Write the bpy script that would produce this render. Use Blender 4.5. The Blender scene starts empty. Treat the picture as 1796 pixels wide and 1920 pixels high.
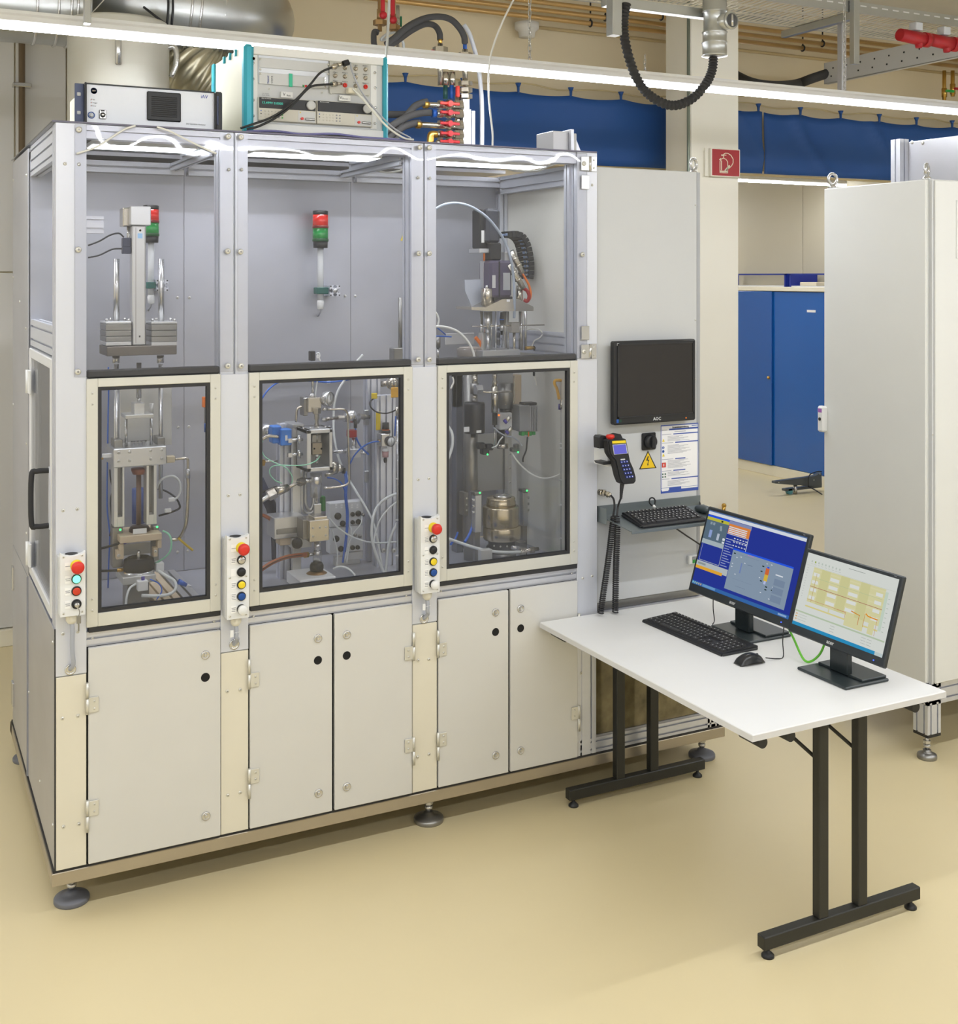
import bpy, bmesh, math, random
from mathutils import Vector, Matrix

SC = bpy.context.scene
COL = SC.collection
D = bpy.data
random.seed(7)

# ------------------------------------------------------------------ camera
YAW = math.radians(26.9)
CY, SY = math.cos(YAW), math.sin(YAW)
FPX, PX0, HOR = 2174.0, 898.0, 520.0          # focal length, axis and horizon for a 1796x1920 frame
CAM = Vector((-0.4684, -4.0034, 2.10))
cd = D.cameras.new('camera')
cd.sensor_fit = 'HORIZONTAL'
cd.sensor_width = 36.0
cd.lens = 36.0 * FPX / 1796.0
cd.shift_y = -(960.0 - HOR) / 1796.0
cd.clip_start = 0.05
cam = D.objects.new('camera', cd)
cam.location = CAM
cam.rotation_euler = (math.radians(90), 0, -YAW)
COL.objects.link(cam)
SC.camera = cam

# ------------------------------------------------------------------ world and exposure
w = D.worlds.new('world')
SC.world = w
w.use_nodes = True
w.node_tree.nodes['Background'].inputs[0].default_value = (1.0, 1.0, 1.0, 1)
w.node_tree.nodes['Background'].inputs[1].default_value = 0.05
SC.view_settings.view_transform = 'Standard'
SC.view_settings.look = 'None'
SC.view_settings.exposure = 0.0
SC.view_settings.gamma = 1.0
SC.view_settings.use_curve_mapping = False
SC.cycles.use_denoising = True
SC.cycles.use_light_tree = False
SC.cycles.max_bounces = 7
SC.cycles.diffuse_bounces = 4
SC.cycles.glossy_bounces = 3
SC.cycles.transparent_max_bounces = 12
SC.cycles.sample_clamp_indirect = 6.0
LAMP_STRENGTH = 54.5
LAMP_COLOR = (0.935, 0.965, 1.03)

# ------------------------------------------------------------------ where a picture point lies in the room
def ray(px, py):
    u = (px - PX0) / FPX
    return Vector((CY * u + SY, -SY * u + CY, (HOR - py) / FPX))
def P(px, py, Y=0.0):
    d = ray(px, py); return CAM + d * ((Y - CAM.y) / d.y)
def PX(px, py, X):
    d = ray(px, py); return CAM + d * ((X - CAM.x) / d.x)
def PZ(px, py, Z):
    d = ray(px, py); return CAM + d * ((Z - CAM.z) / d.z)

# ------------------------------------------------------------------ materials
def lin(c):
    out = []
    for v in c:
        v = v / 255.0
        out.append(v / 12.92 if v <= 0.04045 else ((v + 0.055) / 1.055) ** 2.4)
    return (out[0], out[1], out[2], 1.0)

MATS = {}
def mat(name, rgb, rough=0.5, metal=0.0, var=0.03, scale=(6, 6, 6), bump=0.0, bscale=60.0, emit=0.0, coat=0.0, spec=0.5, detail=3.0):
    if name in MATS:
        return MATS[name]
    m = D.materials.new(name)
    m.use_nodes = True
    nt = m.node_tree
    b = nt.nodes['Principled BSDF']
    base = lin(rgb)
    tc = nt.nodes.new('ShaderNodeTexCoord')
    mp = nt.nodes.new('ShaderNodeMapping')
    mp.inputs['Scale'].default_value = scale
    nt.links.new(tc.outputs['Object'], mp.inputs['Vector'])
    nz = nt.nodes.new('ShaderNodeTexNoise')
    nz.inputs['Scale'].default_value = 1.0
    nz.inputs['Detail'].default_value = detail
    nt.links.new(mp.outputs['Vector'], nz.inputs['Vector'])
    mx = nt.nodes.new('ShaderNodeMix'); mx.data_type = 'RGBA'
    mx.inputs['A'].default_value = tuple(max(0, v * (1 - var * 2)) for v in base[:3]) + (1,)
    mx.inputs['B'].default_value = tuple(min(1, v * (1 + var * 2)) for v in base[:3]) + (1,)
    nt.links.new(nz.outputs['Fac'], mx.inputs['Factor'])
    nt.links.new(mx.outputs['Result'], b.inputs['Base Color'])
    b.inputs['Roughness'].default_value = rough
    b.inputs['Metallic'].default_value = metal
    b.inputs['Specular IOR Level'].default_value = spec
    if coat:
        b.inputs['Coat Weight'].default_value = coat
        b.inputs['Coat Roughness'].default_value = 0.1
    if bump:
        n2 = nt.nodes.new('ShaderNodeTexNoise'); n2.inputs['Scale'].default_value = bscale
        nt.links.new(tc.outputs['Object'], n2.inputs['Vector'])
        bp = nt.nodes.new('ShaderNodeBump'); bp.inputs['Strength'].default_value = bump
        bp.inputs['Distance'].default_value = 0.002
        nt.links.new(n2.outputs['Fac'], bp.inputs['Height'])
        nt.links.new(bp.outputs['Normal'], b.inputs['Normal'])
    if emit:
        b.inputs['Emission Color'].default_value = base
        b.inputs['Emission Strength'].default_value = emit
    MATS[name] = m
    return m

def pane_mat(name, tint, refl=1.0, ior=1.45, rough=0.02, haze=0.0, wave=0.0):
    if name in MATS: return MATS[name]
    m = D.materials.new(name); m.use_nodes = True
    nt = m.node_tree; nt.nodes.clear()
    out = nt.nodes.new('ShaderNodeOutputMaterial')
    tr = nt.nodes.new('ShaderNodeBsdfTransparent'); tr.inputs[0].default_value = lin(tint)
    gl = nt.nodes.new('ShaderNodeBsdfGlossy'); gl.inputs['Roughness'].default_value = rough
    fr = nt.nodes.new('ShaderNodeFresnel'); fr.inputs['IOR'].default_value = ior
    ml = nt.nodes.new('ShaderNodeMath'); ml.operation = 'MULTIPLY'; ml.inputs[1].default_value = refl
    mx = nt.nodes.new('ShaderNodeMixShader')
    nt.links.new(fr.outputs[0], ml.inputs[0]); nt.links.new(ml.outputs[0], mx.inputs[0])
    nt.links.new(gl.outputs[0], mx.inputs[2])
    if wave:
        tc = nt.nodes.new('ShaderNodeTexCoord')
        nz = nt.nodes.new('ShaderNodeTexNoise'); nz.inputs['Scale'].default_value = 3.2; nz.inputs['Detail'].default_value = 1.0
        nt.links.new(tc.outputs['Object'], nz.inputs['Vector'])
        bp = nt.nodes.new('ShaderNodeBump'); bp.inputs['Strength'].default_value = wave; bp.inputs['Distance'].default_value = .05
        nt.links.new(nz.outputs['Fac'], bp.inputs['Height']); nt.links.new(bp.outputs['Normal'], gl.inputs['Normal'])
    if haze:
        df = nt.nodes.new('ShaderNodeBsdfDiffuse'); df.inputs[0].default_value = (.8, .8, .85, 1)
        m2 = nt.nodes.new('ShaderNodeMixShader'); m2.inputs[0].default_value = haze
        nt.links.new(tr.outputs[0], m2.inputs[1]); nt.links.new(df.outputs[0], m2.inputs[2])
        nt.links.new(m2.outputs[0], mx.inputs[1])
    else:
        nt.links.new(tr.outputs[0], mx.inputs[1])
    nt.links.new(mx.outputs[0], out.inputs[0])
    MATS[name] = m
    return m

def glow(name, rgb, strength):
    if name in MATS: return MATS[name]
    m = D.materials.new(name); m.use_nodes = True
    nt = m.node_tree; nt.nodes.clear()
    out = nt.nodes.new('ShaderNodeOutputMaterial')
    e = nt.nodes.new('ShaderNodeEmission'); e.inputs[0].default_value = lin(rgb); e.inputs[1].default_value = strength
    nt.links.new(e.outputs[0], out.inputs[0])
    MATS[name] = m
    return m

ALU = mat('anodised_aluminium', (214, 217, 226), .38, .55, .02, (3, 3, 40))
ALUX = mat('anodised_aluminium_beam', (208, 210, 218), .38, .55, .02, (40, 3, 3))
SHEET = mat('brushed_sheet_steel', (186, 186, 190), .42, .6, .10, (1.6, 1.6, 3.2), detail=6)
SHEETB = mat('weathered_chamber_sheet', (176, 178, 187), .40, .45, .12, (2.2, 2.2, 2.8), detail=8)
COVER = mat('satin_cover_sheet', (214, 217, 226), .40, .3, .03, (2, 2, 1))
CREAM = mat('cream_painted_panel', (221, 215, 197), .45, 0, .02)
DOORP = mat('warm_grey_door_paint', (212, 211, 207), .42, .1, .015)
STEEL = mat('polished_steel', (208, 208, 208), .25, .9, .03)
ZINC = mat('bright_zinc_plating', (216, 215, 208), .35, .55, .03)
STEELD = mat('grey_machined_steel', (150, 149, 146), .35, .85, .05, (12, 12, 12))
NICKEL = mat('nickel_plating', (196, 190, 178), .22, .95, .03)
BRASS = mat('brass', (200, 160, 82), .28, .9, .05)
STAIN = mat('stainless_base_rail', (178, 168, 150), .38, .7, .10, (2, 2, 8), detail=6)
BLACK = mat('black_plastic', (32, 33, 36), .45, 0, .05)
RUBBER = mat('black_rubber', (40, 40, 42), .7, 0, .05)
GASKET = mat('black_gasket', (44, 44, 46), .6, 0, .04)
DARK = mat('dark_void', (14, 14, 15), .8)
WHITEP = mat('white_plastic', (232, 233, 232), .45, 0, .01)
GREYP = mat('light_grey_plastic', (205, 207, 208), .5, 0, .02)
MIDGREY = mat('mid_grey_plastic', (150, 152, 158), .5, 0, .02)
ECAB2 = mat('lit_grey_powder_coat', (226, 227, 224), .45, 0, .01, bump=.06, bscale=500)  # cabinet grey lightened to make up for weak light from the left
ECAB = mat('light_grey_powder_coat', (199, 201, 202), .45, 0, .01, bump=.06, bscale=500)
RED = mat('red_plastic', (214, 48, 36), .4, 0, .03)
REDV = mat('red_enamel', (168, 16, 26), .45, 0, .04)
BLUEB = mat('blue_plastic', (18, 74, 150), .4, 0, .03)
BLUEH = mat('blue_polyurethane_tube', (38, 96, 190), .35, 0, .03)
YELL = mat('yellow_plastic', (240, 212, 40), .4, 0, .02)
ORNG = mat('orange_cable_sheath', (232, 120, 36), .45, 0, .03)
GREEN = mat('green_plastic', (52, 166, 74), .45, 0, .04)
MINT = mat('mint_cable', (150, 214, 180), .4, 0, .02)
CLEAR = mat('milky_hose', (214, 218, 216), .3, 0, .02)
GCABLE = mat('grey_cable', (168, 172, 182), .45, 0, .02)
WCABLE = mat('white_cable', (228, 228, 222), .45, 0, .02)
DHOSE = mat('foam_insulated_hose', (62, 61, 60), .85, 0, .06, bump=.3, bscale=200)
COPPER = mat('copper_brown_hose', (158, 92, 62), .4, .1, .08)
WOODP = mat('beige_laminate_block', (206, 188, 160), .5, 0, .05)
PANE = pane_mat('clear_acrylic', (252, 252, 253), .8, 1.42, haze=.015, wave=.11)
PANED = pane_mat('tinted_polycarbonate', (206, 198, 176), .9, 1.45)
ROOFP = pane_mat('translucent_roof_sheet', (250, 251, 252), 1.0, 1.45, .10, haze=.04)

# ------------------------------------------------------------------ things and parts
INV = {}
def thing(name, label, cat, loc=(0, 0, 0), rotz=0.0, group=None, rot=None):
    o = D.objects.new(name, None)
    o.empty_display_size = .05
    COL.objects.link(o)
    o.location = loc
    o.rotation_euler = rot if rot else (0, 0, rotz)
    o['label'] = label; o['category'] = cat
    if group: o['group'] = group
    mtx = Matrix.Translation(Vector(loc)) @ o.rotation_euler.to_matrix().to_4x4()
    INV[o.name] = mtx.inverted()
    return o
def tag(o, label=None, cat=None, group=None, kind=None):
    if label: o['label'] = label
    if cat: o['category'] = cat
    if group: o['group'] = group
    if kind: o['kind'] = kind
    return o
def root_of(o):
    while o.parent: o = o.parent
    return o

def smooth_path(pts, n=8, closed=False):
    pts = [Vector(p) for p in pts]
    if len(pts) < 3: return pts
    out = []
    N = len(pts)
    rng = range(N) if closed else range(N - 1)
    for i in rng:
        p1, p2 = pts[i], pts[(i + 1) % N]
        p0 = pts[i - 1] if (closed or i > 0) else p1 * 2 - p2
        p3 = pts[(i + 2) % N] if (closed or i + 2 < N) else p2 * 2 - p1
        for k in range(n):
            t = k / n
            out.append(.5 * ((2 * p1) + (p2 - p0) * t + (2 * p0 - 5 * p1 + 4 * p2 - p3) * t * t + (3 * p1 - p0 - 3 * p2 + p3) * t ** 3))
    if not closed: out.append(pts[-1])
    return out

def axes_of(d):
    d = d.normalized()
    a = Vector((0, 0, 1)) if abs(d.z) < .9 else Vector((1, 0, 0))
    x = d.cross(a).normalized()
    return x, d.cross(x).normalized()

class MB:
    """collects shapes for ONE mesh object"""
    def __init__(self):
        self.bm = bmesh.new(); self.mi = 0
    def m(self, i):
        self.mi = i; return self
    def _fin(self, faces, smooth=False):
        for f in faces:
            f.material_index = self.mi; f.smooth = smooth
    def box(self, x0, x1, y0, y1, z0, z1, bev=0.0, mtx=None):
        if x0 > x1: x0, x1 = x1, x0
        if y0 > y1: y0, y1 = y1, y0
        if z0 > z1: z0, z1 = z1, z0
        b = min(bev, (x1 - x0) * .45, (y1 - y0) * .45, (z1 - z0) * .45)
        bm = self.bm
        if b > 0:
            V = {}
            for ix, xs in enumerate((x0, x1)):
                for iy, ys in enumerate((y0, y1)):
                    for iz, zs in enumerate((z0, z1)):
                        sx, sy, sz = (1 if ix == 0 else -1), (1 if iy == 0 else -1), (1 if iz == 0 else -1)
                        V[ix, iy, iz, 0] = (xs, ys + sy * b, zs + sz * b)
                        V[ix, iy, iz, 1] = (xs + sx * b, ys, zs + sz * b)
                        V[ix, iy, iz, 2] = (xs + sx * b, ys + sy * b, zs)
            vs = {}
            for k, p in V.items():
                p = Vector(p)
                if mtx: p = mtx @ p
                vs[k] = bm.verts.new(p)
            F = []
            def f(*ks): F.append(bm.faces.new([vs[k] for k in ks]))
            for a in (0, 1):
                f((a, 0, 0, 0), (a, 1, 0, 0), (a, 1, 1, 0), (a, 0, 1, 0))
                f((0, a, 0, 1), (1, a, 0, 1), (1, a, 1, 1), (0, a, 1, 1))
                f((0, 0, a, 2), (1, 0, a, 2), (1, 1, a, 2), (0, 1, a, 2))
            for a in (0, 1):
                for c in (0, 1):
                    f((a, c, 0, 0), (a, c, 1, 0), (a, c, 1, 1), (a, c, 0, 1))
                    f((a, 0, c, 0), (a, 1, c, 0), (a, 1, c, 2), (a, 0, c, 2))
                    f((0, a, c, 1), (1, a, c, 1), (1, a, c, 2), (0, a, c, 2))
                    for e in (0, 1):
                        f((a, c, e, 0), (a, c, e, 1), (a, c, e, 2))
            self._fin(F); self.dirty = True
        else:
            pts = [(x, y, z) for x in (x0, x1) for y in (y0, y1) for z in (z0, z1)]
            vs = []
            for p in pts:
                p = Vector(p)
                if mtx: p = mtx @ p
                vs.append(bm.verts.new(p))
            F = [bm.faces.new([vs[i] for i in q]) for q in ((0, 1, 3, 2), (4, 6, 7, 5), (0, 4, 5, 1), (2, 3, 7, 6), (0, 2, 6, 4), (1, 5, 7, 3))]
            self._fin(F)
        return self
    def cyl(self, p0, p1, r, r2=None, seg=16, caps=True, smooth=True):
        p0, p1 = Vector(p0), Vector(p1)
        r2 = r if r2 is None else r2
        x, y = axes_of(p1 - p0)
        ra, rb = [], []
        for k in range(seg):
            a = 2 * math.pi * k / seg
            d = x * math.cos(a) + y * math.sin(a)
            ra.append(self.bm.verts.new(p0 + d * r)); rb.append(self.bm.verts.new(p1 + d * r2))
        F = [self.bm.faces.new((ra[k], ra[(k + 1) % seg], rb[(k + 1) % seg], rb[k])) for k in range(seg)]
        self._fin(F, smooth)
        if caps:
            self._fin([self.bm.faces.new(ra[::-1]), self.bm.faces.new(rb)])
        return self
    def hexn(self, p0, p1, r):
        return self.cyl(p0, p1, r, seg=6, smooth=False)
    def tube(self, pts, r, seg=8, n=8, closed=False, smooth=True):
        pts = smooth_path(pts, n, closed) if smooth else [Vector(p) for p in pts]
        N = len(pts)
        rings = []
        x = None
        for i, p in enumerate(pts):
            if closed: d = pts[(i + 1) % N] - pts[i - 1]
            else: d = pts[min(i + 1, N - 1)] - pts[max(i - 1, 0)]
            if d.length < 1e-9: d = Vector((0, 0, 1))
            d.normalize()
            if x is None: x, y = axes_of(d)
            else:
                x = (x - d * x.dot(d))
                if x.length < 1e-6: x, y = axes_of(d)
                x.normalize(); y = d.cross(x)
            rr = r(i / max(1, N - 1)) if callable(r) else r
            rings.append([self.bm.verts.new(p + (x * math.cos(2 * math.pi * k / seg) + y * math.sin(2 * math.pi * k / seg)) * rr) for k in range(seg)])
        F = []
        for i in range(N if closed else N - 1):
            a, b = rings[i], rings[(i + 1) % N]
            for k in range(seg):
                F.append(self.bm.faces.new((a[k], a[(k + 1) % seg], b[(k + 1) % seg], b[k])))
        self._fin(F, True)
        if not closed:
            self._fin([self.bm.faces.new(rings[0][::-1]), self.bm.faces.new(rings[-1])])
        return self
    def lathe(self, prof, o, axis=(0, 0, 1), seg=24, smooth=True):
        o = Vector(o); ax = Vector(axis).normalized(); x, y = axes_of(ax)
        rings = []
        for r, h in prof:
            if r < 1e-6: rings.append([self.bm.verts.new(o + ax * h)])
            else: rings.append([self.bm.verts.new(o + ax * h + (x * math.cos(2 * math.pi * k / seg) + y * math.sin(2 * math.pi * k / seg)) * r) for k in range(seg)])
        F = []
        for a, b in zip(rings, rings[1:]):
            for k in range(seg):
                q = []
                for v in (a[k % len(a)], a[(k + 1) % len(a)], b[(k + 1) % len(b)], b[k % len(b)]):
                    if v not in q: q.append(v)
                if len(q) > 2: F.append(self.bm.faces.new(q))
        self._fin(F, smooth)
        for rg in (rings[0], rings[-1]):
            if len(rg) > 2: self._fin([self.bm.faces.new(rg)])
        return self
    def prism(self, poly, fn, a0, a1, smooth=False):
        """extrude the 2-D outline poly; fn(u, v, a) gives the point"""
        A = [self.bm.verts.new(Vector(fn(u, v, a0))) for u, v in poly]
        B = [self.bm.verts.new(Vector(fn(u, v, a1))) for u, v in poly]
        n = len(poly)
        F = [self.bm.faces.new((A[i], A[(i + 1) % n], B[(i + 1) % n], B[i])) for i in range(n)]
        self._fin(F, smooth)
        self._fin([self.bm.faces.new(A[::-1]), self.bm.faces.new(B)])
        return self
    def face(self, pts):
        self._fin([self.bm.faces.new([self.bm.verts.new(Vector(p)) for p in pts])])
        return self
    def sphere(self, c, r, seg=14, sq=(1, 1, 1)):
        prof = []
        n = seg // 2
        c = Vector(c)
        rings = []
        for i in range(n + 1):
            th = math.pi * i / n
            if i in (0, n): rings.append([self.bm.verts.new(c + Vector((0, 0, r * math.cos(th) * sq[2])))])
            else: rings.append([self.bm.verts.new(c + Vector((r * math.sin(th) * math.cos(2 * math.pi * k / seg) * sq[0], r * math.sin(th) * math.sin(2 * math.pi * k / seg) * sq[1], r * math.cos(th) * sq[2]))) for k in range(seg)])
        F = []
        for a, b in zip(rings, rings[1:]):
            for k in range(seg):
                q = []
                for v in (a[k % len(a)], a[(k + 1) % len(a)], b[(k + 1) % len(b)], b[k % len(b)]):
                    if v not in q: q.append(v)
                F.append(self.bm.faces.new(q))
        self._fin(F, True)
        return self
    def mesh(self, name, mats, inv=None):
        if inv is not None: self.bm.transform(inv)
        bmesh.ops.recalc_face_normals(self.bm, faces=self.bm.faces)
        me = D.meshes.new(name)
        self.bm.to_mesh(me); self.bm.free()
        for mm in (mats if isinstance(mats, (list, tuple)) else [mats]): me.materials.append(mm)
        return me
    def build(self, name, mats, parent=None, local=False, loc=None):
        inv = None
        if parent is not None and not local: inv = INV[root_of(parent).name]
        o = D.objects.new(name, self.mesh(name, mats, inv))
        COL.objects.link(o)
        if parent is not None: o.parent = parent
        if loc is not None: o.location = loc
        return o

def inst(name, mesh, parent, pos, rot=None, local=False, scale=None):
    """one more object that shares a mesh; pos in the world unless local"""
    o = D.objects.new(name, mesh); COL.objects.link(o)
    p = Vector(pos)
    if parent is not None:
        o.parent = parent
        if not local: p = INV[root_of(parent).name] @ p
    o.location = p
    if rot: o.rotation_euler = rot
    if scale: o.scale = (scale,) * 3
    return o

def setting(o):
    o['kind'] = 'structure'; return o

def slot_outline(w, h, nx=1, ny=1, g=.008, d=.009):
    """outline of a T-slot aluminium profile, nx slots on the w sides and ny on the h sides, about its centre"""
    pts = []
    def side(L, n):
        out = [(-L / 2, 0)]
        for i in range(n):
            c = -L / 2 + L * (i + .5) / n
            out += [(c - g / 2, 0), (c - g / 2, .0035), (c - g, .0035), (c - g * .6, d), (c + g * .6, d), (c + g, .0035), (c + g / 2, .0035), (c + g / 2, 0)]
        return out
    for u, dd in side(w, nx): pts.append((u, -h / 2 + dd))
    for u, dd in side(h, ny): pts.append((w / 2 - dd, u))
    for u, dd in side(w, nx): pts.append((-u, h / 2 - dd))
    for u, dd in side(h, ny): pts.append((-w / 2 + dd, -u))
    return pts

def prof_x(mb, x0, x1, yc, zc, wy=.04, hz=.04, ny=1, nz=1):
    mb.prism(slot_outline(wy, hz, ny, nz), lambda u, v, a: (a, yc + u, zc + v), x0, x1)
def prof_y(mb, y0, y1, xc, zc, wx=.04, hz=.04, nx=1, nz=1):
    mb.prism(slot_outline(wx, hz, nx, nz), lambda u, v, a: (xc + u, a, zc + v), y0, y1)
def prof_z(mb, z0, z1, xc, yc, wx=.04, wy=.04, nx=1, ny=1):
    mb.prism(slot_outline(wx, wy, nx, ny), lambda u, v, a: (xc + u, yc + v, a), z0, z1)

# shared small meshes -------------------------------------------------
def bolt_mesh(name, r, m, socket=True):
    mb = MB()
    mb.lathe([(r * 1.0, 0), (r * 1.0, r * .25), (r * .8, r * .6), (r * .42, r * .72)], (0, 0, 0), (0, -1, 0), 14)
    mb2 = mb
    if socket: mb2.m(1).lathe([(r * .4, r * .73), (0, r * .735)], (0, 0, 0), (0, -1, 0), 6, smooth=False)
    return mb.mesh(name, [m, STEELD])
BOLT = bolt_mesh('button_head_bolt', .010, ZINC)
BOLTS = bolt_mesh('small_bolt', .0058, ZINC)
SCREW = bolt_mesh('panel_screw', .004, ZINC)

def bolt(parent, pos, mesh=BOLTS, rot=None, name='bolt', local=False):
    return inst(name, mesh, parent, pos, rot, local)

def text_mesh(s, size, m, extrude=.0003, align='CENTER', bold=False):
    cu = D.curves.new('lettering', 'FONT')
    cu.body = s; cu.size = size; cu.extrude = extrude
    cu.align_x = align; cu.align_y = 'CENTER'
    cu.resolution_u = 2
    if bold: cu.offset = size * .018
    ob = D.objects.new('lettering', cu); COL.objects.link(ob)
    dg = bpy.context.evaluated_depsgraph_get()
    me = D.meshes.new_from_object(ob.evaluated_get(dg))
    D.objects.remove(ob)
    me.materials.clear(); me.materials.append(m)
    return me
def lettering(s, size, m, parent, pos, rot, local=False, name='lettering', align='CENTER', bold=False):
    return inst(name, text_mesh(s, size, m, align=align, bold=bold), parent, pos, rot, local)
FRONT = (math.pi / 2, 0, 0)          # lettering that faces -Y

def print_layer(name, rects, parent, fn, step=.00025, emit=0.0, local=False):
    """flat print: coloured quads / polygons on a surface; fn(u, v, lift) gives the point"""
    mb = MB(); cols = []; mats = []
    for i, (shape, rgb) in enumerate(rects):
        if rgb not in cols:
            cols.append(rgb)
            mats.append(glow('screen_%d_%d_%d_%d' % (*rgb, int(emit * 100)), rgb, emit) if emit else mat('ink_%d_%d_%d' % rgb, rgb, .6, 0, .01))
        mb.m(cols.index(rgb))
        if len(shape) == 4 and not isinstance(shape[0], (tuple, list)):
            u0, v0, u1, v1 = shape
            pts = [(u0, v0), (u1, v0), (u1, v1), (u0, v1)]
        else: pts = shape
        mb.face([fn(u, v, step * (1 + i * .02) + step * .5 * (i > 0)) for u, v in pts])
    return mb.build(name, mats, parent, local)

class View:
    """reads points off a crop of the photograph, given the depth plane Y the thing stands in"""
    def __init__(self, ox, oy, sc): self.ox, self.oy, self.sc = ox, oy, sc
    def p(self, x, y, Y): return P(self.ox + x / self.sc, self.oy + y / self.sc, Y)
    def s(self, x, Y, w):
        """size in metres of w crop pixels at depth Y"""
        d = ray(self.ox + x / self.sc, 0); t = (Y - CAM.y) / d.y
        return w / self.sc * t / FPX
    def box(self, mb, x0, y0, x1, y1, Y, dep, bev=.002):
        """box whose FRONT face (at depth Y) covers the crop rectangle"""
        xm = (x0 + x1) / 2
        a, b = self.p(xm, y0, Y), self.p(xm, y1, Y)
        mb.box(self.p(x0, y0, Y).x, self.p(x1, y0, Y).x, Y, Y + dep, b.z, a.z, bev)
    def rod(self, mb, x, y0, y1, wpx, Y, seg=14):
        a, b = self.p(x, y0, Y), self.p(x, y1, Y)
        mb.cyl(a, (a.x, a.y, b.z), self.s(x, Y, wpx) / 2, seg=seg)
    def rodx(self, mb, x0, x1, y, wpx, Y, seg=12):
        a, b = self.p(x0, y, Y), self.p(x1, y, Y)
        mb.cyl((a.x, Y, a.z), (b.x, Y, a.z), self.s(x0, Y, wpx) / 2, seg=seg)
    def tube(self, mb, pts, wpx, seg=8, n=8):
        x, y, Y = pts[0]
        mb.tube([self.p(*q) for q in pts], self.s(x, Y, wpx) / 2, seg, n)

# ================================================================== the room
FLOORM = mat('yellow_beige_epoxy_floor', (219, 204, 163), .36, 0, .035, (.9, .9, .9), bump=.04, bscale=30, detail=5)
TAN = mat('tan_wall_paint', (226, 211, 178), .8, 0, .02, (1, 1, 1))
CLAD = mat('grey_wall_cladding', (208, 207, 204), .6, .0, .02, (1, 1, 1))
CEILM = mat('ceiling_paint', (224, 221, 212), .9)
COLM = mat('ivory_column_paint', (250, 246, 232), .6, 0, .012, (1.5, 1.5, 1.5))
BASEM = mat('ivory_skirting', (226, 220, 200), .6)

setting(MB().box(-6, 12, -8.5, 9.5, -.12, 0).build('floor', FLOORM))
setting(MB().box(-6, 12, -8.5, 9.5, 4.3, 4.4).build('ceiling', CEILM))
wb = setting(MB().box(-6, 5.1, 3.14, 3.3, 0, 4.3).box(5.1, 12, 3.14, 3.3, 2.935, 4.3).build('wall_back', TAN))
for i, (x0, x1) in enumerate(((-4.4, -3.2), (-3.19, -2.0), (-1.99, -.78), (-.77, .162), (.170, .443), (.451, 1.30))):
    for z0, z1 in ((.10, 2.125), (2.133, 4.29)):
        MB().box(x0, x1, 3.118, 3.14, z0, z1, .003).build('cladding_panel', CLAD, None).parent = wb
setting(MB().box(-6, 5.1, 3.09, 3.14, 0, .095, .004).build('baseboard_back', BASEM))
setting(MB().box(-6, -5.85, -8.5, 9.5, 0, 4.3).build('wall_left', mat('white_wall_paint', (238, 237, 233), .8)))
setting(MB().box(-6, 12, -7.0, -6.85, 0, 4.3).build('wall_front', mat('white_wall_paint', (238, 237, 233), .8)))
CLADW = mat('warm_wall_cladding', (186, 178, 156), .6, 0, .02, (1, 1, 1))
wr = setting(MB().box(8.34, 8.5, -8.5, 9.5, 0, 4.3).build('wall_right', CLADW))
for k in range(5):
    y0 = 3.3 + k * 1.18 - .06
    MB().box(8.325, 8.34, y0, y0 + 1.172, .1, 4.29, .003).build('cladding_panel', CLADW, None).parent = wr
setting(MB().box(-6, 12, 9.35, 9.5, 0, 4.3).build('wall_far', CLAD))
# the ivory column with its recess and conduit
col = setting(MB().box(4.401, 4.815, 2.40, 2.69, 0, 4.3, .006).build('trim_1', COLM))
MB().box(4.390, 4.401, 2.42, 2.62, 0, 4.3, .002).build('column_web_cover', COLM, None).parent = col
mb = MB(); mb.cyl((4.385, 2.405, 1.2), (4.385, 2.405, 4.3), .011)
mb.build('conduit_pipe', mat('galvanised_pipe', (150, 160, 150), .4, .7), None).parent = col

# ------------------------------------------------------------------ strip lamps
LIGHT = glow('lamp_diffuser', (255, 250, 240), LAMP_STRENGTH)
LIGHT.node_tree.nodes['Emission'].inputs[0].default_value = (*LAMP_COLOR, 1)
LAMPW = mat('white_lamp_housing', (240, 240, 240), .4)
def strip_lamp(Y, Z, x0, x1, label):
    t = thing('strip_lamp', label, 'lamp', (x0, Y, Z), group='long strip lamps under the ceiling')
    body = [(-.026, .0), (-.034, .012), (-.034, .030), (-.028, .040), (-.028, .052), (.028, .052), (.028, .040), (.034, .030), (.034, .012), (.026, .0)]
    MB().prism(body, lambda u, v, a: (a, Y + u, Z + v), x0, x1).build('housing', LAMPW, t)
    n = max(1, int((x1 - x0) / 1.3))
    mb = MB()
    sec = [(-.026, 0), (-.029, -.006), (-.024, -.013), (.024, -.013), (.029, -.006), (.026, 0)]
    for k in range(n):
        a = x0 + (x1 - x0) * k / n; b = x0 + (x1 - x0) * (k + 1) / n
        for (u0, v0), (u1, v1) in zip(sec, sec[1:]):
            mb.face([(a, Y + u0, Z + v0), (b, Y + u0, Z + v0), (b, Y + u1, Z + v1), (a, Y + u1, Z + v1)])
    mb.build('diffuser', LIGHT, t)
    if Y < 0 or Y > 3:
        for k in range(4):
            x = x0 + (x1 - x0) * (k + .5) / 4
            MB().cyl((x, Y, Z + .05), (x, Y, 4.3), .003, seg=6).build('suspension_wire', STEEL, t)
    return t
LY, LZ = .62, P(0, 45, .62).z
lamp = strip_lamp(LY, LZ, -5.2, 8.2, 'long lit strip lamp running above the test bench')
strip_lamp(-1.88, LZ, -5.2, 8.2, 'long lit strip lamp in front of the test bench')
strip_lamp(-4.38, LZ, -5.2, 8.2, 'long lit strip lamp above the viewing position')
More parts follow.
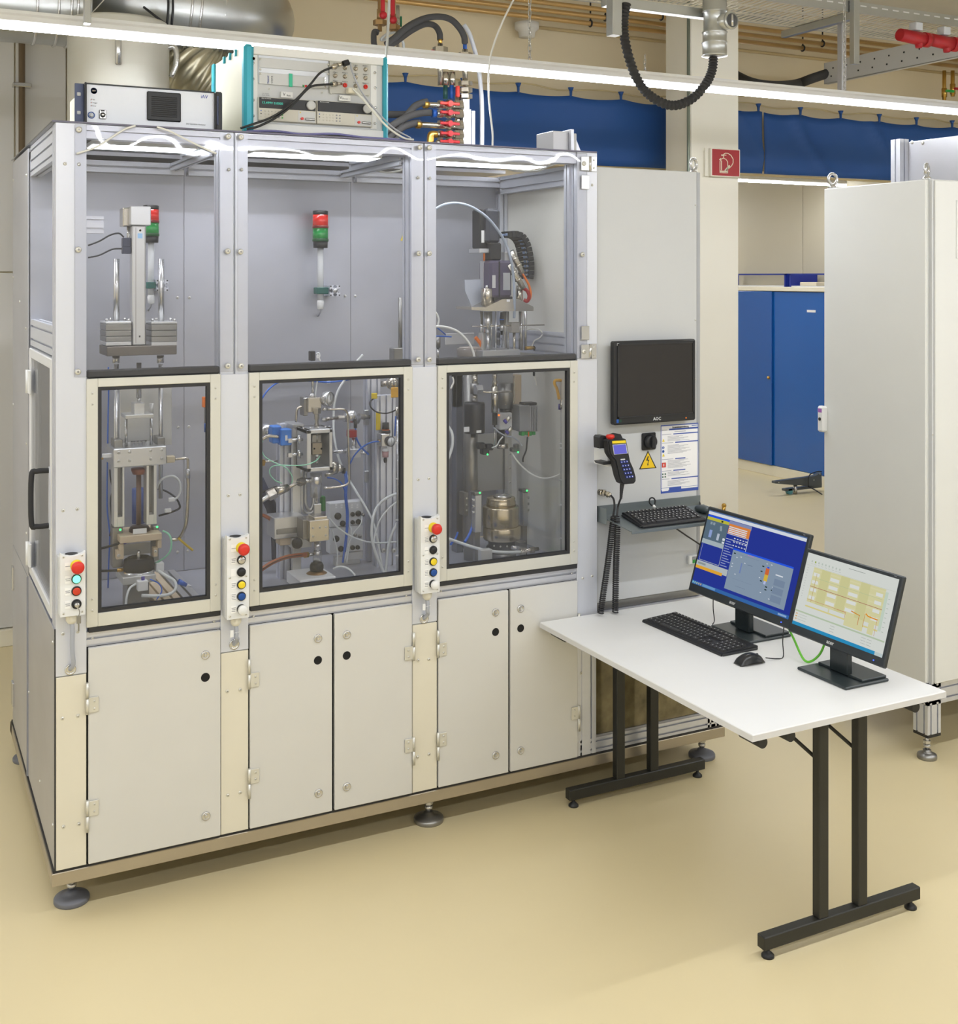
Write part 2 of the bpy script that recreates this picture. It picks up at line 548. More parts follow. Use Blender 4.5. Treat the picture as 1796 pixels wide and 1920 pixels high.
strip_lamp(4.9, 3.045, 1.0, 8.25, 'far strip lamp seen below the blue curtain')
strip_lamp(7.3, 3.06, 1.0, 8.25, 'unseen strip lamp added to brighten the room with the blue cupboard')  # out of view, added so the far room gets more light

# hangers of the near lamp: chains of links
LINK = MB().tube([(-.006, 0, -.011), (-.006, 0, .011), (0, 0, .017), (.006, 0, .011), (.006, 0, -.011), (0, 0, -.017)], .0022, 5, 3, closed=True).mesh('chain_link', STEEL)
def chain(px, y_top, y_bot, Y, label):
    a, b = P(px, y_bot, Y), P(px, y_top, Y)
    t = thing('hanging_chain', label, 'chain', a, group='chains holding the strip lamp')
    n = int((b.z - a.z) / .027)
    for k in range(n):
        inst('chain_link', LINK, t, (a.x, Y, a.z + .02 + k * .027), (0, 0, (k % 2) * math.pi / 2))
    MB().box(a.x - .022, a.x + .022, Y - .02, Y + .02, a.z - .004, a.z + .006, .002).build('clip', STEEL, t)
chain(993, -120, 121, LY, 'thin steel chain holding the strip lamp left of the black hose')
chain(1583, -60, 176, LY, 'thin steel chain holding the strip lamp below the cable tray')
chain(1209, 98, 140, 1.6, 'short thin chain seen inside the loop of the black hose')

# ------------------------------------------------------------------ blue curtain, its cord hooks and rail
BLUEC = mat('blue_tarpaulin', (32, 80, 148), .6, 0, .04, (1, 1, 1))
def curtain(x0, x1, label, hooks, folds, ztop=3.365, zbot=2.89):
    t = thing('curtain', label, 'curtain', (x0, 2.9, zbot), group='blue curtain along the back wall')
    n = 90; bm = MB(); rows = 9
    gr = []
    for j in range(rows + 1):
        r = []
        for i in range(n + 1):
            x = x0 + (x1 - x0) * i / n
            ph = (x * 2.4) % 1.0
            sag = .016 * (1 - (2 * abs(ph - .5)) ** 2)
            z = zbot + (ztop - sag * (1) - zbot) * j / rows
            y = 2.9 + .012 * math.sin(x * 5.1 + j * .3) + .010 * math.sin(x * 11.3 - j * .5)
            for fx, amp in folds:
                y -= amp * math.exp(-((x - fx + .04 * (j - 5)) / .05) ** 2)
            r.append(bm.bm.verts.new((x, y, z)))
        gr.append(r)
    F = [bm.bm.faces.new((gr[j][i], gr[j][i + 1], gr[j + 1][i + 1], gr[j + 1][i])) for j in range(rows) for i in range(n)]
    ext = bmesh.ops.extrude_face_region(bm.bm, geom=F)
    for v in ext['geom']:
        if isinstance(v, bmesh.types.BMVert): v.co.y += .004
    for f in bm.bm.faces: f.smooth = True
    bm.build('cloth', BLUEC, t)
    k = math.ceil(x0 * 2.4)
    while k / 2.4 < x1:
        x = k / 2.4
        MB().cyl((x, 2.9, ztop - .01), (x, 2.9, ztop + .03), .008, .011, 8).cyl((x, 2.9, ztop + .03), (x, 2.9, ztop + .055), .011, .022, 8).build('tie', BLUEC, t)
        k += 1
    return t
curtain(2.05, 4.72, 'blue curtain hanging left of the ivory column', 0, ())
curtain(4.83, 5.45, 'narrow blue curtain strip just right of the ivory column', 0, ((5.35, .02),))
curtain(5.47, 8.3, 'wide blue curtain with folds right of the fire sign', 0, ((5.9, .025), (6.7, .03)))
MB().box(1.9, 8.32, 2.93, 2.96, 2.876, 2.89, .002).build('curtain_batten', mat('beige_batten', (206, 186, 140), .7), None)
tag(D.objects['curtain_batten'], 'beige wooden batten along the bottom of the blue curtain', 'batten')
mb = MB()
pts = []
for k in range(60):
    x = 2.0 + 6.2 * k / 59
    pts.append((x, 2.96 + .01 * math.sin(k * 1.7), 3.42 + .012 * math.sin(x * 9.7)))
mb.tube(pts, .006, 6, 2)
tag(mb.build('rope', mat('beige_cord', (205, 186, 140), .7)), 'thin beige rope strung above the blue curtain', 'rope')

# ------------------------------------------------------------------ brown heating pipes along the back wall
PIPEM = mat('bronze_lacquered_pipe', (204, 168, 110), .32, .5, .08, (8, 2, 2))
CLAMP = MB().tube([(0, .021 * math.cos(a), .021 * math.sin(a)) for a in [k * math.pi / 6 for k in range(12)]], .006, 6, 2, closed=True).box(-.005, .005, -.004, .004, .02, .46, .001).mesh('pipe_clamp', GASKET)
for i, (p, yd, nm) in enumerate((((900, 20), 2.88, 'lowest and nearest'), ((900, 5), 2.80, 'middle'), ((997, 2), 2.70, 'uppermost'))):
    q = P(p[0], p[1], yd)
    t = thing('heating_pipe', 'bronze coloured pipe along the top of the tan wall, %s of three' % nm, 'pipe', (-1.5, yd, q.z), group='bronze pipes along the back wall')
    MB().cyl((-1.5, yd, q.z), (8.3, yd, q.z), .017, seg=14).build('pipe_run', PIPEM, t)
    for cx in ((P(1107, 48, yd).x, P(1505, 100, yd).x), (P(1135, 38, yd).x, P(1542, 95, yd).x), (P(1240, 38, yd).x, P(1580, 88, yd).x))[i]:
        inst('pipe_clamp', CLAMP, t, (cx, yd, q.z))
q = P(1002, 50, 3.08)
t = thing('thin_conduit', 'thin beige conduit with smoke detector cup on the tan wall', 'conduit', (q.x, 3.08, q.z))
MB().cyl((q.x, 3.09, q.z), (8.3, 3.09, q.z), .012, seg=10).build('conduit_run', mat('beige_conduit', (200, 178, 132), .6), t)
d0 = P(985, 55, 3.06)
MB().lathe([(.0, -.06), (.055, -.06), (.06, -.02), (.085, .0), (.085, .04), (0, .04)], (d0.x, 3.04, d0.z), (0, 0, 1)).build('detector_cup', CEILM, t)

# ------------------------------------------------------------------ grey electrical enclosure on the right and the machine behind it
t = thing('switch_cabinet', 'tall pale grey switch cabinet on an aluminium frame at the right edge', 'cabinet', (3.53, -.41, 0))
X0, X1, Y0, Y1, Z0, Z1 = 3.53, 4.35, -.41, .215, .335, 2.527
body = MB().box(X0 + .012, X1, Y0 + .015, Y1, Z0, Z1, .004).build('body', ECAB2, t)
MB().box(X0, X0 + .012, Y0 + .012, Y1, Z0 + .004, Z1 - .003, .003).build('side_door', ECAB2, t)
MB().box(X0 + .035, X1, Y0 - .012, Y0 + .015, Z0 + .004, Z1 - .006, .003).build('front_door', ECAB2, t)
MB().box(X0 + .022, X0 + .033, Y0 - .004, Y0 + .015, Z0, Z1, .002).build('corner_strip', GREYP, t)
for py in (410, 815):
    q = P(1748, py, Y0 - .012); inst('door_screw', SCREW, t, q)
EYE = MB().tube([(.021 * math.cos(a), 0, .034 + .021 * math.sin(a)) for a in [k * math.pi / 7 for k in range(14)]], .006, 8, 2, closed=True).lathe([(.016, 0), (.016, .006), (.009, .012), (.008, .016)], (0, 0, 0)).mesh('eye_bolt', STEEL)
def scaled(v): return v
inst('eye_bolt', EYE, t, (X0 + .03, PX(1561, 340, X0 + .03).y, Z1), None, scale=1.25)
inst('eye_bolt', EYE, t, (X0 + .05, Y0 + .05, Z1), (0, 0, .5), scale=1.25)
h = PX(1546, 785, X0)
hd = MB().box(X0 - .03, X0 + .002, h.y - .022, h.y + .022, h.z - .062, h.z + .062, .008).build('door_handle', WHITEP, t)
MB().box(X0 - .031, X0 - .029, h.y - .012, h.y + .012, h.z + .032, h.z + .05).build('handle_badge', mat('pink_blue_badge', (170, 110, 190), .5), hd)
MB().cyl((X0 - .033, h.y, h.z), (X0 - .029, h.y, h.z), .008).build('key_hole', BLACK, hd)
q = P(1796, 430, Y0 - .013)
MB().box(q.x - .012, q.x + .10, Y0 - .018, Y0 - .011, P(1796, 484, Y0).z, P(1796, 376, Y0).z, .001).build('notice_plate', WHITEP, t)
fr = MB()
prof_x(fr, X0 + .0, X1, Y0 + .04, Z0 - .045, .08, .09, 2, 2)
prof_y(fr, Y0 + .0, Y1, X0 + .04, Z0 - .045, .08, .09, 2, 2)
prof_x(fr, X0 + .08, X1, Y1 - .04, Z0 - .045, .08, .09, 2, 2)
fr.build('plinth_frame', ALUX, t)
FOOTD = mat('grey_foot_rubber', (112, 114, 122), .5, .2, .05)
def level_foot(name, parent, x, y, ztop, r=.055, m=None, h=.05):
    m = m or STEELD
    o = MB().lathe([(0, 0), (r * .97, 0), (r, .004), (r, .013), (r * .95, .018), (r * .6, .025), (r * .36, .030), (.018, .036), (0, .036)], (x, y, .0), (0, 0, 1), 28).build(name, m, parent)
    MB().cyl((x, y, .04), (x, y, ztop), .009, seg=10).lathe([(.013, .046), (.016, .05), (.016, .058), (.012, .062)], (x, y, 0), (0, 0, 1), 12).build('spindle', STEEL, o)
    MB().hexn((x, y, .066), (x, y, .078), .017).build('lock_nut', STEEL, o)
    return o
for (x, y) in ((X0 + .04, Y0 + .04), (X0 + .04, Y1 - .04), (X1 - .06, Y0 + .04)):
    lg = MB(); prof_z(lg, .118, Z0 - .09, x, y, .08, .08, 2, 2)
    lo = lg.build('frame_leg', ALU, t)
    MB().box(x - .04, x + .04, y - .04, y + .04, .105, .118).build('end_cap', BLACK, lo)
    level_foot('levelling_foot', t, x, y, .11, .042)

t = thing('machine_housing', 'sheet steel machine housing with white profile edge behind the grey switch cabinet', 'machine', (4.45, -.3, 0))
MB().box(4.46, 6.0, -.75, .56, .10, 2.835, .003).build('sheet_panel', SHEET, t)
fr = MB(); prof_z(fr, .1, 2.85, 4.43, .59, .065, .065, 1, 1); fr.build('corner_profile', ALU, t)
for px, py in ((1710, 267), (1730, 268)):
    bolt(t, PX(px, py, 4.46), BOLT, (0, 0, -math.pi / 2))
MB().box(4.47, 5.95, -.7, .6, 0, .1).build('plinth', DARK, t)

# ------------------------------------------------------------------ blue sliding-door cupboard in the far room
CB = mat('blue_lacquered_door', (20, 92, 174), .25, 0, .03, (.8, .8, .8), coat=.4)
CBD = mat('blue_lacquered_front_door', (24, 86, 164), .25, 0, .03, (.8, .8, .8), coat=.4)
t = thing('sliding_door_cupboard', 'tall blue sliding-door cupboard with ivory top in the far room', 'cupboard', (7.83, 5.5, 0))
MB().box(7.86, 8.32, 3.6, 7.2, .11, 1.955, .003).build('carcass', BASEM, t)
MB().box(7.82, 8.32, 3.58, 7.22, 1.955, 2.0, .004).build('top', BASEM, t)
MB().box(7.84, 8.32, 3.6, 7.2, 0, .11, .003).build('plinth', BASEM, t)
dA = MB().box(7.818, 7.838, 5.51, 7.18, .115, 1.95, .003).build('sliding_door', CBD, t)
MB().box(7.842, 7.858, 3.62, 5.56, .115, 1.95, .003).build('sliding_door', CB, t)
q = PX(1442, 708, 7.82); MB().sphere((7.812, q.y, q.z), .017).build('knob', BRASS, dA)
q0, q1 = PX(1513, 581, 7.84), PX(1529, 586, 7.84)
MB().box(7.838, 7.842, q1.y, q0.y, q1.z, q0.z).build('door_label', WHITEP, t)
BLF = mat('dark_blue_frame', (20, 40, 130), .5)
for y0, y1 in ((5.39, 6.6), (4.2, 5.33)):
    t2 = thing('wire_tray', 'low dark blue framed tray on top of the blue cupboard, %s' % ('left one' if y0 > 5 else 'right one'), 'tray', (8.0, y0, 2.0), group='trays on the blue cupboard')
    MB().box(7.9, 7.92, y0, y1, 2.125, 2.14).box(8.25, 8.27, y0, y1, 2.125, 2.14).build('rim', BLF, t2)
    for yy in (y0, y1 - .02): MB().box(7.9, 8.27, yy, yy + .02, 2.0, 2.14, .001).build('end_plate', BLF, t2)
    MB().box(7.91, 8.26, y0 + .02, y1 - .02, 2.0, 2.012).build('tray_floor', CLAD, t2)
t2 = MB().box(7.98, 8.18, 5.02, 5.26, 2.012, 2.05, .003).build('cardboard_box', mat('pale_card', (226, 216, 190), .8))
tag(t2, 'small pale cardboard box lying in the right blue tray', 'box')

# folded stand with castors in front of the cupboard
DG = mat('dark_grey_steel_leg', (86, 92, 96), .4, .3)
sY = PZ(1493, 927, 0).y
t = thing('equipment_stand', 'dark grey folded equipment stand foot on castors before the blue cupboard', 'stand', PZ(1500, 925, 0))
V = View(1440, 870, 14.97)
poly = [(200, 490), (1100, 370), (1340, 330), (1500, 240), (1510, 600), (1340, 630), (1100, 620), (200, 550)]
mb = MB()
pv = [V.p(x, y, sY) for x, y in poly]
mb.prism([(q.x, q.z) for q in pv], lambda u, v, a: (u, a, v), sY, sY + .05)
mb.build('tapered_leg', DG, t)
mb = MB(); V.box(mb, 500, 650, 1510, 715, sY + .02, .06); mb.build('lower_leg', DG, t)
mb = MB(); V.rod(mb, 760, 590, 830, 110, sY + .03); mb.build('caster_post', STEEL, t)
mb = MB(); a = V.p(610, 770, sY + .03); mb.cyl((a.x, sY + .02, a.z), (a.x, sY + .06, a.z), .03, seg=16); mb.build('caster_wheel', mat('teal_wheel', (80, 140, 150), .5), t)
for x, y in ((300, 520), (1285, 450), (1455, 280)):
    bolt(t, V.p(x, y, sY), BOLTS)
mb = MB(); V.tube(mb, [(1130, 640, sY - .02), (1150, 330, sY - .03), (1350, 220, sY - .01), (1500, 210, sY)], 30); mb.tube([V.p(1130, 640, sY - .02), V.p(1300, 720, sY - .1), V.p(1520, 860, sY - .16)], .006); mb.build('stand_cable', BLACK, t)

# ================================================================== the test bench
B = thing('test_bench', 'large three-bay aluminium test bench with acrylic windows and beige lower doors', 'test bench', (0, 0, 0))
YB = .78                               # chamber back wall
PZ1, PZ2, PZ3, PZ4 = (.012, .108), (.554, .652), (1.279, 1.381), (2.005, 2.100)
# base frame
mb = MB()
mb.box(0, 2.76, 0, .06, .108, .151, .002); mb.box(0, .06, .06, 1.47, .108, .151, .002)
mb.box(0, 2.76, 1.41, 1.47, .108, .151, .002); mb.box(2.70, 2.76, .06, 1.41, .108, .151, .002)
mb.build('base_frame', STAIN, B)
MB().box(.06, 2.70, .06, 1.41, .125, .14).build('base_tray', SHEET, B)
MB().box(.004, 2.756, .004, .055, .151, .160).box(.004, .055, .055, 1.46, .151, .160).build('base_seal', GASKET, B)
for x, y, m in ((.075, .10, FOOTD), (1.385, .08, STEELD), (2.70, .085, FOOTD), (.06, 1.39, FOOTD), (1.39, 1.39, FOOTD), (2.69, 1.39, FOOTD)):
    level_foot('levelling_foot', B, x, y, .109, .058, m)
# posts
for i, (a, b) in enumerate((PZ1, PZ2, PZ3, PZ4)):
    mb = MB()
    prof_z(mb, .16 if i < 3 else .16, 2.606, (a + b) / 2, .045, b - a, .085, 2 if i in (0, 3) else 1, 2)
    po = mb.build('post', ALU, B)
    if i == 0: MB().box(a, b, -.005, .002, .795, 2.606, .001).build('cover_sheet', COVER, po)
    elif i == 3: MB().box(a, b, -.005, .002, .672, 2.606, .001).box(b - .004, b, .0, .09, .672, 2.606).build('cover_sheet', COVER, po)
    else: MB().box(a, b, -.005, .002, .795, 1.762, .001).build('cover_sheet', COVER, po)
    if i < 3:
        MB().box(a + .001, b - .001, -.0065, .002, .163, .792, .001).build('lower_cover', CREAM, po)
for px, py in ((117, 1347), (146, 1342), (119, 1550), (148, 1545)):
    bolt(B, P(px, py, -.0065))
for px, py in ((426, 1296), (450, 1293), (427, 1491), (450, 1486), (784, 1238), (804, 1236), (783, 1419), (804, 1414)):
    bolt(B, P(px, py, -.0065))
for px, py in ((118, 957), (145, 954), (118, 1188), (146, 1184), (122, 307), (148, 308), (429, 318), (453, 318), (428, 929), (450, 927), (784, 333), (806, 334), (784, 899), (804, 897), (1094, 346), (1110, 347), (1092, 1084), (1110, 1080)):
    bolt(B, P(px, py, -.005))
# top frame
BAYS = ((.108, .554), (.652, 1.279), (1.381, 2.005))
for a, b in BAYS:
    mb = MB(); prof_x(mb, a, b, .028, 2.583, .05, .046, 1, 1); mb.build('top_beam', ALUX, B)
    mb = MB(); prof_x(mb, a - .04, b + .04, YB - .022, 2.538, .04, .046, 1, 1); mb.build('rear_top_beam', ALUX, B)
    mb = MB(); prof_x(mb, a, b, .022, .905, .04, .042, 1, 1); mb.build('sill_beam', ALUX, B)
    MB().box(a + .004, b - .004, -.006, .03, 1.765, 1.792, .004).build('upper_seal', GASKET, B)
    MB().box(a + .006, b - .002, -.010, .02, .926, .945, .002).build('lower_seal', GASKET, B)
    MB().box(a, b, .008, .045, .876, .884).build('door_rebate', ALUX, B)
    for x in (a + .02, b - .022):
        bolt(B, (x, .001, .905), SCREW)
for x in ((PZ2[0] + PZ2[1]) / 2, (PZ3[0] + PZ3[1]) / 2):
    mb = MB(); prof_y(mb, .09, YB - .04, x, 2.583, .05, .046, 1, 1); mb.build('roof_beam', ALU, B)
    mb = MB(); prof_y(mb, .09, YB - .04, x - .05, 2.545, .03, .03, 1, 1); mb.build('roof_rail', ALU, B)
MB().box(.0, 2.1, -.004, 1.42, 2.607, 2.6125, .001).build('roof_sheet', ROOFP, B)
MB().box(.0, 2.1, -.0045, -.0035, 2.607, 2.613).build('roof_edge', mat('smoky_sheet_edge', (96, 92, 110), .3), B)
# chamber back sheets, floor, right wall
for a, b in ((.013, .602), (.604, 1.327), (1.329, 2.095)):
    MB().box(a, b, YB, YB + .004, .90, 2.56).build('back_sheet', SHEETB, B)
for px, py in ((206, 309), (336, 315), (356, 315), (507, 322), (647, 328), (666, 328), (333, 558), (355, 558), (647, 555), (666, 555), (334, 801), (354, 800), (333, 1035), (352, 1033), (938, 371), (937, 522)):
    bolt(B, P(px, py, YB - .001))
MB().box(.02, 2.095, .045, YB, .886, .898).build('chamber_floor', SHEETB, B)
mb = MB()
for k in range(6): mb.box(.04 + k * .09, .10 + k * .09, .25, .72, .898, .906, .001)
WALLW = mat('pale_side_wall', (224, 222, 212), .5, .1, .015)
MB().box(2.088, 2.092, .09, YB, .90, 2.56).build('right_wall_panel', WALLW, B)
mb = MB(); prof_y(mb, .09, YB, 2.066, 2.525, .04, .08, 1, 2); mb.build('right_top_beam', ALU, B)
mb = MB(); prof_y(mb, .09, YB, 2.066, 1.815, .04, .10, 1, 3); mb.build('right_mid_beam', ALU, B)
mb = MB(); prof_z(mb, .90, 2.56, 2.066, YB - .022, .04, .04, 1, 1)
mb.build('rear_inner_post', ALU, B)
for x in (PZ2[1] - .06, PZ3[1] - .06, PZ4[0] + .005):
    mb = MB(); prof_z(mb, 1.79, 2.56, x + .0, .062, .03, .04, 1, 1); mb.build('inner_guide', ALU, B)
# left side
XS = .012
mb = MB(); prof_y(mb, .09, YB, XS + .022, 2.548, .04, .116, 1, 3); mb.build('side_top_beam', ALU, B)
mb = MB(); prof_y(mb, .09, YB, XS + .022, 1.888, .04, .10, 1, 2); mb.build('side_mid_beam', ALU, B)
mb = MB(); prof_z(mb, .90, 2.56, XS + .024, YB + .035, .04, .04, 1, 1); mb.build('side_rear_post', ALU, B)
sd = MB()
sd.box(XS - .004, XS + .02, .092, .128, .96, 1.828, .003).box(XS - .004, XS + .02, .74, .776, .96, 1.828, .003)
sd.box(XS - .004, XS + .02, .128, .74, .96, .996, .003).box(XS - .004, XS + .02, .128, .74, 1.792, 1.828, .003)
sdo = sd.build('side_window_frame', mat('white_window_profile', (226, 227, 228), .4, .2), B)
MB().box(XS + .004, XS + .010, .128, .74, .996, 1.792).build('side_pane', PANE, sdo)
ha = PX(92, 862, XS).z; hb_ = PX(92, 955, XS).z
hz0, hz1 = 1.268, 1.452
MB().tube([(XS, .118, hz1), (XS - .045, .118, hz1), (XS - .062, .118, hz1 - .015), (XS - .062, .118, hz0 + .015), (XS - .045, .118, hz0), (XS, .118, hz0)], .009, 10, 5).build('side_handle', RUBBER, sdo)
MB().box(XS - .008, XS - .003, .10, .128, hz0 - .012, hz1 + .012, .001).build('handle_plate', COVER, sdo)
for z in (1.04, 1.70):
    MB().box(XS - .012, XS - .003, .70, .76, z - .045, z + .045, .002).cyl((XS - .012, .755, z - .045), (XS - .012, .755, z + .045), .007).build('side_hinge', WHITEP, sdo)
MB().box(XS - .004, XS, .0, .80, .165, .945, .001).build('side_lower_panel', SHEET, B)
MB().box(XS - .004, XS, -.002, .004, .16, .95).build('corner_seal', GASKET, B)
MB().box(XS - .006, XS, .80, 1.42, .94, 2.60, .001).build('rear_upper_panel', SHEET, B)
rl = MB().box(XS - .006, XS, .81, 1.42, .165, .935, .001).build('rear_lower_door', SHEET, B)
for z in (.30, .80):
    MB().box(XS - .014, XS - .005, 1.36, 1.41, z - .05, z + .05, .002).build('side_hinge', STEEL, rl)
MB().box(XS - .010, XS, .800, .812, .165, .935).build('side_joint_strip', MIDGREY, B)
for y, z in ((1.38, 2.52), (.84, 2.5), (1.38, 2.1), (1.1, 2.0), (.86, 1.9), (1.38, 1.55), (.84, 1.45), (.84, 1.1), (.03, .9), (.03, .3), (.4, .3), (.77, .5)):
    bolt(B, (XS - .006 if y > .8 else XS - .004, y, z), BOLTS, (0, 0, -math.pi / 2))
MB().box(XS, 2.10, 1.40, 1.42, .16, 2.60).build('rear_sheet', SHEET, B)
MB().box(XS, 2.10, .784, 1.40, 2.585, 2.60).build('rear_roof_sheet', SHEET, B)
mb = MB(); prof_x(mb, PX(80, 420, .06).x + .02, .20, .25, P(90, 420, .25).z, .04, .06, 1, 2); mb.build('inner_cross_rail', ALUX, B)
# upper acrylic panes with their big button bolts
for (a, b), bl in zip(((.07, .597), (.613, 1.322), (1.338, 2.048)), (((148, 243), (428, 256), (147, 468), (427, 471), (146, 697), (427, 686)), ((452, 257), (787, 276), (451, 472), (785, 475), (452, 686), (784, 674)), ((805, 277), (805, 475), (805, 674)))):
    pn = MB().box(a, b, -.0125, -.0065, 1.772, 2.602, .001).build('upper_pane', PANE, B)
    for px, py in bl: bolt(pn, P(px, py, -.013), BOLT)
def pane_hinge(z, flip):
    s = -1 if flip else 1
    h = MB().box(2.018, 2.058, -.017, -.012, z - .028, z + .028, .001).box(2.062, 2.094, -.012, -.005, z - s * .0 - .03, z + .03, .001).cyl((2.060, -.016, z - .03), (2.060, -.016, z + .03), .006).build('pane_hinge', STEEL, B)
    for dz in (-.016, .016): bolt(h, (2.080, -.012, z + dz), SCREW)
    b2 = MB().box(2.02, 2.056, -.016, -.012, z - s * .075 - .028, z - s * .075 + .028, .001).build('pane_bracket', STEEL, B)
    bolt(b2, (2.03, -.016, z), BOLT)
pane_hinge(2.56, False); pane_hinge(1.80, True)
bolt(B, P(1092, 477, -.013), BOLT)
# framed glass doors of the three bays
FRM = mat('champagne_door_profile', (214, 213, 205), .42, .35, .02, (6, 6, 6))
for (a, b) in ((.107, .552), (.653, 1.277), (1.382, 2.003)):
    z0, z1 = .945, 1.765
    g = MB()
    g.box(a, a + .036, -.014, .018, z0, z1, .0015).box(b - .036, b, -.014, .018, z0, z1, .0015)
    g.box(a + .036, b - .036, -.014, .018, z0, z0 + .044, .0015).box(a + .036, b - .036, -.014, .018, z1 - .028, z1, .0015)
    go = g.build('glass_door', FRM, B)
    k = MB(); u = .012
    ia, ib, ja, jb = a + .036, b - .036, z0 + .044, z1 - .028
    k.box(ia, ia + u, -.010, .010, ja, jb).box(ib - u, ib, -.010, .010, ja, jb).box(ia + u, ib - u, -.010, .010, ja, ja + u).box(ia + u, ib - u, -.010, .010, jb - u, jb)
    k.build('gasket', GASKET, go)
    MB().box(ia + u, ib - u, -.002, .004, ja + u, jb - u).build('pane', PANE, go)
    for x in (a + .018, b - .018):
        for z in (z0 + .055, z0 + .092, z1 - .085, z1 - .048):
            bolt(go, (x, -.014, z), SCREW, name='screw')
# lower doors
HINGE = (MB().cyl((0, -.006, -.052), (0, -.006, -.001), .0055, seg=10).cyl((0, -.006, .001), (0, -.006, .052), .0055, seg=10)
         .box(.003, .036, -.007, -.003, -.048, .002, .001)).mesh('hinge', ZINC)
LOCK = MB().lathe([(.0155, 0), (.0155, .003), (.012, .006), (.010, .0045), (.0, .0045)], (0, 0, 0), (0, -1, 0), 20).box(-.004, .004, -.0075, -.004, -.006, .006, .001).mesh('cam_lock', STEEL)
HOLE = MB().lathe([(.0155, .0005), (.0, .0005)], (0, 0, 0), (0, -1, 0), 24).mesh('finger_hole', DARK)
doors = [((.113, .552), ((385, 1228), (386, 1530)), (385, 1270), 1, (1308, 1528), 171),
         ((.656, .960), ((596, 1197), (597, 1487)), (596, 1238), 1, (1263, 1468), 469),
         ((.969, 1.276), ((650, 1190), (650, 1475)), (650, 1229), -1, (1212, 1408), 771),
         ((1.385, 1.686), ((929, 1148), (929, 1416)), (929, 1185), 1, (1207, 1399), 819),
         ((1.695, 2.003), ((976, 1141), (976, 1407)), (976, 1178), -1, (1175, 1347), 1079)]
for (a, b), locks, hole, side, hy, hx in doors:
    do = MB().box(a, b, -.012, .004, .164, .876, .002).build('door', DOORP, B)
    for q in locks: inst('cam_lock', LOCK, do, P(*q, -.012))
    inst('finger_hole', HOLE, do, P(*hole, -.012))
    for i, y in enumerate(hy):
        z = P(hx, y, -.012).z
        o = inst('hinge', HINGE, do, ((a if side > 0 else b) - side * .004, -.011, z))
        o.scale = (side, 1, 1 if i == 0 else -1)
        for dz in (.012, .036):
            bolt(do, ((a if side > 0 else b) + side * .018, -.018, z + (-dz if i == 0 else dz)), SCREW, name='screw')
# dark sheet standing in for the shade behind the door gaps
MB().box(.10, 2.01, .046, .05, .16, .886).build('gap_shade_sheet', DARK, B)
# under-frame to the right that carries the electrical cabinet
u = MB()
prof_z(u, .16, .66, 2.035, .03, .06, .05, 2, 1); u.build('underframe_post', ALU, B)
u = MB(); prof_z(u, .16, .66, 2.70, .03, .06, .05, 2, 1); u.build('underframe_post', ALU, B)
u = MB(); prof_x(u, 2.008, 2.735, .03, .19, .05, .06, 1, 2); u.build('underframe_rail', ALUX, B)
u = MB(); prof_x(u, 2.008, 2.735, .03, .695, .05, .07, 1, 2); u.build('underframe_rail', ALUX, B)
u = MB(); prof_y(u, .06, 1.40, 2.70, .695, .06, .07, 1, 2); u.build('underframe_rail', ALU, B)
u = MB(); prof_y(u, .06, 1.40, 2.70, .19, .06, .06, 1, 2); u.build('underframe_rail', ALU, B)
MOTTLE = mat('mottled_glossy_panel', (118, 108, 80), .16, .2, .48, (16, 16, 16), detail=9)
MB().box(2.068, 2.672, .020, .028, .225, .66, .001).build('kick_panel', MOTTLE, B)
bolt(B, P(1089, 1262, .004), BOLTS)

# ================================================================== equipment on the roof of the bench
ZR = 2.613
NAVY = mat('slate_blue_rack_ear', (70, 78, 104), .4, .3)
TEAL = mat('teal_rack_column', (54, 168, 190), .4, .1)
PALEB = mat('pale_front_panel', (222, 226, 234), .4, .15, .01)
IVORY = mat('ivory_case_side', (226, 224, 206), .5)
INKB = mat('blue_print', (40, 70, 170), .5)
INKK = mat('dark_print', (60, 62, 66), .5)
INKG = mat('grey_print', (132, 134, 140), .5)

t = thing('injection_analyzer', 'white rack analyser with dark fan grille on the left end of the bench roof', 'rack device', (.32, .05, ZR))
yf = .05
V = View(130, 140, 6.193)
xl, xr = .113, .545
MB().box(xl + .005, xr - .005, yf + .006, yf + .42, ZR + .003, 2.745, .002).build('case', IVORY, t)
MB().box(xl, xr, yf, yf + .006, ZR + .003, 2.747, .001).build('front_panel', PALEB, t)
ear = MB().box(.079, xl - .004, yf + .004, yf + .012, ZR + .002, 2.748, .001).build('rack_ear', NAVY, t)
for z in (2.650, 2.712): MB().box(.086, .098, yf + .002, yf + .006, z - .006, z + .006, .002).build('ear_slot', GREYP, ear)
MB().box(xl - .006, xl + .001, yf - .022, yf + .012, ZR + .002, 2.750, .002).build('side_trim', BLACK, t)
MB().box(xr, xr + .024, yf - .02, yf + .012, ZR + .002, 2.750, .004).build('rack_ear', BLACK, t)
MB().box(xr + .004, xr + .010, yf - .024, yf - .018, ZR + .02, 2.735, .002).build('grip', NAVY, t)
MB().box(xl, xr, yf - .004, yf + .006, 2.747, 2.751).build('top_trim', BLACK, t)
a, b = V.p(898, 175, yf), V.p(1292, 580, yf)
gr = MB().box(a.x, b.x, yf - .008, yf, 2.637, 2.737, .006).build('fan_grille', BLACK, t)
for k in range(11):
    z = 2.652 + k * .0066
    MB().box(a.x + .014, b.x - .014, yf - .0095, yf - .006, z, z + .0032, .0008).build('grille_slat', RUBBER, gr)
q = V.p(285, 188, yf)
MB().lathe([(.0105, .0006), (0, .0006)], (q.x, yf, q.z), (0, -1, 0), 24).build('round_badge', BLUEH, t)
lettering('3BT', .007, WHITEP, t, (q.x, yf - .0008, q.z), FRONT)
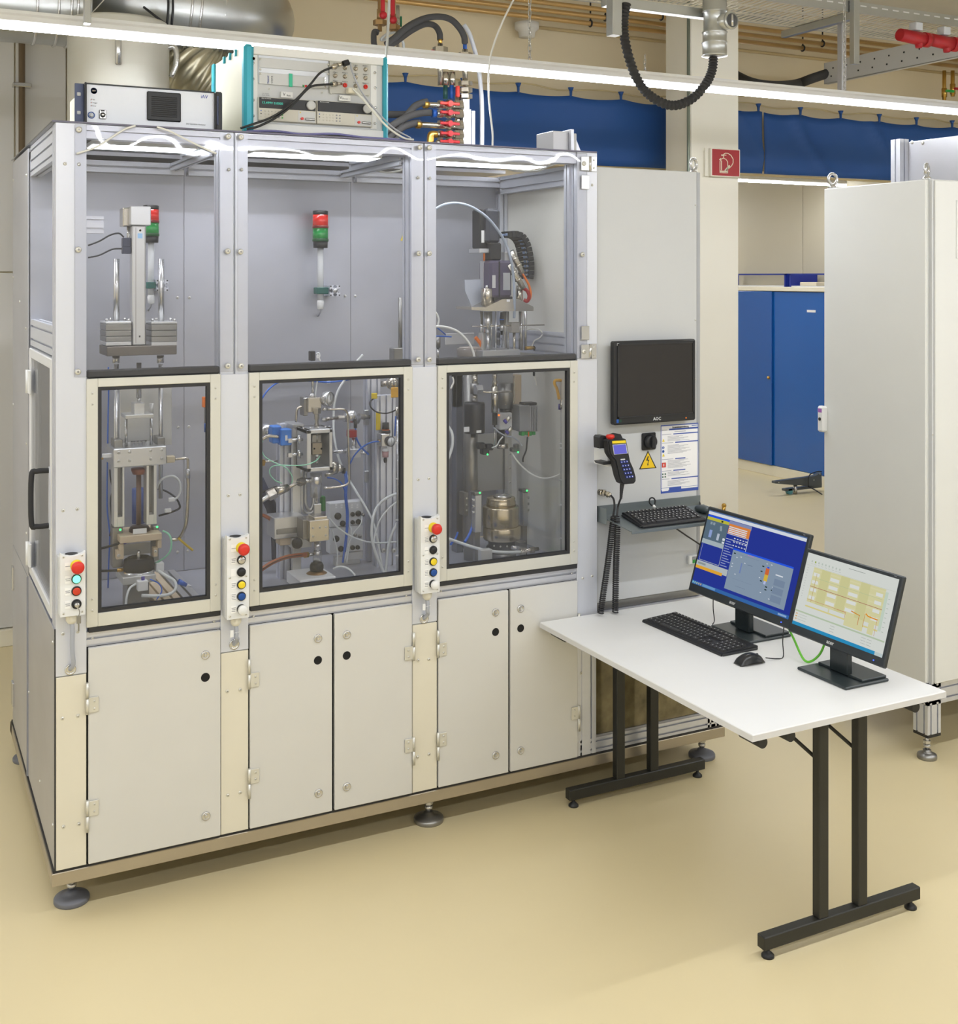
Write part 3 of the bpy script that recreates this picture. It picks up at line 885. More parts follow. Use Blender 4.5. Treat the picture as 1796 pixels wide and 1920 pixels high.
q = V.p(255, 470, yf)
MB().tube([(q.x + .010 * math.cos(a_), yf - .0012, q.z + .010 * math.sin(a_)) for a_ in [k * math.pi / 8 for k in range(16)]], .0016, 6, 2, closed=True).build('power_ring', BLUEB, t)
MB().lathe([(.0065, .003), (.005, .005), (0, .005)], (q.x, yf, q.z), (0, -1, 0)).build('power_button', GREYP, t)
q = V.p(385, 470, yf)
k = MB().box(q.x - .012, q.x + .012, yf - .006, yf, q.z - .014, q.z + .018, .004).build('key_lock', STEEL, t)
MB().lathe([(.0085, .006), (.0085, .010), (0, .010)], (q.x, yf, q.z), (0, -1, 0)).box(q.x - .006, q.x + .006, yf - .008, yf - .005, q.z + .012, q.z + .016).build('lock_barrel', BLACK, k)
MB().box(q.x - .004, q.x + .004, yf - .0115, yf - .009, q.z - .0025, q.z + .0025).build('lock_slot', WHITEP, k)
q = V.p(1567, 258, yf); lettering('iAV', .017, INKB, t, (q.x, yf - .0008, q.z), FRONT)
q = V.p(1470, 578, yf); lettering('IAV Injection Analyzer', .0075, INKG, t, (q.x, yf - .0008, q.z), FRONT)
for i, s in enumerate(('On', 'Trigger', 'Error')):
    q = V.p(268, 290 + i * 36, yf); lettering(s, .0055, INKG, t, (q.x, yf - .0008, q.z), FRONT, align='LEFT')
    MB().lathe([(.002, .0012), (0, .0014)], (q.x - .004, yf, q.z), (0, -1, 0), 10).build('status_led', mat('pale_red_led', (238, 190, 190), .4), t)

# ---- teal and white instrument rack
yf = .06
t = thing('instrument_rack', 'white desktop rack with teal corner columns holding two power supplies', 'instrument rack', (.92, .06, ZR))
rx0, rx1 = .652, 1.206
rz0, rz1 = 2.622, 2.928
MB().box(rx0 + .004, rx1 - .004, yf + .02, .50, rz0, rz1, .002).build('case', IVORY, t)
for (a, b) in ((rx0, rx0 + .036), (rx1 - .019, rx1)):
    MB().box(a, b, yf - .012, yf + .03, ZR + .001, rz1 + .004, .010).build('corner_column', TEAL, t)
for k, y in enumerate((.16, .24, .32)):
    MB().box(rx0 - .004, rx0 + .006, y, y + .016, rz1 - .022, rz1 + .003, .001).build('teal_clip', TEAL, t)
MB().box(rx0 - .004, rx0 + .004, .47, .505, rz0, rz1, .001).build('rear_column', TEAL, t)
fx0, fx1 = rx0 + .036, rx1 - .019
MB().box(fx0, fx1, yf - .006, yf + .02, rz1 - .030, rz1, .002).build('top_rail', WHITEP, t)
MB().box(fx0, fx1, yf - .006, yf + .02, rz0 + .003, rz0 + .030, .002).build('bottom_rail', WHITEP, t)
MB().box(fx0, fx1, yf + .008, yf + .02, rz0 + .02, rz1 - .02).build('backing', GREYP, t)
V = View(460, 90, 6.414)
def panel(x0, y0, x1, y1, dep=.004, m=GREYP, name='front_panel', parent=None, lift=.0):
    a, b = V.p(x0, (y0), yf), V.p(x1, y1, yf)
    # an upright rectangle: its slope in the picture comes from perspective
    za = V.p(x0, y0, yf).z; zb = V.p(x1, y1, yf).z
    return MB().box(a.x, b.x, yf - lift - dep + .008, yf - lift + .008, zb, za, .0008).build(name, m, parent or t), a.x, b.x, zb, za
for x in (100, 1560):
    panel(x - 22 if x < 500 else x - 50, 60 if x < 500 else 170, x + 52 if x < 500 else x + 24, 905 if x < 500 else 975, .003, WHITEP, 'mounting_strip')
panel(160, 66, 1002, 480, .004, PALEB, 'blank_panel')
mA, *_ = panel(166, 112, 995, 300, .006, GREYP, 'module_panel', None, .002)
mB, *_ = panel(166, 290, 950, 488, .006, GREYP, 'module_panel', None, .002)
mC, cx0, cx1, cz0, cz1 = panel(1012, 140, 1503, 578, .006, mat('connector_panel_grey', (196, 196, 190), .5), 'connector_panel', None, .002)
MB().box(V.p(945, 330, yf).x, V.p(962, 330, yf).x, yf - .006, yf, V.p(950, 490, yf).z, V.p(950, 350, yf).z, .001).build('pull_handle', STEEL, mB)
a, b = V.p(523, 308, yf), V.p(563, 470, yf)
MB().box(a.x, b.x, yf - .005, yf, b.z, a.z, .0005).build('green_label', mat('green_label', (60, 186, 150), .5), mB)
for x, s in ((272, 'Netzteil'), (320, 'U127 R')):
    q = V.p(x, 380, yf)
    lettering(s, .0085, INKB if x < 300 else INKK, mB, (q.x, yf - .0015, q.z), (math.pi / 2, -math.pi / 2, 0))
for x, m in ((695, mat('green_led', (40, 140, 60), .4)), (720, RED), (733, REDV)):
    q = V.p(x, 458, yf); MB().box(q.x - .0022, q.x + .0022, yf - .003, yf, q.z - .004, q.z + .004).build('status_led', m, mB)
# twelve sockets
SOCK = MB().lathe([(.0085, 0), (.0085, .002), (.006, .003), (.006, .011), (.0045, .011), (.0045, .006), (0, .006)], (0, 0, 0), (0, -1, 0), 14).mesh('bnc_socket', NICKEL)
SOCKR = MB().lathe([(.0085, 0), (.0085, .005), (.006, .008), (.003, .008), (.003, .004), (0, .004)], (0, 0, 0), (0, -1, 0), 14).mesh('banana_socket', RED)
for r, yy in enumerate((232, 335, 440)):
    for c, x in enumerate((1078, 1195, 1325, 1443)):
        q = V.p(x, yy + (x - 1078) * .075, yf)
        red = r == 2 and c in (1, 3)
        inst('banana_socket' if red else 'bnc_socket', SOCKR if red else SOCK, mC, (q.x, yf, q.z))
        lettering('%s %d' % ('A Sign' if c % 2 == 0 else 'Monitor', c + r * 4), .0052, INKK, mC, (q.x, yf - .0012, q.z + .0135), FRONT)
for q in ((178, 135), (178, 258), (995, 200), (995, 315), (178, 308), (1026, 150), (1478, 186), (1026, 545), (1478, 576), (285, 82), (918, 133), (285, 492), (920, 536)):
    w_ = V.p(*q, yf); inst('panel_screw', SCREW, t, (w_.x, yf - .002, w_.z))
RSCR = bolt_mesh('rack_screw', .0055, STEEL)
for q in ((97, 178), (97, 370), (97, 626), (97, 815), (1562, 295), (1566, 478), (1570, 715), (1562, 905)):
    w_ = V.p(*q, yf); inst('rack_screw', RSCR, t, (w_.x, yf + .004, w_.z))
q = V.p(93, 130, yf); MB().lathe([(.0055, .006), (0, .006)], (q.x, yf, q.z), (0, -1, 0)).build('orange_dot', ORNG, t)
# two bench power supplies
PSUF = mat('warm_grey_psu_front', (206, 203, 192), .5)
lcd = glow('lcd_digits', (90, 220, 190), .9)
for i, (x0, y0, x1, y1, knx, kny) in enumerate(((150, 590, 842, 905, 772, 690), (852, 632, 1515, 948, 1447, 735))):
    za = V.p((x0 + x1) / 2, (y0 + 22 + y0 - 0) / 2 + 12, yf).z; zb = V.p((x0 + x1) / 2, (y1 - 14), yf).z
    xa, xb = V.p(x0, y0, yf).x, V.p(x1, y1, yf).x
    ps = MB().box(xa, xb, yf - .010, yf + .006, zb, za, .002).build('power_supply', PSUF, t)
    zm = za - (za - zb) * .47
    MB().box(xa + .002, xb - .003, yf - .0115, yf - .009, zm, za - .002, .0008).build('display_window', BLACK, ps)
    kx = V.p(knx, kny, yf); MB().lathe([(.0165, 0), (.0165, .010), (.0145, .013), (0, .013)], (kx.x, yf - .010, (zm + za) / 2), (0, -1, 0)).build('dial', GREYP, ps)
    lettering('PROG. DC POWER', .0042, WHITEP, ps, (xa + .028, yf - .0118, za - .006), FRONT, align='CENTER')
    if i == 0:
        lettering('13.499V 0.0000', .0125, lcd, ps, (xa + .05, yf - .0118, (zm + za) / 2 - .001), FRONT)
    kw = (xb - xa)
    for r in range(3):
        for c in range(6):
            MB().box(xa + .022 + c * kw * .058, xa + .022 + c * kw * .058 + .006, yf - .0115, yf - .009, zm - .008 - r * .0105 - .005, zm - .008 - r * .0105, .001).build('button', PSUF if c < 4 else (GREEN if (i == 0 and c == 5) else MIDGREY), ps)
        MB().box(xa + .007, xa + .011, yf - .0115, yf - .009, zm - .008 - r * .0105 - .004, zm - .008 - r * .0105, .001).build('button', (BLUEH, INKK, PSUF)[r], ps)
    ox = xa + kw * .68
    MB().box(ox, xb - .004, yf - .011, yf - .009, zb + .003, zm - .003, .0006).build('output_field', GREYP, ps)
    MB().cyl((ox + .014, yf - .018, zb + .014), (ox + .014, yf - .009, zb + .014), .005).build('output_terminal', RED, ps)
    MB().box(ox + .026, xb - .006, yf - .016, yf - .009, zb + .009, zb + .018, .002).build('toggle', STEELD, ps)
    MB().box(ox + .006, ox + .010, yf - .0115, yf - .009, zm - .010, zm - .006).build('yellow_mark', YELL, ps)
    wl = V.p((492, 1187)[i], (565, 605)[i], yf)
    MB().box(wl.x - .022, wl.x + .022, yf - .009, yf - .004, wl.z - .011, wl.z + .010, .0005).build('name_label', WHITEP, t)
    lettering('V', .017, INKK, t, (wl.x - (.011, .016)[i], yf - .0094, wl.z), FRONT)
    lettering(('Batt', 'Boost 1')[i], .009, INKK, t, (wl.x + (.006, .004)[i], yf - .0094, wl.z - .003), FRONT)
q = V.p(190, 545, yf); lettering('DC Power', .0055, INKG, t, (q.x + .016, yf - .001, q.z), FRONT); lettering('Rack Mount', .0055, INKG, t, (q.x + .017, yf - .001, q.z - .006), FRONT)
# leads in front of the rack
def lead(name, label, pts, r, m, cat='cable', n=8, group=None):
    t_ = thing(name, label, cat, pts[0], group=group)
    MB().tube(pts, r, 8, n).build('sheath', m, t_)
    return t_
l1 = lead('signal_lead', 'black lead rising to the upper socket row of the instrument rack', [V.p(1215, 180, .01), V.p(1040, 235, .0), V.p(900, 300, .0), V.p(780, 440, -.005), V.p(640, 590, -.005), V.p(480, 730, .0), V.p(300, 840, .01), V.p(80, 920, .015), V.p(-60, 965, .02)], .0042, BLACK)
MB().cyl(V.p(1175, 190, .01), V.p(1240, 172, .01), .011).build('connector_cap', BLACK, l1)
MB().cyl(V.p(1035, 235, .0), V.p(1110, 205, .004), .0085).cyl(V.p(1110, 205, .004), V.p(1175, 190, .01), .0065).build('connector', NICKEL, l1)
l2 = lead('signal_lead', 'black lead ending at the lower socket row of the instrument rack', [V.p(1040, 435, .02), V.p(920, 442, .01), V.p(800, 460, .0), V.p(720, 520, .0), V.p(600, 650, .0), V.p(480, 760, .0), V.p(330, 860, .01), V.p(150, 945, .02), V.p(20, 975, .02)], .0042, BLACK)
MB().cyl(V.p(1035, 437, .02), V.p(1095, 432, .035), .009).cyl(V.p(1095, 432, .035), V.p(1155, 428, .05), .005).build('connector', NICKEL, l2)
l3 = lead('grey_lead', 'grey lead from a white plug hanging down the right side of the rack', [V.p(1290, 490, .02), V.p(1400, 600, .0), V.p(1560, 790, -.005), V.p(1720, 960, .0), V.p(1900, 1080, .01), P(775, 262, .02)], .004, WCABLE)
MB().box(V.p(1230, 500, .03).x, V.p(1330, 500, .03).x, .02, .05, V.p(1280, 545, .03).z, V.p(1280, 480, .03).z, .003).build('d_sub_plug', mat('ivory_plug', (222, 216, 196), .5), l3)
lead('white_lead', 'pale lead looping over the connector panel of the rack', [V.p(1260, 170, .02), V.p(1290, 300, .02), V.p(1400, 530, .01), V.p(1560, 740, .0), V.p(1780, 960, .01), P(770, 259, .03)], .0032, GCABLE)
t = MB()
for k in range(26):
    x = .66 + .56 * k / 26
t.tube([(.655, .030, ZR + .004), (.76, .024, ZR + .010), (.86, .03, ZR + .005), (.98, .022, ZR + .012), (1.1, .028, ZR + .006), (1.24, .03, ZR + .006), (1.30, .04, ZR + .004)], .0045, 7, 6)
tag(t.build('bubble_film_strip', mat('purple_tinted_film', (120, 118, 170), .25, 0, .1)), 'crumpled purplish film strip under the front of the instrument rack', 'film strip')

# small sheet metal box on the right end of the roof
t = thing('junction_box', 'small brushed metal box with angle bracket on the right end of the bench roof', 'box', (2.0, .12, ZR))
a, b = P(1037, 245, .12), P(1066, 281, .12)
MB().box(a.x, b.x, .12, .26, ZR + .0, a.z, .002).build('case', SHEET, t)
MB().box(b.x, b.x + .014, .10, .26, ZR, a.z + .008, .001).build('face_plate', ALU, t)
MB().box(b.x + .014, b.x + .045, .13, .24, ZR + .01, a.z - .004, .001).build('side_plate', STEELD, t)
MB().prism([(0, 0), (.04, -.085), (.0, -.085)], lambda u, v, a_: (b.x + .045 + u, a_, a.z - .004 + v), .15, .155).build('gusset', ALU, t)

# ------------------------------------------------------------------ cooling water manifold behind the bench roof
V = View(640, 0, 5.6125)
YM = 1.15
t = thing('water_manifold', 'nickel valve manifold with red handles standing behind the instrument rack', 'manifold', V.p(1310, 1500, YM))
mb = MB(); V.box(mb, 1280, 1040, 1350, 1530, YM, .08); mb.box(V.p(1350, 0, YM).x, V.p(1365, 0, YM).x, YM, YM + .1, ZR, V.p(1355, 1150, YM).z); mb.build('mounting_plate', ALU, t)
mb = MB(); V.box(mb, 1372, 1165, 1410, 1530, YM + .02, .03); mb.build('side_profile', ALU, t)
mb = MB(); V.rod(mb, 1225, 1000, 1560, 60, YM + .03); mb.build('manifold_pipe', NICKEL, t)
for i, y in enumerate((1100, 1195, 1310, 1415, 1500)):
    br = MB()
    x0 = (900, 985, 820, 1000, 1000)[i]
    V.rodx(br, x0, 1280, y, 62 if i < 4 else 50, YM)
    for xx in (1040, 1210, 1250):
        a = V.p(xx, y, YM); br.hexn((a.x - .010, YM, a.z), (a.x + .010, YM, a.z), .022)
    bo = br.build('valve_branch', NICKEL, t)
    c = V.p(1135, y, YM)
    MB().sphere((c.x, YM, c.z), .026, 12).build('valve_body', NICKEL, bo)
    c2 = V.p(1135, y - 8, YM - .03)
    MB().box(c2.x - .052, c2.x + .052, YM - .045, YM - .033, c2.z - .007, c2.z + .007, .003).cyl((c2.x, YM - .05, c2.z), (c2.x, YM - .02, c2.z), .014).build('valve_handle', REDV if i else RED, bo)
    if i < 3:
        a = V.p(x0, y, YM)
        MB().cyl((a.x - .016, YM, a.z), (a.x + .004, YM, a.z), .02).build('hose_ferrule', (BRASS, BLUEB, BRASS)[i], bo)
mb = MB(); mb.tube([V.p(1000, 1415, YM), V.p(950, 1415, YM), V.p(940, 1450, YM), V.p(935, 1530, YM)], .018, 10, 5); mb.build('brass_elbow', BRASS, t)
for x in (1095, 1165):
    f = MB(); V.rod(f, x, 760, 900, 70, YM + .02); f.build('filter_bowl', NICKEL, t)
for x, m in ((1095, mat('dark_green_grip', (20, 70, 66), .5)), (1160, BLUEB)):
    f = MB(); V.rod(f, x, 900, 1040, 50, YM + .02); f.build('drain_grip', m, t)
f = MB(); V.box(f, 1215, 900, 1250, 1020, YM - .02, .02, .004); f.build('valve_handle', RED, t)
f = MB(); V.rod(f, 1305, 640, 1040, 52, YM + .02)
for y in (880, 1015, 950): 
    a = V.p(1305, y, YM + .02); f.hexn((a.x, a.y, a.z - .01), (a.x, a.y, a.z + .01), .035)
f.build('riser_pipe', NICKEL, t)
for x, yt, ferr in ((1300, 480, BLUEB), (1040, 420, BRASS)):
    f = MB(); V.rod(f, x, yt + 40, 900, 58, YM + .02)
    a = V.p(x, yt + 110, YM + .02); f.hexn((a.x, a.y, a.z - .015), (a.x, a.y, a.z + .015), .038)
    r_ = f.build('riser_valve', NICKEL, t)
    f = MB(); V.rod(f, x, yt - 30, yt + 50, 44, YM + .02); f.build('hose_ferrule', ferr, r_)
    f = MB(); V.box(f, x - 90, yt + 100, x - 55, yt + 170, YM - .01, .02, .003); f.build('valve_handle', REDV, r_)
def hose(name, label, pts, w_, m, group=None, n=8, cat='hose', V_=None):
    V_ = V_ or V
    t_ = thing(name, label, cat, V_.p(*pts[0]), group=group)
    mb_ = MB(); V_.tube(mb_, pts, w_, 12, n); mb_.build('hose_body', m, t_)
    return t_
hose('insulated_hose', 'black insulated hose arching over to the blue ferrule riser', [(470, 470, YM), (560, 400, YM), (700, 280, YM), (860, 200, YM), (1020, 175, YM), (1150, 205, YM), (1240, 290, YM), (1290, 380, YM), (1300, 450, YM + .02)], 70, DHOSE)
hose('insulated_hose', 'black insulated hose bending down to the brass ferrule riser', [(480, 500, YM + .06), (600, 420, YM + .06), (740, 320, YM + .06), (880, 255, YM + .06), (980, 270, YM + .05), (1030, 340, YM + .03), (1040, 420, YM + .02)], 66, DHOSE)
hose('insulated_hose', 'short black insulated hose hooked up at the wall valve', [(390, 345, YM + .1), (350, 335, YM + .1), (340, 400, YM + .08), (355, 490, YM + .06), (440, 530, YM + .05), (520, 500, YM + .04)], 62, DHOSE)
hose('insulated_hose', 'black insulated hose bending into the topmost manifold branch', [(905, 1070, YM), (840, 1085, YM), (770, 1120, YM), (700, 1200, YM), (620, 1300, YM - .02), (560, 1500, YM - .02)], 72, DHOSE)
hose('insulated_hose', 'black insulated hose at the blue ferrule of the second branch', [(940, 1185, YM), (840, 1190, YM), (720, 1220, YM - .02), (600, 1280, YM - .04), (510, 1340, YM - .05), (440, 1400, YM - .05)], 74, DHOSE)
hose('insulated_hose', 'black insulated hose at the third manifold branch', [(825, 1295, YM), (760, 1300, YM), (660, 1330, YM - .02), (570, 1390, YM - .03), (480, 1450, YM - .03), (420, 1500, YM - .03)], 78, DHOSE)
hose('insulated_hose', 'horizontal black insulated hose behind the other manifold hoses', [(700, 1205, YM + .1), (600, 1205, YM + .1), (480, 1205, YM + .1), (380, 1205, YM + .1)], 74, DHOSE)
hose('clear_water_hose', 'pale water hose dropping along the right of the manifold', [(1290, 260, YM + .05), (1350, 360, YM + .04), (1400, 520, YM + .02), (1430, 650, YM), (1460, 850, YM), (1478, 1100, YM), (1480, 1400, YM), (1478, 1560, YM)], 46, mat('translucent_pale_hose', (206, 210, 218), .3, 0, .02))
hose('grey_tube', 'upright grey cable conduit beside the right teal column', [(505, -40, .54), (500, 100, .54), (485, 400, .54), (465, 700, .54), (460, 1000, .54), (460, 1440, .54)], 30, mat('pale_grey_conduit', (196, 198, 196), .5), cat='conduit')
hose('thin_white_cable', 'thin white cable hanging in front of the strip lamp right of the manifold', [(1840, -60, .50), (1700, 220, .50), (1600, 480, .5), (1560, 660, .5), (1548, 850, .5), (1550, 1000, .45), (1565, 1180, .4), (1590, 1400, .4), (1590, 1545, .4)], 20, WCABLE, cat='cable')
# valves on the wall pipes above
for (x, hx, y0, y1, nm) in ((405, 440, -20, 330, 'left'), (545, 545, 30, 330, 'right')):
    t = thing('ball_valve', 'brass ball valve with long red lever hanging from the ceiling pipes, %s one' % nm, 'valve', V.p(x, y1, YM + .15), group='ball valves above the manifold')
    f = MB(); V.rod(f, x, y0 - 60, y1, 46, YM + .15); V.rod(f, x, y0 + 120, y0 + 230, 66, YM + .15)
    a = V.p(x, y0 + 260, YM + .15); f.hexn((a.x, a.y, a.z - .012), (a.x, a.y, a.z + .012), .034)
    f.build('valve_body', mat('tarnished_brass', (160, 128, 84), .4, .7), t)
    a, b = V.p(hx, y0 + 10, YM + .08), V.p(hx, y0 + 180, YM + .08)
    MB().box(a.x - .011, a.x + .011, a.y, a.y + .01, b.z - .01, a.z + .04, .004).sphere((b.x, b.y, b.z), .02, 10).build('lever', REDV, t)
t = thing('wall_pipe_valve', 'slender nickel valve with green lever beside the red levers', 'valve', V.p(590, 530, YM + .2))
f = MB(); V.rod(f, 592, 60, 530, 40, YM + .2); V.rod(f, 592, 190, 300, 56, YM + .2); f.build('valve_body', NICKEL, t)
f = MB(); V.box(f, 622, 170, 640, 280, YM + .15, .01); f.build('lever', mat('green_lever', (20, 110, 70), .5), t)
hose('clear_water_hose', 'short clear hose curling below the slender nickel valve', [(560, 340, YM + .15), (480, 360, YM + .12), (420, 420, YM + .12), (560, 400, YM + .2), (640, 430, YM + .2), (655, 500, YM + .2), (640, 560, YM + .2)], 30, CLEAR)

# ------------------------------------------------------------------ ventilation: silencer drum, round ducts, flexible duct
GALV = mat('galvanised_sheet', (186, 188, 186), .3, .85, .06, (3, 3, 3), detail=5)
V = View(0, 0, 3.454)
t = thing('silencer_drum', 'large upright galvanised drum behind the analyser', 'drum', V.p(770, 700, 1.75))
c = V.p(770, 300, 1.75); rr = V.s(770, 1.75, 632) / 2
zt = V.p(770, 105, 1.55).z
MB().lathe([(0, 2.62), (rr, 2.62), (rr, zt), (rr * .96, zt + .012), (0, zt + .02)], (c.x, c.y, 0), (0, 0, 1), 40).build('drum_shell', mat('pale_galvanised_drum', (210, 208, 198), .42, .45, .02), t)
for x, y0, y1 in ((685, 262, 412), (1105, 310, 500)):
    b = V.p(x, y1, 1.75)
    ang = (-1.75 if x < 900 else -.35)
    e = Vector((c.x + math.cos(ang) * rr, c.y + math.sin(ang) * rr, 0))
    z0, z1 = V.p(x, y1, e.y).z, V.p(x, y0, e.y).z
    d_ = Vector((math.cos(ang), math.sin(ang), 0))
    MB().tube([e + Vector((0, 0, z1)) - d_ * .01, e + Vector((0, 0, z1)) + d_ * .03, e + Vector((0, 0, (z0 + z1) / 2)) + d_ * .035, e + Vector((0, 0, z0)) + d_ * .012], .014, 8, 5).build('toggle_clamp', STEEL, t)
t = thing('round_duct', 'shiny galvanised round duct bending away behind the strip lamp', 'duct', V.p(1200, 60, 1.9))
def seam_duct(mb_, pts, r):
    pts = smooth_path(pts, 8)
    mb_.tube(pts, r, 28, 1, smooth=False)
mb = MB(); seam_duct(mb, [V.p(760, -40, 2.2), V.p(950, 20, 2.1), V.p(1120, 50, 2.05), V.p(1300, 70, 2.05), V.p(1480, 90, 2.1), V.p(1600, 110, 2.25), V.p(1640, 140, 2.5)], .235)
mb.build('duct_shell', GALV, t)
for x, y, yy, sl in ((950, 20, 2.1, 0), (1180, 56, 2.05, 0), (1240, 63, 2.05, 0), (1390, 80, 2.07, 0), (1545, 100, 2.17, .35)):
    q = V.p(x, y, yy)
    ax = Vector((1, sl, -.05)).normalized(); u_, v_ = axes_of(ax)
    MB().tube([q + (u_ * math.cos(k * math.pi / 12) + v_ * math.sin(k * math.pi / 12)) * .238 for k in range(24)], .008, 6, 1, closed=True).build('duct_bead', STEEL, t)
t = thing('flexible_duct', 'ribbed flexible metal duct running down behind the instrument rack', 'duct', V.p(1300, 480, 1.9))
mb = MB(); path = smooth_path([V.p(1180, 240, 2.3), V.p(1200, 380, 2.2), V.p(1270, 480, 2.1), V.p(1400, 560, 2.1), V.p(1500, 600, 2.1)], 26)
mb.tube(path, lambda f: .19 + .012 * math.sin(f * 26 * 2 * math.pi), 28, 1, smooth=False)
mb.build('duct_hose', mat('flexible_aluminium', (190, 184, 160), .32, .8, .05), t)
t = thing('round_duct', 'left horizontal galvanised duct above the strip lamp at the picture corner', 'duct', V.p(150, 20, 2.0))
mb = MB(); seam_duct(mb, [V.p(-200, -25, 2.0), V.p(100, 5, 2.0), V.p(300, 22, 2.0), V.p(460, 40, 2.0), V.p(560, 50, 2.0)], .20); mb.build('duct_shell', GALV, t)
for x in (215, 350, 430, 470):
    q = V.p(x, 5 + (x - 100) * .095, 2.0)
    MB().tube([q + Vector((0, math.cos(k * math.pi / 12), math.sin(k * math.pi / 12))) * .203 for k in range(24)], .007, 6, 1, closed=True).build('duct_bead', STEEL, t)
t = thing('suspension_bracket', 'galvanised channel hanger with slotted brace over the left end of the strip lamp', 'bracket', V.p(575, 150, .66))
mb = MB(); V.box(mb, 548, -200, 590, 150, .52, .04); mb.build('channel', GALV, t)
mb = MB(); a, b = V.p(600, 80, .66), V.p(700, -30, .72); mb.prism([(-.012, 0), (.012, 0), (.012, .004), (-.012, .004)], lambda u, v, f: a + (b - a) * f + Vector((u, v, u)), 0, 1.6); mb.build('slotted_brace', WHITEP, t)
t = thing('duct_cable', 'pair of black cables strapped over the round duct', 'cable', V.p(1090, 20, 1.8))
for dx in (0, 30):
    mb = MB(); V.tube(mb, [(1088 + dx, -40, 1.76), (1090 + dx, 60, 1.74), (1082 + dx, 150, 1.76), (1084 + dx, 180, 1.78)], 16); mb.build('cable_run', BLACK, t)
mb = MB(); V.tube(mb, [(930, 45, 1.75), (1000, 100, 1.72), (1075, 155, 1.74)], 16); mb.build('cable_run', BLACK, t)
t = thing('wall_conduit', 'upright brown conduit with a pipe clip on the grey wall at the left', 'conduit', P(40, 290, 3.08))
q = P(41, 160, 3.06)
MB().cyl((q.x, 3.06, .1), (q.x, 3.06, 4.28), .018).build('conduit_run', mat('bronze_conduit', (120, 104, 84), .4, .5), t)
q = P(41, 160, 3.06); MB().box(q.x - .05, q.x + .05, 3.03, 3.1, q.z - .012, q.z + .012, .004).build('pipe_clip', STEEL, t)

# ------------------------------------------------------------------ extraction duct with black hose, cable tray, red couplings
V = View(900, 0, 2.993)
YD = -.05
t = thing('extraction_drop', 'galvanised extraction pipe with round inspection lid above the fire sign', 'pipe', V.p(1310, 320, YD))
c = V.p(1316, 100, YD); r_ = V.s(1316, YD, 134) / 2
zs = [V.p(1316, y, YD).z for y in (-400, 62, 70, 172, 182, 232, 240, 308, 316)]
MB().lathe([(r_, zs[0]), (r_, zs[1]), (r_ * 1.07, zs[1] - .003), (r_ * 1.0, zs[2]), (r_ * .93, zs[2] - .004), (r_ * .93, zs[3]), (r_ * 1.08, zs[4]), (r_ * 1.0, zs[4] - .006), (r_ * 1.0, zs[5]), (r_ * 1.08, zs[6]), (r_ * 1.02, zs[6] - .004), (r_ * 1.02, zs[7]), (r_ * 1.07, zs[8]), (r_ * .55, zs[8])], (c.x, c.y, 0), (0, 0, 1), 32).build('pipe_shell', GALV, t)
q = V.p(1404, 116, YD - .07)
br = V.s(1404, YD, 94) / 2
ax = Vector((.05, -1, .0)).normalized()
st = Vector((c.x, c.y, q.z))
MB().cyl(st, Vector((q.x, q.y, q.z)), br).lathe([(br * 1.05, 0), (br * 1.08, .006), (br, .010), (0, .010)], q, ax).build('inspection_branch', GALV, t)
lid = Vector(q) + ax * .011
u_, v_ = axes_of(ax)
MB().lathe([(br * .82, 0), (0, .0)], lid, ax).build('lid_face', mat('dark_galvanised', (120, 122, 126), .4, .6), t)
MB().cyl(lid + Vector((0, 0, -br * .72)), lid + Vector((0, 0, br * .72)), .006).build('lid_bar', STEEL, t)
t = thing('extraction_hose', 'black ribbed extraction hose hanging in a deep loop', 'hose', V.p(1310, 320, YD))
path = smooth_path([V.p(820, 20, YD), V.p(806, 120, YD), V.p(812, 220, YD), V.p(842, 345, YD), V.p(890, 460, YD), V.p(965, 545, YD), V.p(1075, 592, YD), V.p(1180, 560, YD), V.p(1260, 480, YD), V.p(1300, 400, YD), V.p(1310, 318, YD)], 34)
rb = V.s(1000, YD, 50) / 2
mb = MB(); mb.tube(path, lambda f: rb * (1 + .13 * math.sin(f * 52 * 2 * math.pi)) , 14, 1, smooth=False)
mb.build('hose_body', RUBBER, t)
t = thing('channel_hanger', 'short galvanised channel hanger above the left end of the black hose', 'bracket', V.p(770, 195, YD + .02))
mb = MB(); V.box(mb, 745, -300, 798, 195, YD - .01, .05); mb.build('channel', GALV, t)
mb = MB(); a = V.p(745, -12, YD); mb.box(a.x, a.x + .62, YD + .05, YD + .09, a.z - .02, a.z + .02, .002); mb.build('cross_channel', GALV, t)

# cable tray
V = View(1300, 0, 3.621)
YT0, YT1 = 1.25, 1.75
t = thing('cable_tray', 'white perforated cable tray hanging under the ceiling at the upper right', 'cable tray', V.p(1000, 160, YT0))
zT = V.p(1440, 130, YT0).z
xa, xb = V.p(330, 0, YT0).x - 1.0, V.p(1796, 0, YT0).x + 1.4
TRAY = mat('white_tray_steel', (216, 210, 192), .45, .3)
L = xb - xa
n = int(L / .045)
for k in range(n):
    x = xa + k * .045
    MB().prism([(0, 0), (.022, 0), (.052, .5), (.030, .5)], lambda u, v, a: (x + u, YT0 + v, zT + a), 0, .003).build('tray_rib', TRAY, t)
for y in (YT0, YT0 + .16, YT0 + .33, YT1 - .02):
    MB().box(xa, xb, y, y + .02, zT - .002, zT + .004).build('tray_runner', TRAY, t)
for y in (YT0 - .004, YT1):
    MB().box(xa, xb, y, y + .004, zT - .004, zT + .065).build('tray_flange', GALV, t)
for k in range(int(L / .09)):
    MB().box(xa + .02 + k * .09, xa + .07 + k * .09, YT0 - .005, YT0 - .003, zT + .038, zT + .046).build('flange_slot', WHITEP, t)
xs = V.p(1096, 300, YT0 - .03).x
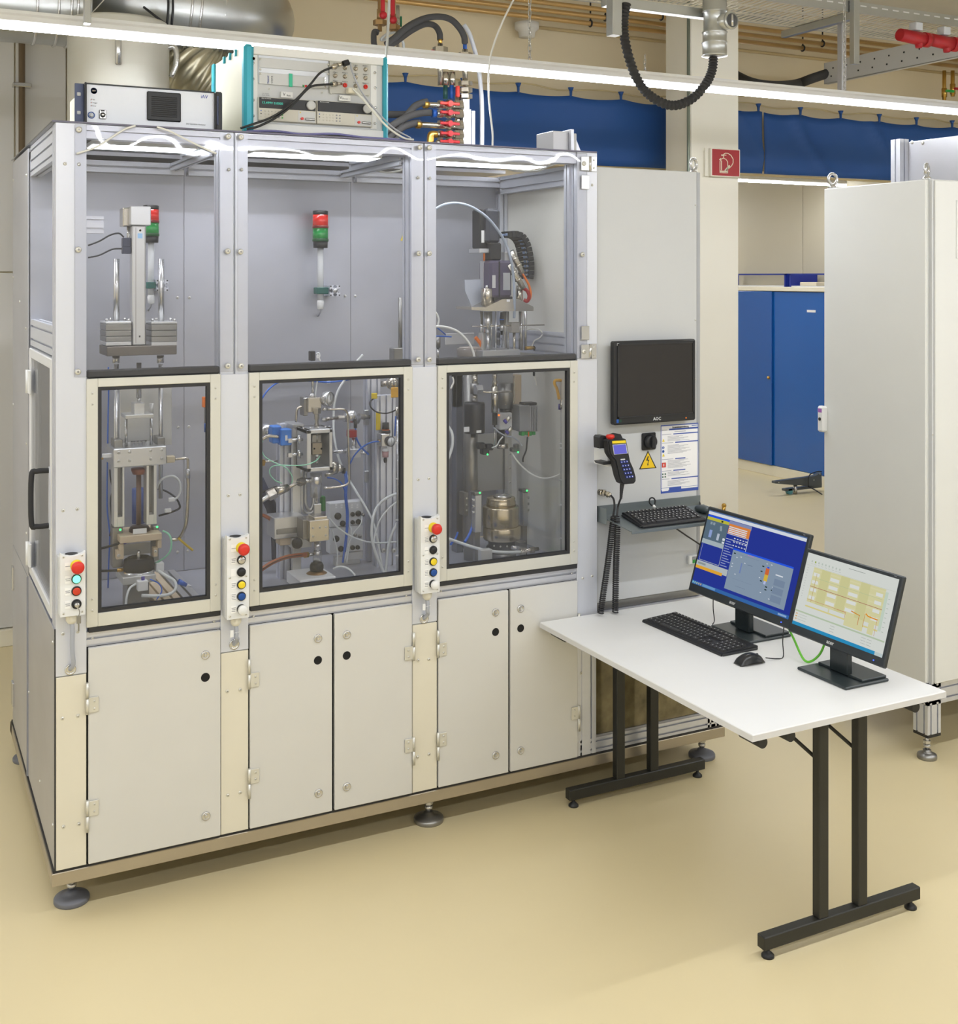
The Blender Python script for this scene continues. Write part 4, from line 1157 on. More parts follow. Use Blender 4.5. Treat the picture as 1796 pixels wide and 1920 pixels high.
z0 = V.p(1075, 435, YT0 - .03).z
MB().box(xs - .025, xs + .02, YT0 - .05, YT0 - .01, z0, 4.29, .002).build('hanger_channel', GALV, t)
MB().box(xs + .022, xs + .06, YT0 + .1, YT0 + .14, V.p(1100, 660, YT0 + .1).z, 4.29, .002).build('perforated_post', SHEET, t)
MB().box(xs - .02, xs + .02, YT0 - .04, YT1 + .1, zT - .05, zT - .006, .002).build('cantilever_arm', GALV, t)
t = thing('perforated_beam', 'long beige perforated sheet beam below the cable tray', 'beam', (6.0, 2.4, 3.3))
a, b = V.p(885, 500, 1.6), V.p(1796, 300, 1.0)
# the beam runs towards the room: it climbs to the right in the picture
p0, p1 = PX(1300 + 885 / 3.621, 500 / 3.621, 6.0), PX(1300 + 1790 / 3.621, 345 / 3.621, 6.0)
hb = .082
MB().box(6.0, 6.015, p1.y - .6, p0.y, p0.z - hb, p0.z + hb, .002).box(6.0, 6.05, p1.y - .6, p0.y, p0.z - hb, p0.z - hb + .004).build('beam_web', CLAD, t)
for k in range(10):
    y = p0.y - .08 - k * .14
    for dz in (-.032, .028): MB().cyl((5.998, y - (.02 if dz > 0 else 0), p0.z + dz), (6.0005, y - (.02 if dz > 0 else 0), p0.z + dz), .007, seg=10).build('web_hole', DARK, t)
hose('sagging_black_pipe', 'black insulated pipe sagging into the end of the perforated beam', [(150, 430, 2.8), (300, 520, 2.7), (420, 570, 2.5), (560, 585, 2.5), (700, 570, p0.y + .1), (800, 535, p0.y + .02), (905, 500, p0.y - .02)], 70, DHOSE, cat='pipe', V_=V)
# red couplings
YC = 1.2
for i, (x, y, nm) in enumerate(((1500, 250, 'left'), (1690, 280, 'right'))):
    t = thing('power_connector', 'red industrial power coupling hanging under the cable tray, %s one' % nm, 'connector', V.p(x, y, YC), group='red power couplings')
    mb = MB(); a, b = V.p(x - 100, y - 15, YC), V.p(x + 60, y + 18, YC)
    mb.cyl(a, b, .038, .042, 16); mb.build('coupling_body', REDV, t)
    mb = MB(); a2, b2 = V.p(x + 30, y + 20, YC), V.p(x + 30, y + 75, YC); mb.cyl(a2, b2, .03, .02, 14); mb.build('coupling_lid', REDV, t)
    mb = MB(); c1 = V.p(x + 10, y - 62, YC); mb.box(c1.x - .03, c1.x + .03, YC - .03, YC + .03, c1.z - .02, c1.z + .03, .004); mb.build('mount_foot', GREYP, t)
    mb = MB(); mb.cyl(V.p(x + 60, y + 18, YC), V.p(x + 95, y + 24, YC), .046, seg=16); mb.build('flange_ring', REDV, t)
for i, x in enumerate((1703, 1760)):
    t = thing('pipe_stub', 'brass pipe stub hanging from the bronze pipes at the right edge, %s one' % ('left', 'right')[i], 'pipe', V.p(x, 690, 2.75), group='brass pipe stubs')
    mb = MB(); V.rod(mb, x, 480, (690, 655)[i], 26, 2.78); V.rod(mb, x, (600, 570)[i], (660, 640)[i], 36, 2.78); mb.build('stub_body', BRASS, t)
    mb = MB(); V.box(mb, x + 20, (610, 595)[i], x + 70, (625, 610)[i], 2.74, .02); mb.build('stub_lever', REDV if i else GREEN, t)

# fire extinguisher sign on the column
t = thing('fire_sign', 'red fire extinguisher sign on the ivory column', 'sign', P(1360, 306, 2.30), math.radians(0))
fy = 2.355
a, b = P(1333, 277, fy), P(1388, 333, fy)
MB().box(a.x, b.x, fy, fy + .03, b.z, a.z, .004).build('sign_box', COLM, t)
def sg(u, v, l): return (a.x + (b.x - a.x) * u, fy - l, b.z + (a.z - b.z) * v)
def S(x, y): return ((x - 1290) / 178, 1 - (y - 820) / 183)
MB().face([sg(.035, .035, .0006), sg(.965, .035, .0006), sg(.965, .965, .0006), sg(.035, .965, .0006)]).build('red_field', REDV, t)
ink = mat('ivory_pictogram', (240, 228, 200), .5)
mb = MB()
def stroke(pts, wd):
    pts = [Vector((*S(*p), 0)) for p in pts]
    for p, q in zip(pts, pts[1:]):
        d_ = (q - p); nrm = Vector((-d_.y, d_.x, 0)).normalized() * wd; e = d_.normalized() * wd * .6
        mb.face([sg(*(p - e + nrm).xy, .0011), sg(*(q + e + nrm).xy, .0011), sg(*(q + e - nrm).xy, .0011), sg(*(p - e - nrm).xy, .0011)])
stroke([(1343, 977), (1343, 905), (1350, 890), (1365, 882), (1380, 890), (1390, 905), (1390, 977), (1343, 977)], .013)
stroke([(1353, 900), (1353, 960)], .016)
stroke([(1345, 968), (1388, 968)], .02)
stroke([(1365, 882), (1365, 866), (1352, 866)], .014); stroke([(1352, 862), (1380, 862)], .014)
stroke([(1340, 895), (1348, 885)], .014)
stroke([(1365, 858), (1375, 850), (1392, 850), (1410, 862), (1423, 885), (1423, 910), (1412, 932), (1395, 948), (1378, 960)], .014)
stroke([(1400, 930), (1375, 962)], .03)
mb.build('pictogram', ink, t)
MB().box(a.x - .03, a.x - .001, fy + .026, fy + .032, b.z, a.z).box(a.x - .03, b.x - .03, fy + .031, 2.40, b.z + .02, a.z - .02).build('wall_flange', COLM, t)
t = thing('brass_coupling', 'small brass coupling with yellow end on the ivory column', 'coupling', P(1354, 962, 2.38))
q = P(1354, 960, 2.38); MB().cyl((q.x, 2.37, q.z - .02), (q.x + .006, 2.37, q.z + .04), .013).sphere((q.x + .007, 2.37, q.z + .045), .017).build('coupling_body', BRASS, t)
MB().cyl((q.x - .004, 2.37, q.z - .09), (q.x, 2.37, q.z - .02), .012).cyl((q.x, 2.37, q.z - .02), (q.x, 2.401, q.z - .02), .008).build('coupling_end', YELL, t)

# ================================================================== push-button boxes on the posts
def control_box(label, pxl, pxr, pyt, pyb, rows, label_lines, cable_to, tagged):
    yf = -.066
    xm = (pxl + pxr) / 2
    x0, x1 = P(pxl, pyt, yf).x, P(pxr, pyt, yf).x
    z1, z0 = P(xm, pyt, yf).z, P(xm, pyb, yf).z
    t = thing('control_box', label, 'control box', ((x0 + x1) / 2, -.005, z0), group='push-button boxes on the bench posts')
    w_ = x1 - x0
    # body with the scooped top edge
    n = 10
    top = [(x0 + w_ * k / n, z1 - .012 * math.sin(math.pi * k / n) ** .6) for k in range(n + 1)]
    MB().prism([(x0, z0), (x1, z0)] + top[::-1], lambda u, v, a: (u, a, v), yf, yf + .022).build('lid', WHITEP, t)
    MB().box(x0 - .002, x1 + .002, yf + .022, -.0055, z0 - .002, z1 - .012, .004).build('box_body', GREYP, t)
    MB().cyl(((x0 + x1) / 2, -.03, z1 - .0125), ((x0 + x1) / 2, -.03, z1 - .0105), .020, seg=18).build('knockout', RUBBER, t)
    for z in ((z0 + .011, z1 - .012) if len(rows) < 5 else (z0 + .011, (z0 + z1) / 2, z1 - .012)):
        for x in (x0 + .010, x1 - .010):
            inst('lid_screw', SCREW, t, (x, yf, z))
    cx = x0 + w_ * .64
    for i, (kind, frac) in enumerate(rows):
        z = z1 + (z0 - z1) * frac
        zl = z
        lp = MB().box(x0 + w_ * .17, x0 + w_ * .42, yf - .0012, yf, z - .0125, z + .0125, .0004).build('name_plate', mat('label_white', (244, 244, 242), .5), t)
        for k in range(label_lines[i]):
            zz = z + (label_lines[i] - 1) * .0028 - k * .0056
            MB().box(x0 + w_ * (.20 + .01 * (k % 2)), x0 + w_ * (.39 - .012 * ((k * 7) % 3)), yf - .0015, yf - .001, zz - .0009, zz + .0009).build('print_line', INKG, lp)
        if kind == 'estop':
            b = MB().lathe([(.019, 0), (.019, .006), (.013, .008), (.012, .016)], (cx, yf, z), (0, -1, 0)).build('emergency_stop', YELL, t)
            MB().lathe([(.011, .014), (.013, .022), (.0195, .028), (.0205, .036), (.018, .043), (.010, .046), (0, .0465)], (cx, yf, z), (0, -1, 0), 28).build('mushroom_head', RED, b)
            continue
        ring = MB().lathe([(.0155, 0), (.0155, .005), (.0135, .007), (.0125, .006), (0, .006)], (cx, yf, z), (0, -1, 0), 26).build('button_ring', BLACK, t)
        def cap(m, r=.0122, h0=.006, h=.009):
            return MB().lathe([(r, h0), (r, h), (r * .9, h + .001), (0, h + .001)], (cx, yf, z), (0, -1, 0), 24).build('button_cap', m, ring)
        if kind == 'green': cap(glow('lit_green_button', (120, 255, 190), 2.2))
        elif kind == 'red': cap(mat('orange_red_cap', (206, 62, 36), .4))
        elif kind == 'black': cap(BLACK)
        elif kind == 'yellow': cap(YELL)
        elif kind == 'blue': cap(BLUEB)
        elif kind == 'white':
            MB().lathe([(.011, .006), (.011, .014), (.0165, .016), (.0165, .024), (.0145, .027), (0, .028)], (cx, yf, z), (0, -1, 0), 26).build('button_cap', WHITEP, ring)
        elif kind == 'key':
            MB().lathe([(.0125, .006), (.0125, .012), (.006, .013), (0, .013)], (cx, yf, z), (0, -1, 0), 22).box(cx - .002, cx + .010, yf - .018, yf - .012, z - .003, z + .003, .001).build('key_switch', STEEL, ring)
        elif kind == 'keyin':
            MB().lathe([(.0125, .006), (.0125, .012), (.006, .013), (0, .013)], (cx, yf, z), (0, -1, 0), 22).build('key_switch', BLACK, ring)
            MB().lathe([(.008, .013), (.008, .02), (0, .02)], (cx, yf, z), (0, -1, 0)).box(cx - .0015, cx + .0015, yf - .034, yf - .02, z - .008, z + .006).build('key', STEEL, ring)
            MB().tube([(cx + .002, yf - .03, z - .006), (cx + .006, yf - .028, z - .02), (cx + .004, yf - .024, z - .034)], .0014, 6).box(cx - .003, cx + .011, yf - .026, yf - .024, z - .058, z - .034, .002).box(cx + .001, cx + .006, yf - .026, yf - .024, z - .082, z - .058, .001).build('key_ring', STEELD, ring)
    gx = (x0 + x1) / 2
    MB().lathe([(.017, 0), (.0185, -.006), (.0185, -.018), (.012, -.028), (.009, -.030)], (gx, -.036, z0 - .002), (0, 0, 1), 20).build('cable_gland', mat('ivory_gland', (222, 218, 204), .5), t)
    a = P(*cable_to, -.006)
    MB().tube([(gx, -.036, z0 - .025), (gx + .002, -.038, z0 - .05), (gx + .002, -.036, (z0 + a.z) / 2 - .02), (a.x + .006, -.026, a.z + .02), (a.x, -.006, a.z), (a.x, .01, a.z - .006)], .0075, 10, 6).build('cable', GCABLE, t)
    MB().lathe([(.018, 0), (.018, .003), (.013, .004), (.012, .0015)], (a.x, -.006, a.z - .002), (0, -1, 0)).build('grommet', STEEL, t)
    if tagged:
        MB().box(gx - .022, gx - .010, -.046, -.043, z0 - .068, z0 - .044, .001).tube([(gx - .012, -.045, z0 - .055), (gx + .012, -.044, z0 - .053)], .001, 5).build('cable_tag', WHITEP, t)
control_box('four-button box with glowing green lamp and hanging keys on the left post', 113, 160, 1036, 1155, [('estop', .21), ('green', .42), ('red', .61), ('keyin', .815)], [1, 2, 2, 2], (132, 1254), False)
control_box('six-button box on the post between left and middle bay', 425.6, 467, 1003, 1160, [('estop', .155), ('key', .30), ('black', .445), ('yellow', .595), ('blue', .735), ('white', .885)], [1, 3, 0, 3, 4, 3], (439, 1207), True)
control_box('six-button box on the post between middle and right bay', 789, 824.4, 967, 1112, [('estop', .155), ('key', .30), ('black', .445), ('yellow', .595), ('blue', .735), ('white', .885)], [1, 4, 1, 4, 4, 3], (795, 1159), True)

# ================================================================== electrical cabinet with monitor, pendant, shelf
E0, E1, EF, EZ0, EZ1 = 2.104, 2.641, .014, .764, 2.553
t = thing('electrical_cabinet', 'tall light grey electrical cabinet standing right of the glazed bays', 'cabinet', (2.37, .02, .73))
MB().box(E0, E1, EF + .012, .42, .735, EZ1 - .003, .003).build('body', ECAB, t)
dr = MB().box(E0 + .002, E1 - .022, EF, EF + .012, EZ0, EZ1, .003).build('door', ECAB, t)
MB().box(E1 - .020, E1 - .001, EF + .004, EF + .012, EZ0, EZ1 - .002, .002).build('edge_strip', mat('grey_edge_strip', (170, 172, 176), .5, .2), t)
for y in (385, 711, 600):
    q = P(1310, y, EF); inst('door_screw', SCREW, dr, (E1 - .03, EF, q.z))
inst('eye_bolt', EYE, t, (P(1300, 315, .06).x, .06, EZ1 - .002), (0, 0, .4), scale=1.15)
MB().box(E0, E1, EF + .004, .4, .732, .764, .002).build('plinth', STEELD, t)
d_ = MB().box(P(1288, 1048, EF).x, P(1306, 1048, EF).x, EF - .016, EF, P(1297, 1056, EF).z, P(1297, 1040, EF).z, .002).build('terminal_module', WHITEP, t)
MB().box(P(1294, 1048, EF).x, P(1306, 1048, EF).x, EF - .018, EF - .015, P(1297, 1054, EF).z, P(1297, 1048, EF).z).build('green_terminal', GREEN, d_)
MB().box(P(1294, 1048, EF).x, P(1306, 1048, EF).x, EF - .018, EF - .015, P(1297, 1047.5, EF).z, P(1297, 1042, EF).z).build('grey_terminal', MIDGREY, d_)

# square monitor on the cabinet door
t = thing('wall_monitor', 'black square monitor with dark screen on the grey cabinet door', 'monitor', (2.396, -.03, 1.49))
mf = -.048
x0, x1, z0, z1 = P(1152, 640, mf).x, P(1305, 640, mf).x, P(1152, 798, mf).z, P(1228, 638, mf).z
MB().box(x0, x1, mf, mf + .035, z0, z1, .006).build('casing', BLACK, t)
MB().box((x0 + x1) / 2 - .1, (x0 + x1) / 2 + .1, mf + .03, EF + .001, z0 + .08, z1 - .08, .004).build('wall_mount', BLACK, t)
MB().box(x0 + .020, x1 - .018, mf - .0008, mf + .001, z0 + .034, z1 - .016).build('screen', mat('switched_off_screen', (44, 42, 42), .18, 0, .02), t)
MB().box(x0 + .014, x1 - .012, mf - .004, mf + .002, z0 + .028, z0 + .034).box(x0 + .014, x1 - .012, mf - .004, mf + .002, z1 - .016, z1 - .010).box(x0 + .014, x0 + .020, mf - .004, mf + .002, z0 + .028, z1 - .01).box(x1 - .018, x1 - .012, mf - .004, mf + .002, z0 + .028, z1 - .01).build('bezel_lip', RUBBER, t)
lettering('AOC', .018, GREYP, t, ((x0 + x1) / 2 + .005, mf - .0006, z0 + .016), FRONT, bold=True)
MB().box(x0 + .010, x0 + .020, mf - .001, mf, z0 + .010, z0 + .024).build('blue_sticker', BLUEH, t)
MB().box(x0 + .022, x0 + .034, mf - .001, mf, z0 + .012, z0 + .022).build('green_sticker', mat('dark_green_sticker', (20, 70, 50), .5), t)
MB().box(x0 + .012, x0 + .022, mf - .001, mf, z1 - .018, z1 - .008).build('white_sticker', WHITEP, t)
MB().box(x1 - .055, x1 - .050, mf - .001, mf, z0 + .010, z0 + .014).build('power_led', glow('amber_led', (255, 130, 40), 1.2), t)

# rotary main switch
V = View(1100, 790, 5.19)
t = thing('main_switch', 'black rotary main switch beside the notice sheet', 'switch', V.p(595, 190, EF))
a, b = V.p(530, 115, EF), V.p(662, 270, EF)
MB().box(a.x, b.x, EF - .010, EF, b.z, a.z, .003).build('switch_plate', BLACK, t)
cx, cz = (a.x + b.x) / 2 + .002, (a.z + b.z) / 2
MB().lathe([(.030, .010), (.030, .020), (.026, .028), (.02, .03), (0, .03)], (cx, EF, cz), (0, -1, 0), 26).build('switch_collar', BLACK, t)
MB().box(cx - .009, cx + .009, EF - .048, EF - .028, cz - .026, cz + .026, .005).build('switch_knob', RUBBER, t)

# warning triangle
t = thing('warning_sticker', 'yellow high-voltage triangle sticker below the rotary switch', 'sticker', V.p(595, 400, EF))
def cs(x, y, l): q = V.p(x, y, EF); return (q.x, EF - l, q.z)
MB().prism([(595, 285), (679, 455), (508, 468)], lambda u, v, a: cs(u, v, a), .0, .0006).build('black_border', BLACK, t)
MB().face([cs(595, 302, .0009), cs(664, 448, .0009), cs(523, 459, .0009)]).build('yellow_field', mat('sticker_yellow', (240, 200, 30), .5), t)
MB().face([cs(592, 340, .0012), cs(604, 340, .0012), cs(592, 372, .0012), cs(608, 374, .0012), cs(596, 412, .0012), cs(601, 413, .0012), cs(592, 436, .0012), cs(586, 412, .0012), cs(591, 412, .0012), cs(598, 382, .0012), cs(576, 382, .0012)]).build('lightning_bolt', BLACK, t)

# notice sheet
t = thing('notice_sheet', 'white and blue printed operating instruction sheet on the cabinet door', 'notice', P(1274, 920, EF))
nx0, nx1 = P(1238.5, 800, EF).x, P(1309, 800, EF).x
nz0, nz1 = P(1274, 922, EF).z, P(1274, 795, EF).z
NB, NW, NG, NY = (58, 86, 170), (236, 236, 240), (160, 162, 172), (232, 206, 60)
def nf(u, v, l): return (nx0 + (nx1 - nx0) * u, EF - .0005 - l, nz0 + (nz1 - nz0) * v)
MB().box(nx0, nx1, EF - .0005, EF, nz0, nz1).build('paper', mat('notice_paper', (240, 240, 242), .5), t)
R = [((.0, .0, 1, .045), NB), ((0, 0, .016, 1), NB), ((.984, 0, 1, 1), NB), ((0, .985, 1, 1), NB)]
R += [((.22, .025, .54, .075), NB), ((.0, .075, .54, .08), NB), ((.55, .068, 1, .072), NB), ((.03, .03, .2, .045), NW)]
for v0, u0, u1 in ((.925, .22, 1), (.86, .33, 1), (.735, .38, 1), (.495, .38, .65), (.325, .33, .65), (.205, .28, 1)):
    R += [((u0, v0 - .008, u1, v0 + .008 + (.008 if v0 > .92 else 0)), NB), ((.03, v0 - .004, u0 - .05, v0 + .004), (170, 172, 190))]
for v0, n_ in ((.83, 6), (.70, 10), (.475, 9), (.305, 5), (.175, 6)):
    for k in range(n_):
        ln = .30 + .35 * (((k * 37 + int(v0 * 100)) % 10) / 10)
        R.append(((.18, v0 - k * .0135 - .0024, .18 + ln, v0 - k * .0135 + .0024), NG))
def disc(u, v, r, n=14): return [(u + r * math.cos(2 * math.pi * k / n), v + r * .66 * math.sin(2 * math.pi * k / n)) for k in range(n)]
def tri(u, v, r): return [(u - r, v - r * .55), (u + r, v - r * .55), (u, v + r * .75)]
R += [(tri(.07, .775, .035), NY), (disc(.065, .67, .032), (40, 90, 170)), (disc(.065, .615, .032), (40, 90, 170)), ([(.06, .655), (.072, .655), (.072, .685), (.06, .685)], NW), (tri(.07, .56, .035), NY)]
R += [((.03, .33 + .05, .135, .45), (206, 66, 52)), ((.07, .395, .09, .435), NW)]
for du, dv in ((.035, .23), (.1, .23), (.035, .27), (.1, .27)): R.append(((du, dv, du + .035, dv + .022), (40, 90, 70)))
R += [((.37, .951, .66, .962), (90, 92, 110)), ((.82, .962, .98, .972), (90, 110, 180)), ((.36, .889, .66, .897), NG)]
print_layer('notice_print', R, t, nf, .0002)
lettering('Betriebsanweisung', .0115, INKK, t, (nx0 + (nx1 - nx0) * .52, EF - .0016, nz0 + (nz1 - nz0) * .957), FRONT)

# keyboard shelf (sheet steel, sloping forward)
SHELFM = mat('slate_grey_shelf', (112, 120, 122), .4, .2)
t = thing('keyboard_shelf', 'slate grey sheet steel keyboard shelf fixed to the cabinet', 'shelf', (2.37, .0, 1.10))
zb0, zb1 = P(1124, 968, EF).z, P(1124, 946, EF).z
MB().box(2.108, 2.635, EF - .004, EF, P(1220, 958, EF).z - .02, P(1220, 938, EF).z, .001).build('back_plate', SHELFM, t)
pl = [P(1133, 966, -.012), P(1184, 997, -.20), P(1330, 973, -.20), P(1318, 952, -.012)]
pl[3] = Vector((2.635, -.012, pl[0].z)); pl[2] = Vector((2.60, -.20, pl[1].z)); pl[0] = Vector((2.110, -.012, pl[0].z))
nrm = (pl[1] - pl[0]).cross(pl[2] - pl[0]).normalized()
if nrm.z < 0: nrm = -nrm
def sheet(pts, th):
    mb_ = MB(); n_ = len(pts)
    a_ = [mb_.bm.verts.new(p) for p in pts]; b_ = [mb_.bm.verts.new(p - nrm * th) for p in pts]
    mb_.bm.faces.new(a_); mb_.bm.faces.new(b_[::-1])
    for i in range(n_): mb_.bm.faces.new((a_[i], b_[i], b_[(i + 1) % n_], a_[(i + 1) % n_]))
    return mb_
sheet(pl, .003).build('tray', SHELFM, t)
MB().box(pl[1].x, pl[2].x, -.204, -.198, pl[1].z - .010, pl[1].z + .002, .001).build('front_lip', SHELFM, t)
MB().box(2.108, 2.112, -.06, EF, P(1128, 970, -.01).z - .02, P(1128, 950, -.01).z, .001).build('side_gusset', SHELFM, t)

KEYB = mat('black_keycap', (46, 46, 48), .5)
KEYS = {}
def key_mesh(wd, dp, ht):
    k = (round(wd, 4), round(dp, 4))
    if k not in KEYS:
        mb_ = MB(); s_ = .0018
        pts0 = [(-wd / 2, -dp / 2, 0), (wd / 2, -dp / 2, 0), (wd / 2, dp / 2, 0), (-wd / 2, dp / 2, 0)]
        pts1 = [(-wd / 2 + s_, -dp / 2 + s_, ht), (wd / 2 - s_, -dp / 2 + s_, ht), (wd / 2 - s_, dp / 2 - s_ * .6, ht), (-wd / 2 + s_, dp / 2 - s_ * .6, ht)]
        a_ = [mb_.bm.verts.new(p) for p in pts0]; b_ = [mb_.bm.verts.new(p) for p in pts1]
        mb_.bm.faces.new(b_)
        for i in range(4): mb_.bm.faces.new((a_[i], a_[(i + 1) % 4], b_[(i + 1) % 4], b_[i]))
        mb_.m(1).face([(-.003, .0005, ht + .0002), (.0005, .0005, ht + .0002), (.0005, .0042, ht + .0002), (-.003, .0042, ht + .0002)])
        KEYS[k] = mb_.mesh('key_cap', [KEYB, WHITEP])
    return KEYS[k]
def keyboard(label, mtx, wd, dp, layout, pitch, h=.018, front_h=.010):
    t_ = thing('keyboard', label, 'keyboard', mtx.translation, rot=mtx.to_euler())
    # wedge body in local coordinates: x along the keys, y from front to back
    outl = [(0, 0), (0, front_h * .6), (.006, front_h), (dp - .012, h), (dp, h * .75), (dp, 0)]
    MB().prism(outl, lambda u, v, a: (a, u, v), .006, wd - .006).box(0, .012, .004, dp - .004, 0, front_h * .9, .003).box(wd - .012, wd, .004, dp - .004, 0, front_h * .9, .003).build('case', BLACK, t_, local=True)
    ang = math.atan2(h - front_h, dp - .018)
    for (x, y, kw, kd) in layout:
        z = front_h + (y - .006) * math.tan(ang) - .001
        o = inst('key_cap', key_mesh(kw - .0022, kd - .0022, .0065), t_, (x, y, z), (ang, 0, 0), local=True)
    return t_
def rows_layout(wd, dp, cols_main, full):
    pt = (wd - .03) / (22.6 if full else 16.2)
    pd = (dp - .03) / 6.4
    L = []
    x0 = .015
    for r in range(6):
        y = .016 + r * pd + (.4 * pd if r == 5 else 0)
        if r == 0:
            xs = [(0, 1.4), (1.4, 1.2), (2.6, 1.2), (3.8, 6.0), (9.8, 1.2), (11, 1.2), (12.2, 1.2), (13.4, 1.6)]
        else:
            off = (0, 2.0, 1.7, 1.5, 1.0, 1.0)[r]
            xs = [(0, off)] + [(off + k, 1.0) for k in range(int(15 - off - 1.0))]
            e = xs[-1][0] + 1.0; xs.append((e, 15 - e))
        if not full: xs += [(15.1, 1.0)]
        else:
            if r in (0, 3, 4): xs += [(15.3, 1), (16.3, 1), (17.3, 1)]
            if r == 1: xs += [(16.3, 1)]
            if r == 5: xs += [(15.3, 1), (16.3, 1), (17.3, 1)]
            if r < 5: xs += [(18.6, 1), (19.6, 1), (20.6, 1), (21.6, 1)]
        for a_, w__ in xs:
            L.append((x0 + (a_ + w__ / 2) * pt, y + pd / 2, w__ * pt, pd))
    return L
# compact keyboard on the shelf
k0, k1, k2 = P(1210, 985, -.188), P(1326, 967, -.188), P(1176, 955, -.040)
k0 = pl[1] + Vector((P(1210, 985, -.188).x - pl[1].x, .012, 0)) + nrm * .001
k0 = Vector((P(1210, 987, -.188).x, -.188, 0)); k0.z = pl[1].z + (pl[0].z - pl[1].z) * (.012 / .188) + .002
ux = Vector((1, 0, 0)); uy = Vector((0, .188, pl[0].z - pl[1].z)).normalized(); uz = ux.cross(uy)
M4 = Matrix((ux, uy, uz)).transposed().to_4x4(); M4.translation = k0
wk = P(1326, 970, -.188).x - k0.x
wk = .325
M4.translation = k0 + Vector((-.02, 0, 0))
keyboard('compact black keyboard lying on the slate grey shelf', M4, wk, .150, rows_layout(wk, .150, 15, False), .019)
t = thing('shelf_mouse', 'dark mouse on the right end of the keyboard shelf', 'mouse', (2.56, -.10, pl[0].z))
mp = pl[1] + (pl[0] - pl[1]) * .45
MB().sphere((2.565, -.10, pl[1].z + (pl[0].z - pl[1].z) * .5 + .017), .03, 16, (.95, 1.6, .55)).build('mouse_shell', mat('dark_slate_mouse', (56, 66, 68), .4), t)
t = thing('usb_loop', 'short black looped cable with white plug behind the compact keyboard', 'cable', P(1224, 952, -.02))
V4 = View(1080, 600, 3.31)
MB().tube([V4.p(485, 1160, -.03), V4.p(490, 1120, -.03), V4.p(475, 1103, -.03), V4.p(458, 1110, -.03), V4.p(456, 1135, -.03), V4.p(475, 1155, -.03)], .0032, 8).build('cable_loop', BLACK, t)
MB().cyl(V4.p(478, 1150, -.03), V4.p(490, 1165, -.035), .006).build('plug', WHITEP, t)
lead('thin_black_cable', 'thin black cable running under the keyboard shelf to the right', [V4.p(605, 1283, -.10), V4.p(680, 1335, -.06), V4.p(760, 1388, -.02), V4.p(800, 1420, EF - .008)], .0035, BLACK)
lead('thin_black_cable', 'thin black cable curling behind the shelf mouse', [(2.57, -.07, mp.z + .02), (2.60, -.03, mp.z + .03), (2.625, .0, mp.z + .02), (2.64, .0, mp.z - .03)], .003, BLACK)

# hand-held pendant in its holder
t = thing('pendant_holder', 'black pendant cradle on a white angle bracket', 'holder', V.p(130, 350, EF))
MB().box(V.p(118, 270, -.04).x, V.p(170, 270, -.04).x, -.10, EF, V.p(130, 420, -.04).z, V.p(130, 270, -.04).z, .002).build('bracket', WHITEP, t)
YP = -.115
def PV(x, y, l=0.0):
    q = V.p(x, y, YP); return Vector((q.x, YP - l, q.z))
def shape(poly, d0, d1, m, name, par, bev=None):
    return MB().prism(poly, lambda u, v, a: PV(u, v, a), d0, d1).build(name, m, par)
shape([(125, 160), (140, 142), (185, 140), (200, 175), (190, 262), (128, 265)], -.045, -.002, BLACK, 'cradle_cup', t)
shape([(250, 152), (320, 126), (348, 130), (372, 180), (415, 355), (408, 378), (378, 388), (330, 300)], -.05, -.012, RUBBER, 'cradle_ear', t)
shape([(150, 400), (300, 380), (290, 410), (165, 425)], -.06, .0, BLACK, 'cradle_foot', t)
t = thing('hand_pendant', 'black hand-held operating pendant with blue keypad and violet screen', 'pendant', V.p(330, 590, YP))
shape([(158, 182), (172, 170), (328, 160), (340, 168), (352, 230), (368, 318), (380, 380), (412, 450), (434, 530), (434, 570), (415, 594), (310, 602), (286, 588), (262, 530), (236, 420), (225, 375), (195, 340), (172, 300)], 0, .030, RUBBER, 'pendant_body', t)
shape([(170, 188), (182, 178), (322, 170), (332, 178), (345, 240), (355, 312), (368, 385), (400, 455), (420, 530), (420, 562), (408, 580), (315, 588), (296, 578), (274, 525), (250, 420), (238, 368), (206, 330), (184, 296)], .030, .036, BLACK, 'pendant_face', t)
MB().face([PV(195, 181, .0368), PV(327, 173, .0368), PV(331, 198, .0368), (PV(200, 206, .0368))]).build('yellow_label', YELL, t)
MB().face([PV(200, 216, .0368), PV(332, 206, .0368), PV(350, 300, .0368), PV(215, 312, .0368)]).build('pendant_screen_rim', GREYP, t)
MB().face([PV(207, 220, .0374), PV(327, 211, .0374), PV(341, 299, .0374), PV(219, 307, .0374)]).build('pendant_screen', glow('violet_lcd', (120, 120, 226), .8), t)
for r in range(5):
    for c in range(3):
        x, y = 286 + r * 12.5 + c * 26 + (2 if r == 4 else 0), 384 + r * 36 - c * 3
        MB().prism([(x - 10, y - 11), (x + 9, y - 12), (x + 12, y + 10), (x - 7, y + 11)], lambda u, v, a: PV(u, v, a), .036, .039).build('keypad_key', mat('keypad_blue', (40, 60, 150), .4), t)
        MB().face([PV(x - 4, y - 4, .0396), PV(x + 4, y - 4, .0396), PV(x + 5, y + 3, .0396), PV(x - 3, y + 3, .0396)]).build('key_mark', WHITEP, t)
MB().face([PV(278, 355, .0368), PV(320, 350, .0368), PV(324, 362, .0368), PV(282, 367, .0368)]).build('keypad_plate', GREYP, t)
q = PV(212, 150, .0); MB().lathe([(.012, -.012), (.011, .0), (.017, .004), (.017, .012), (.014, .016), (0, .016)], (q.x, YP - .012, q.z - .006), (0, -.0, 1), 20).build('stop_button', RED, t)
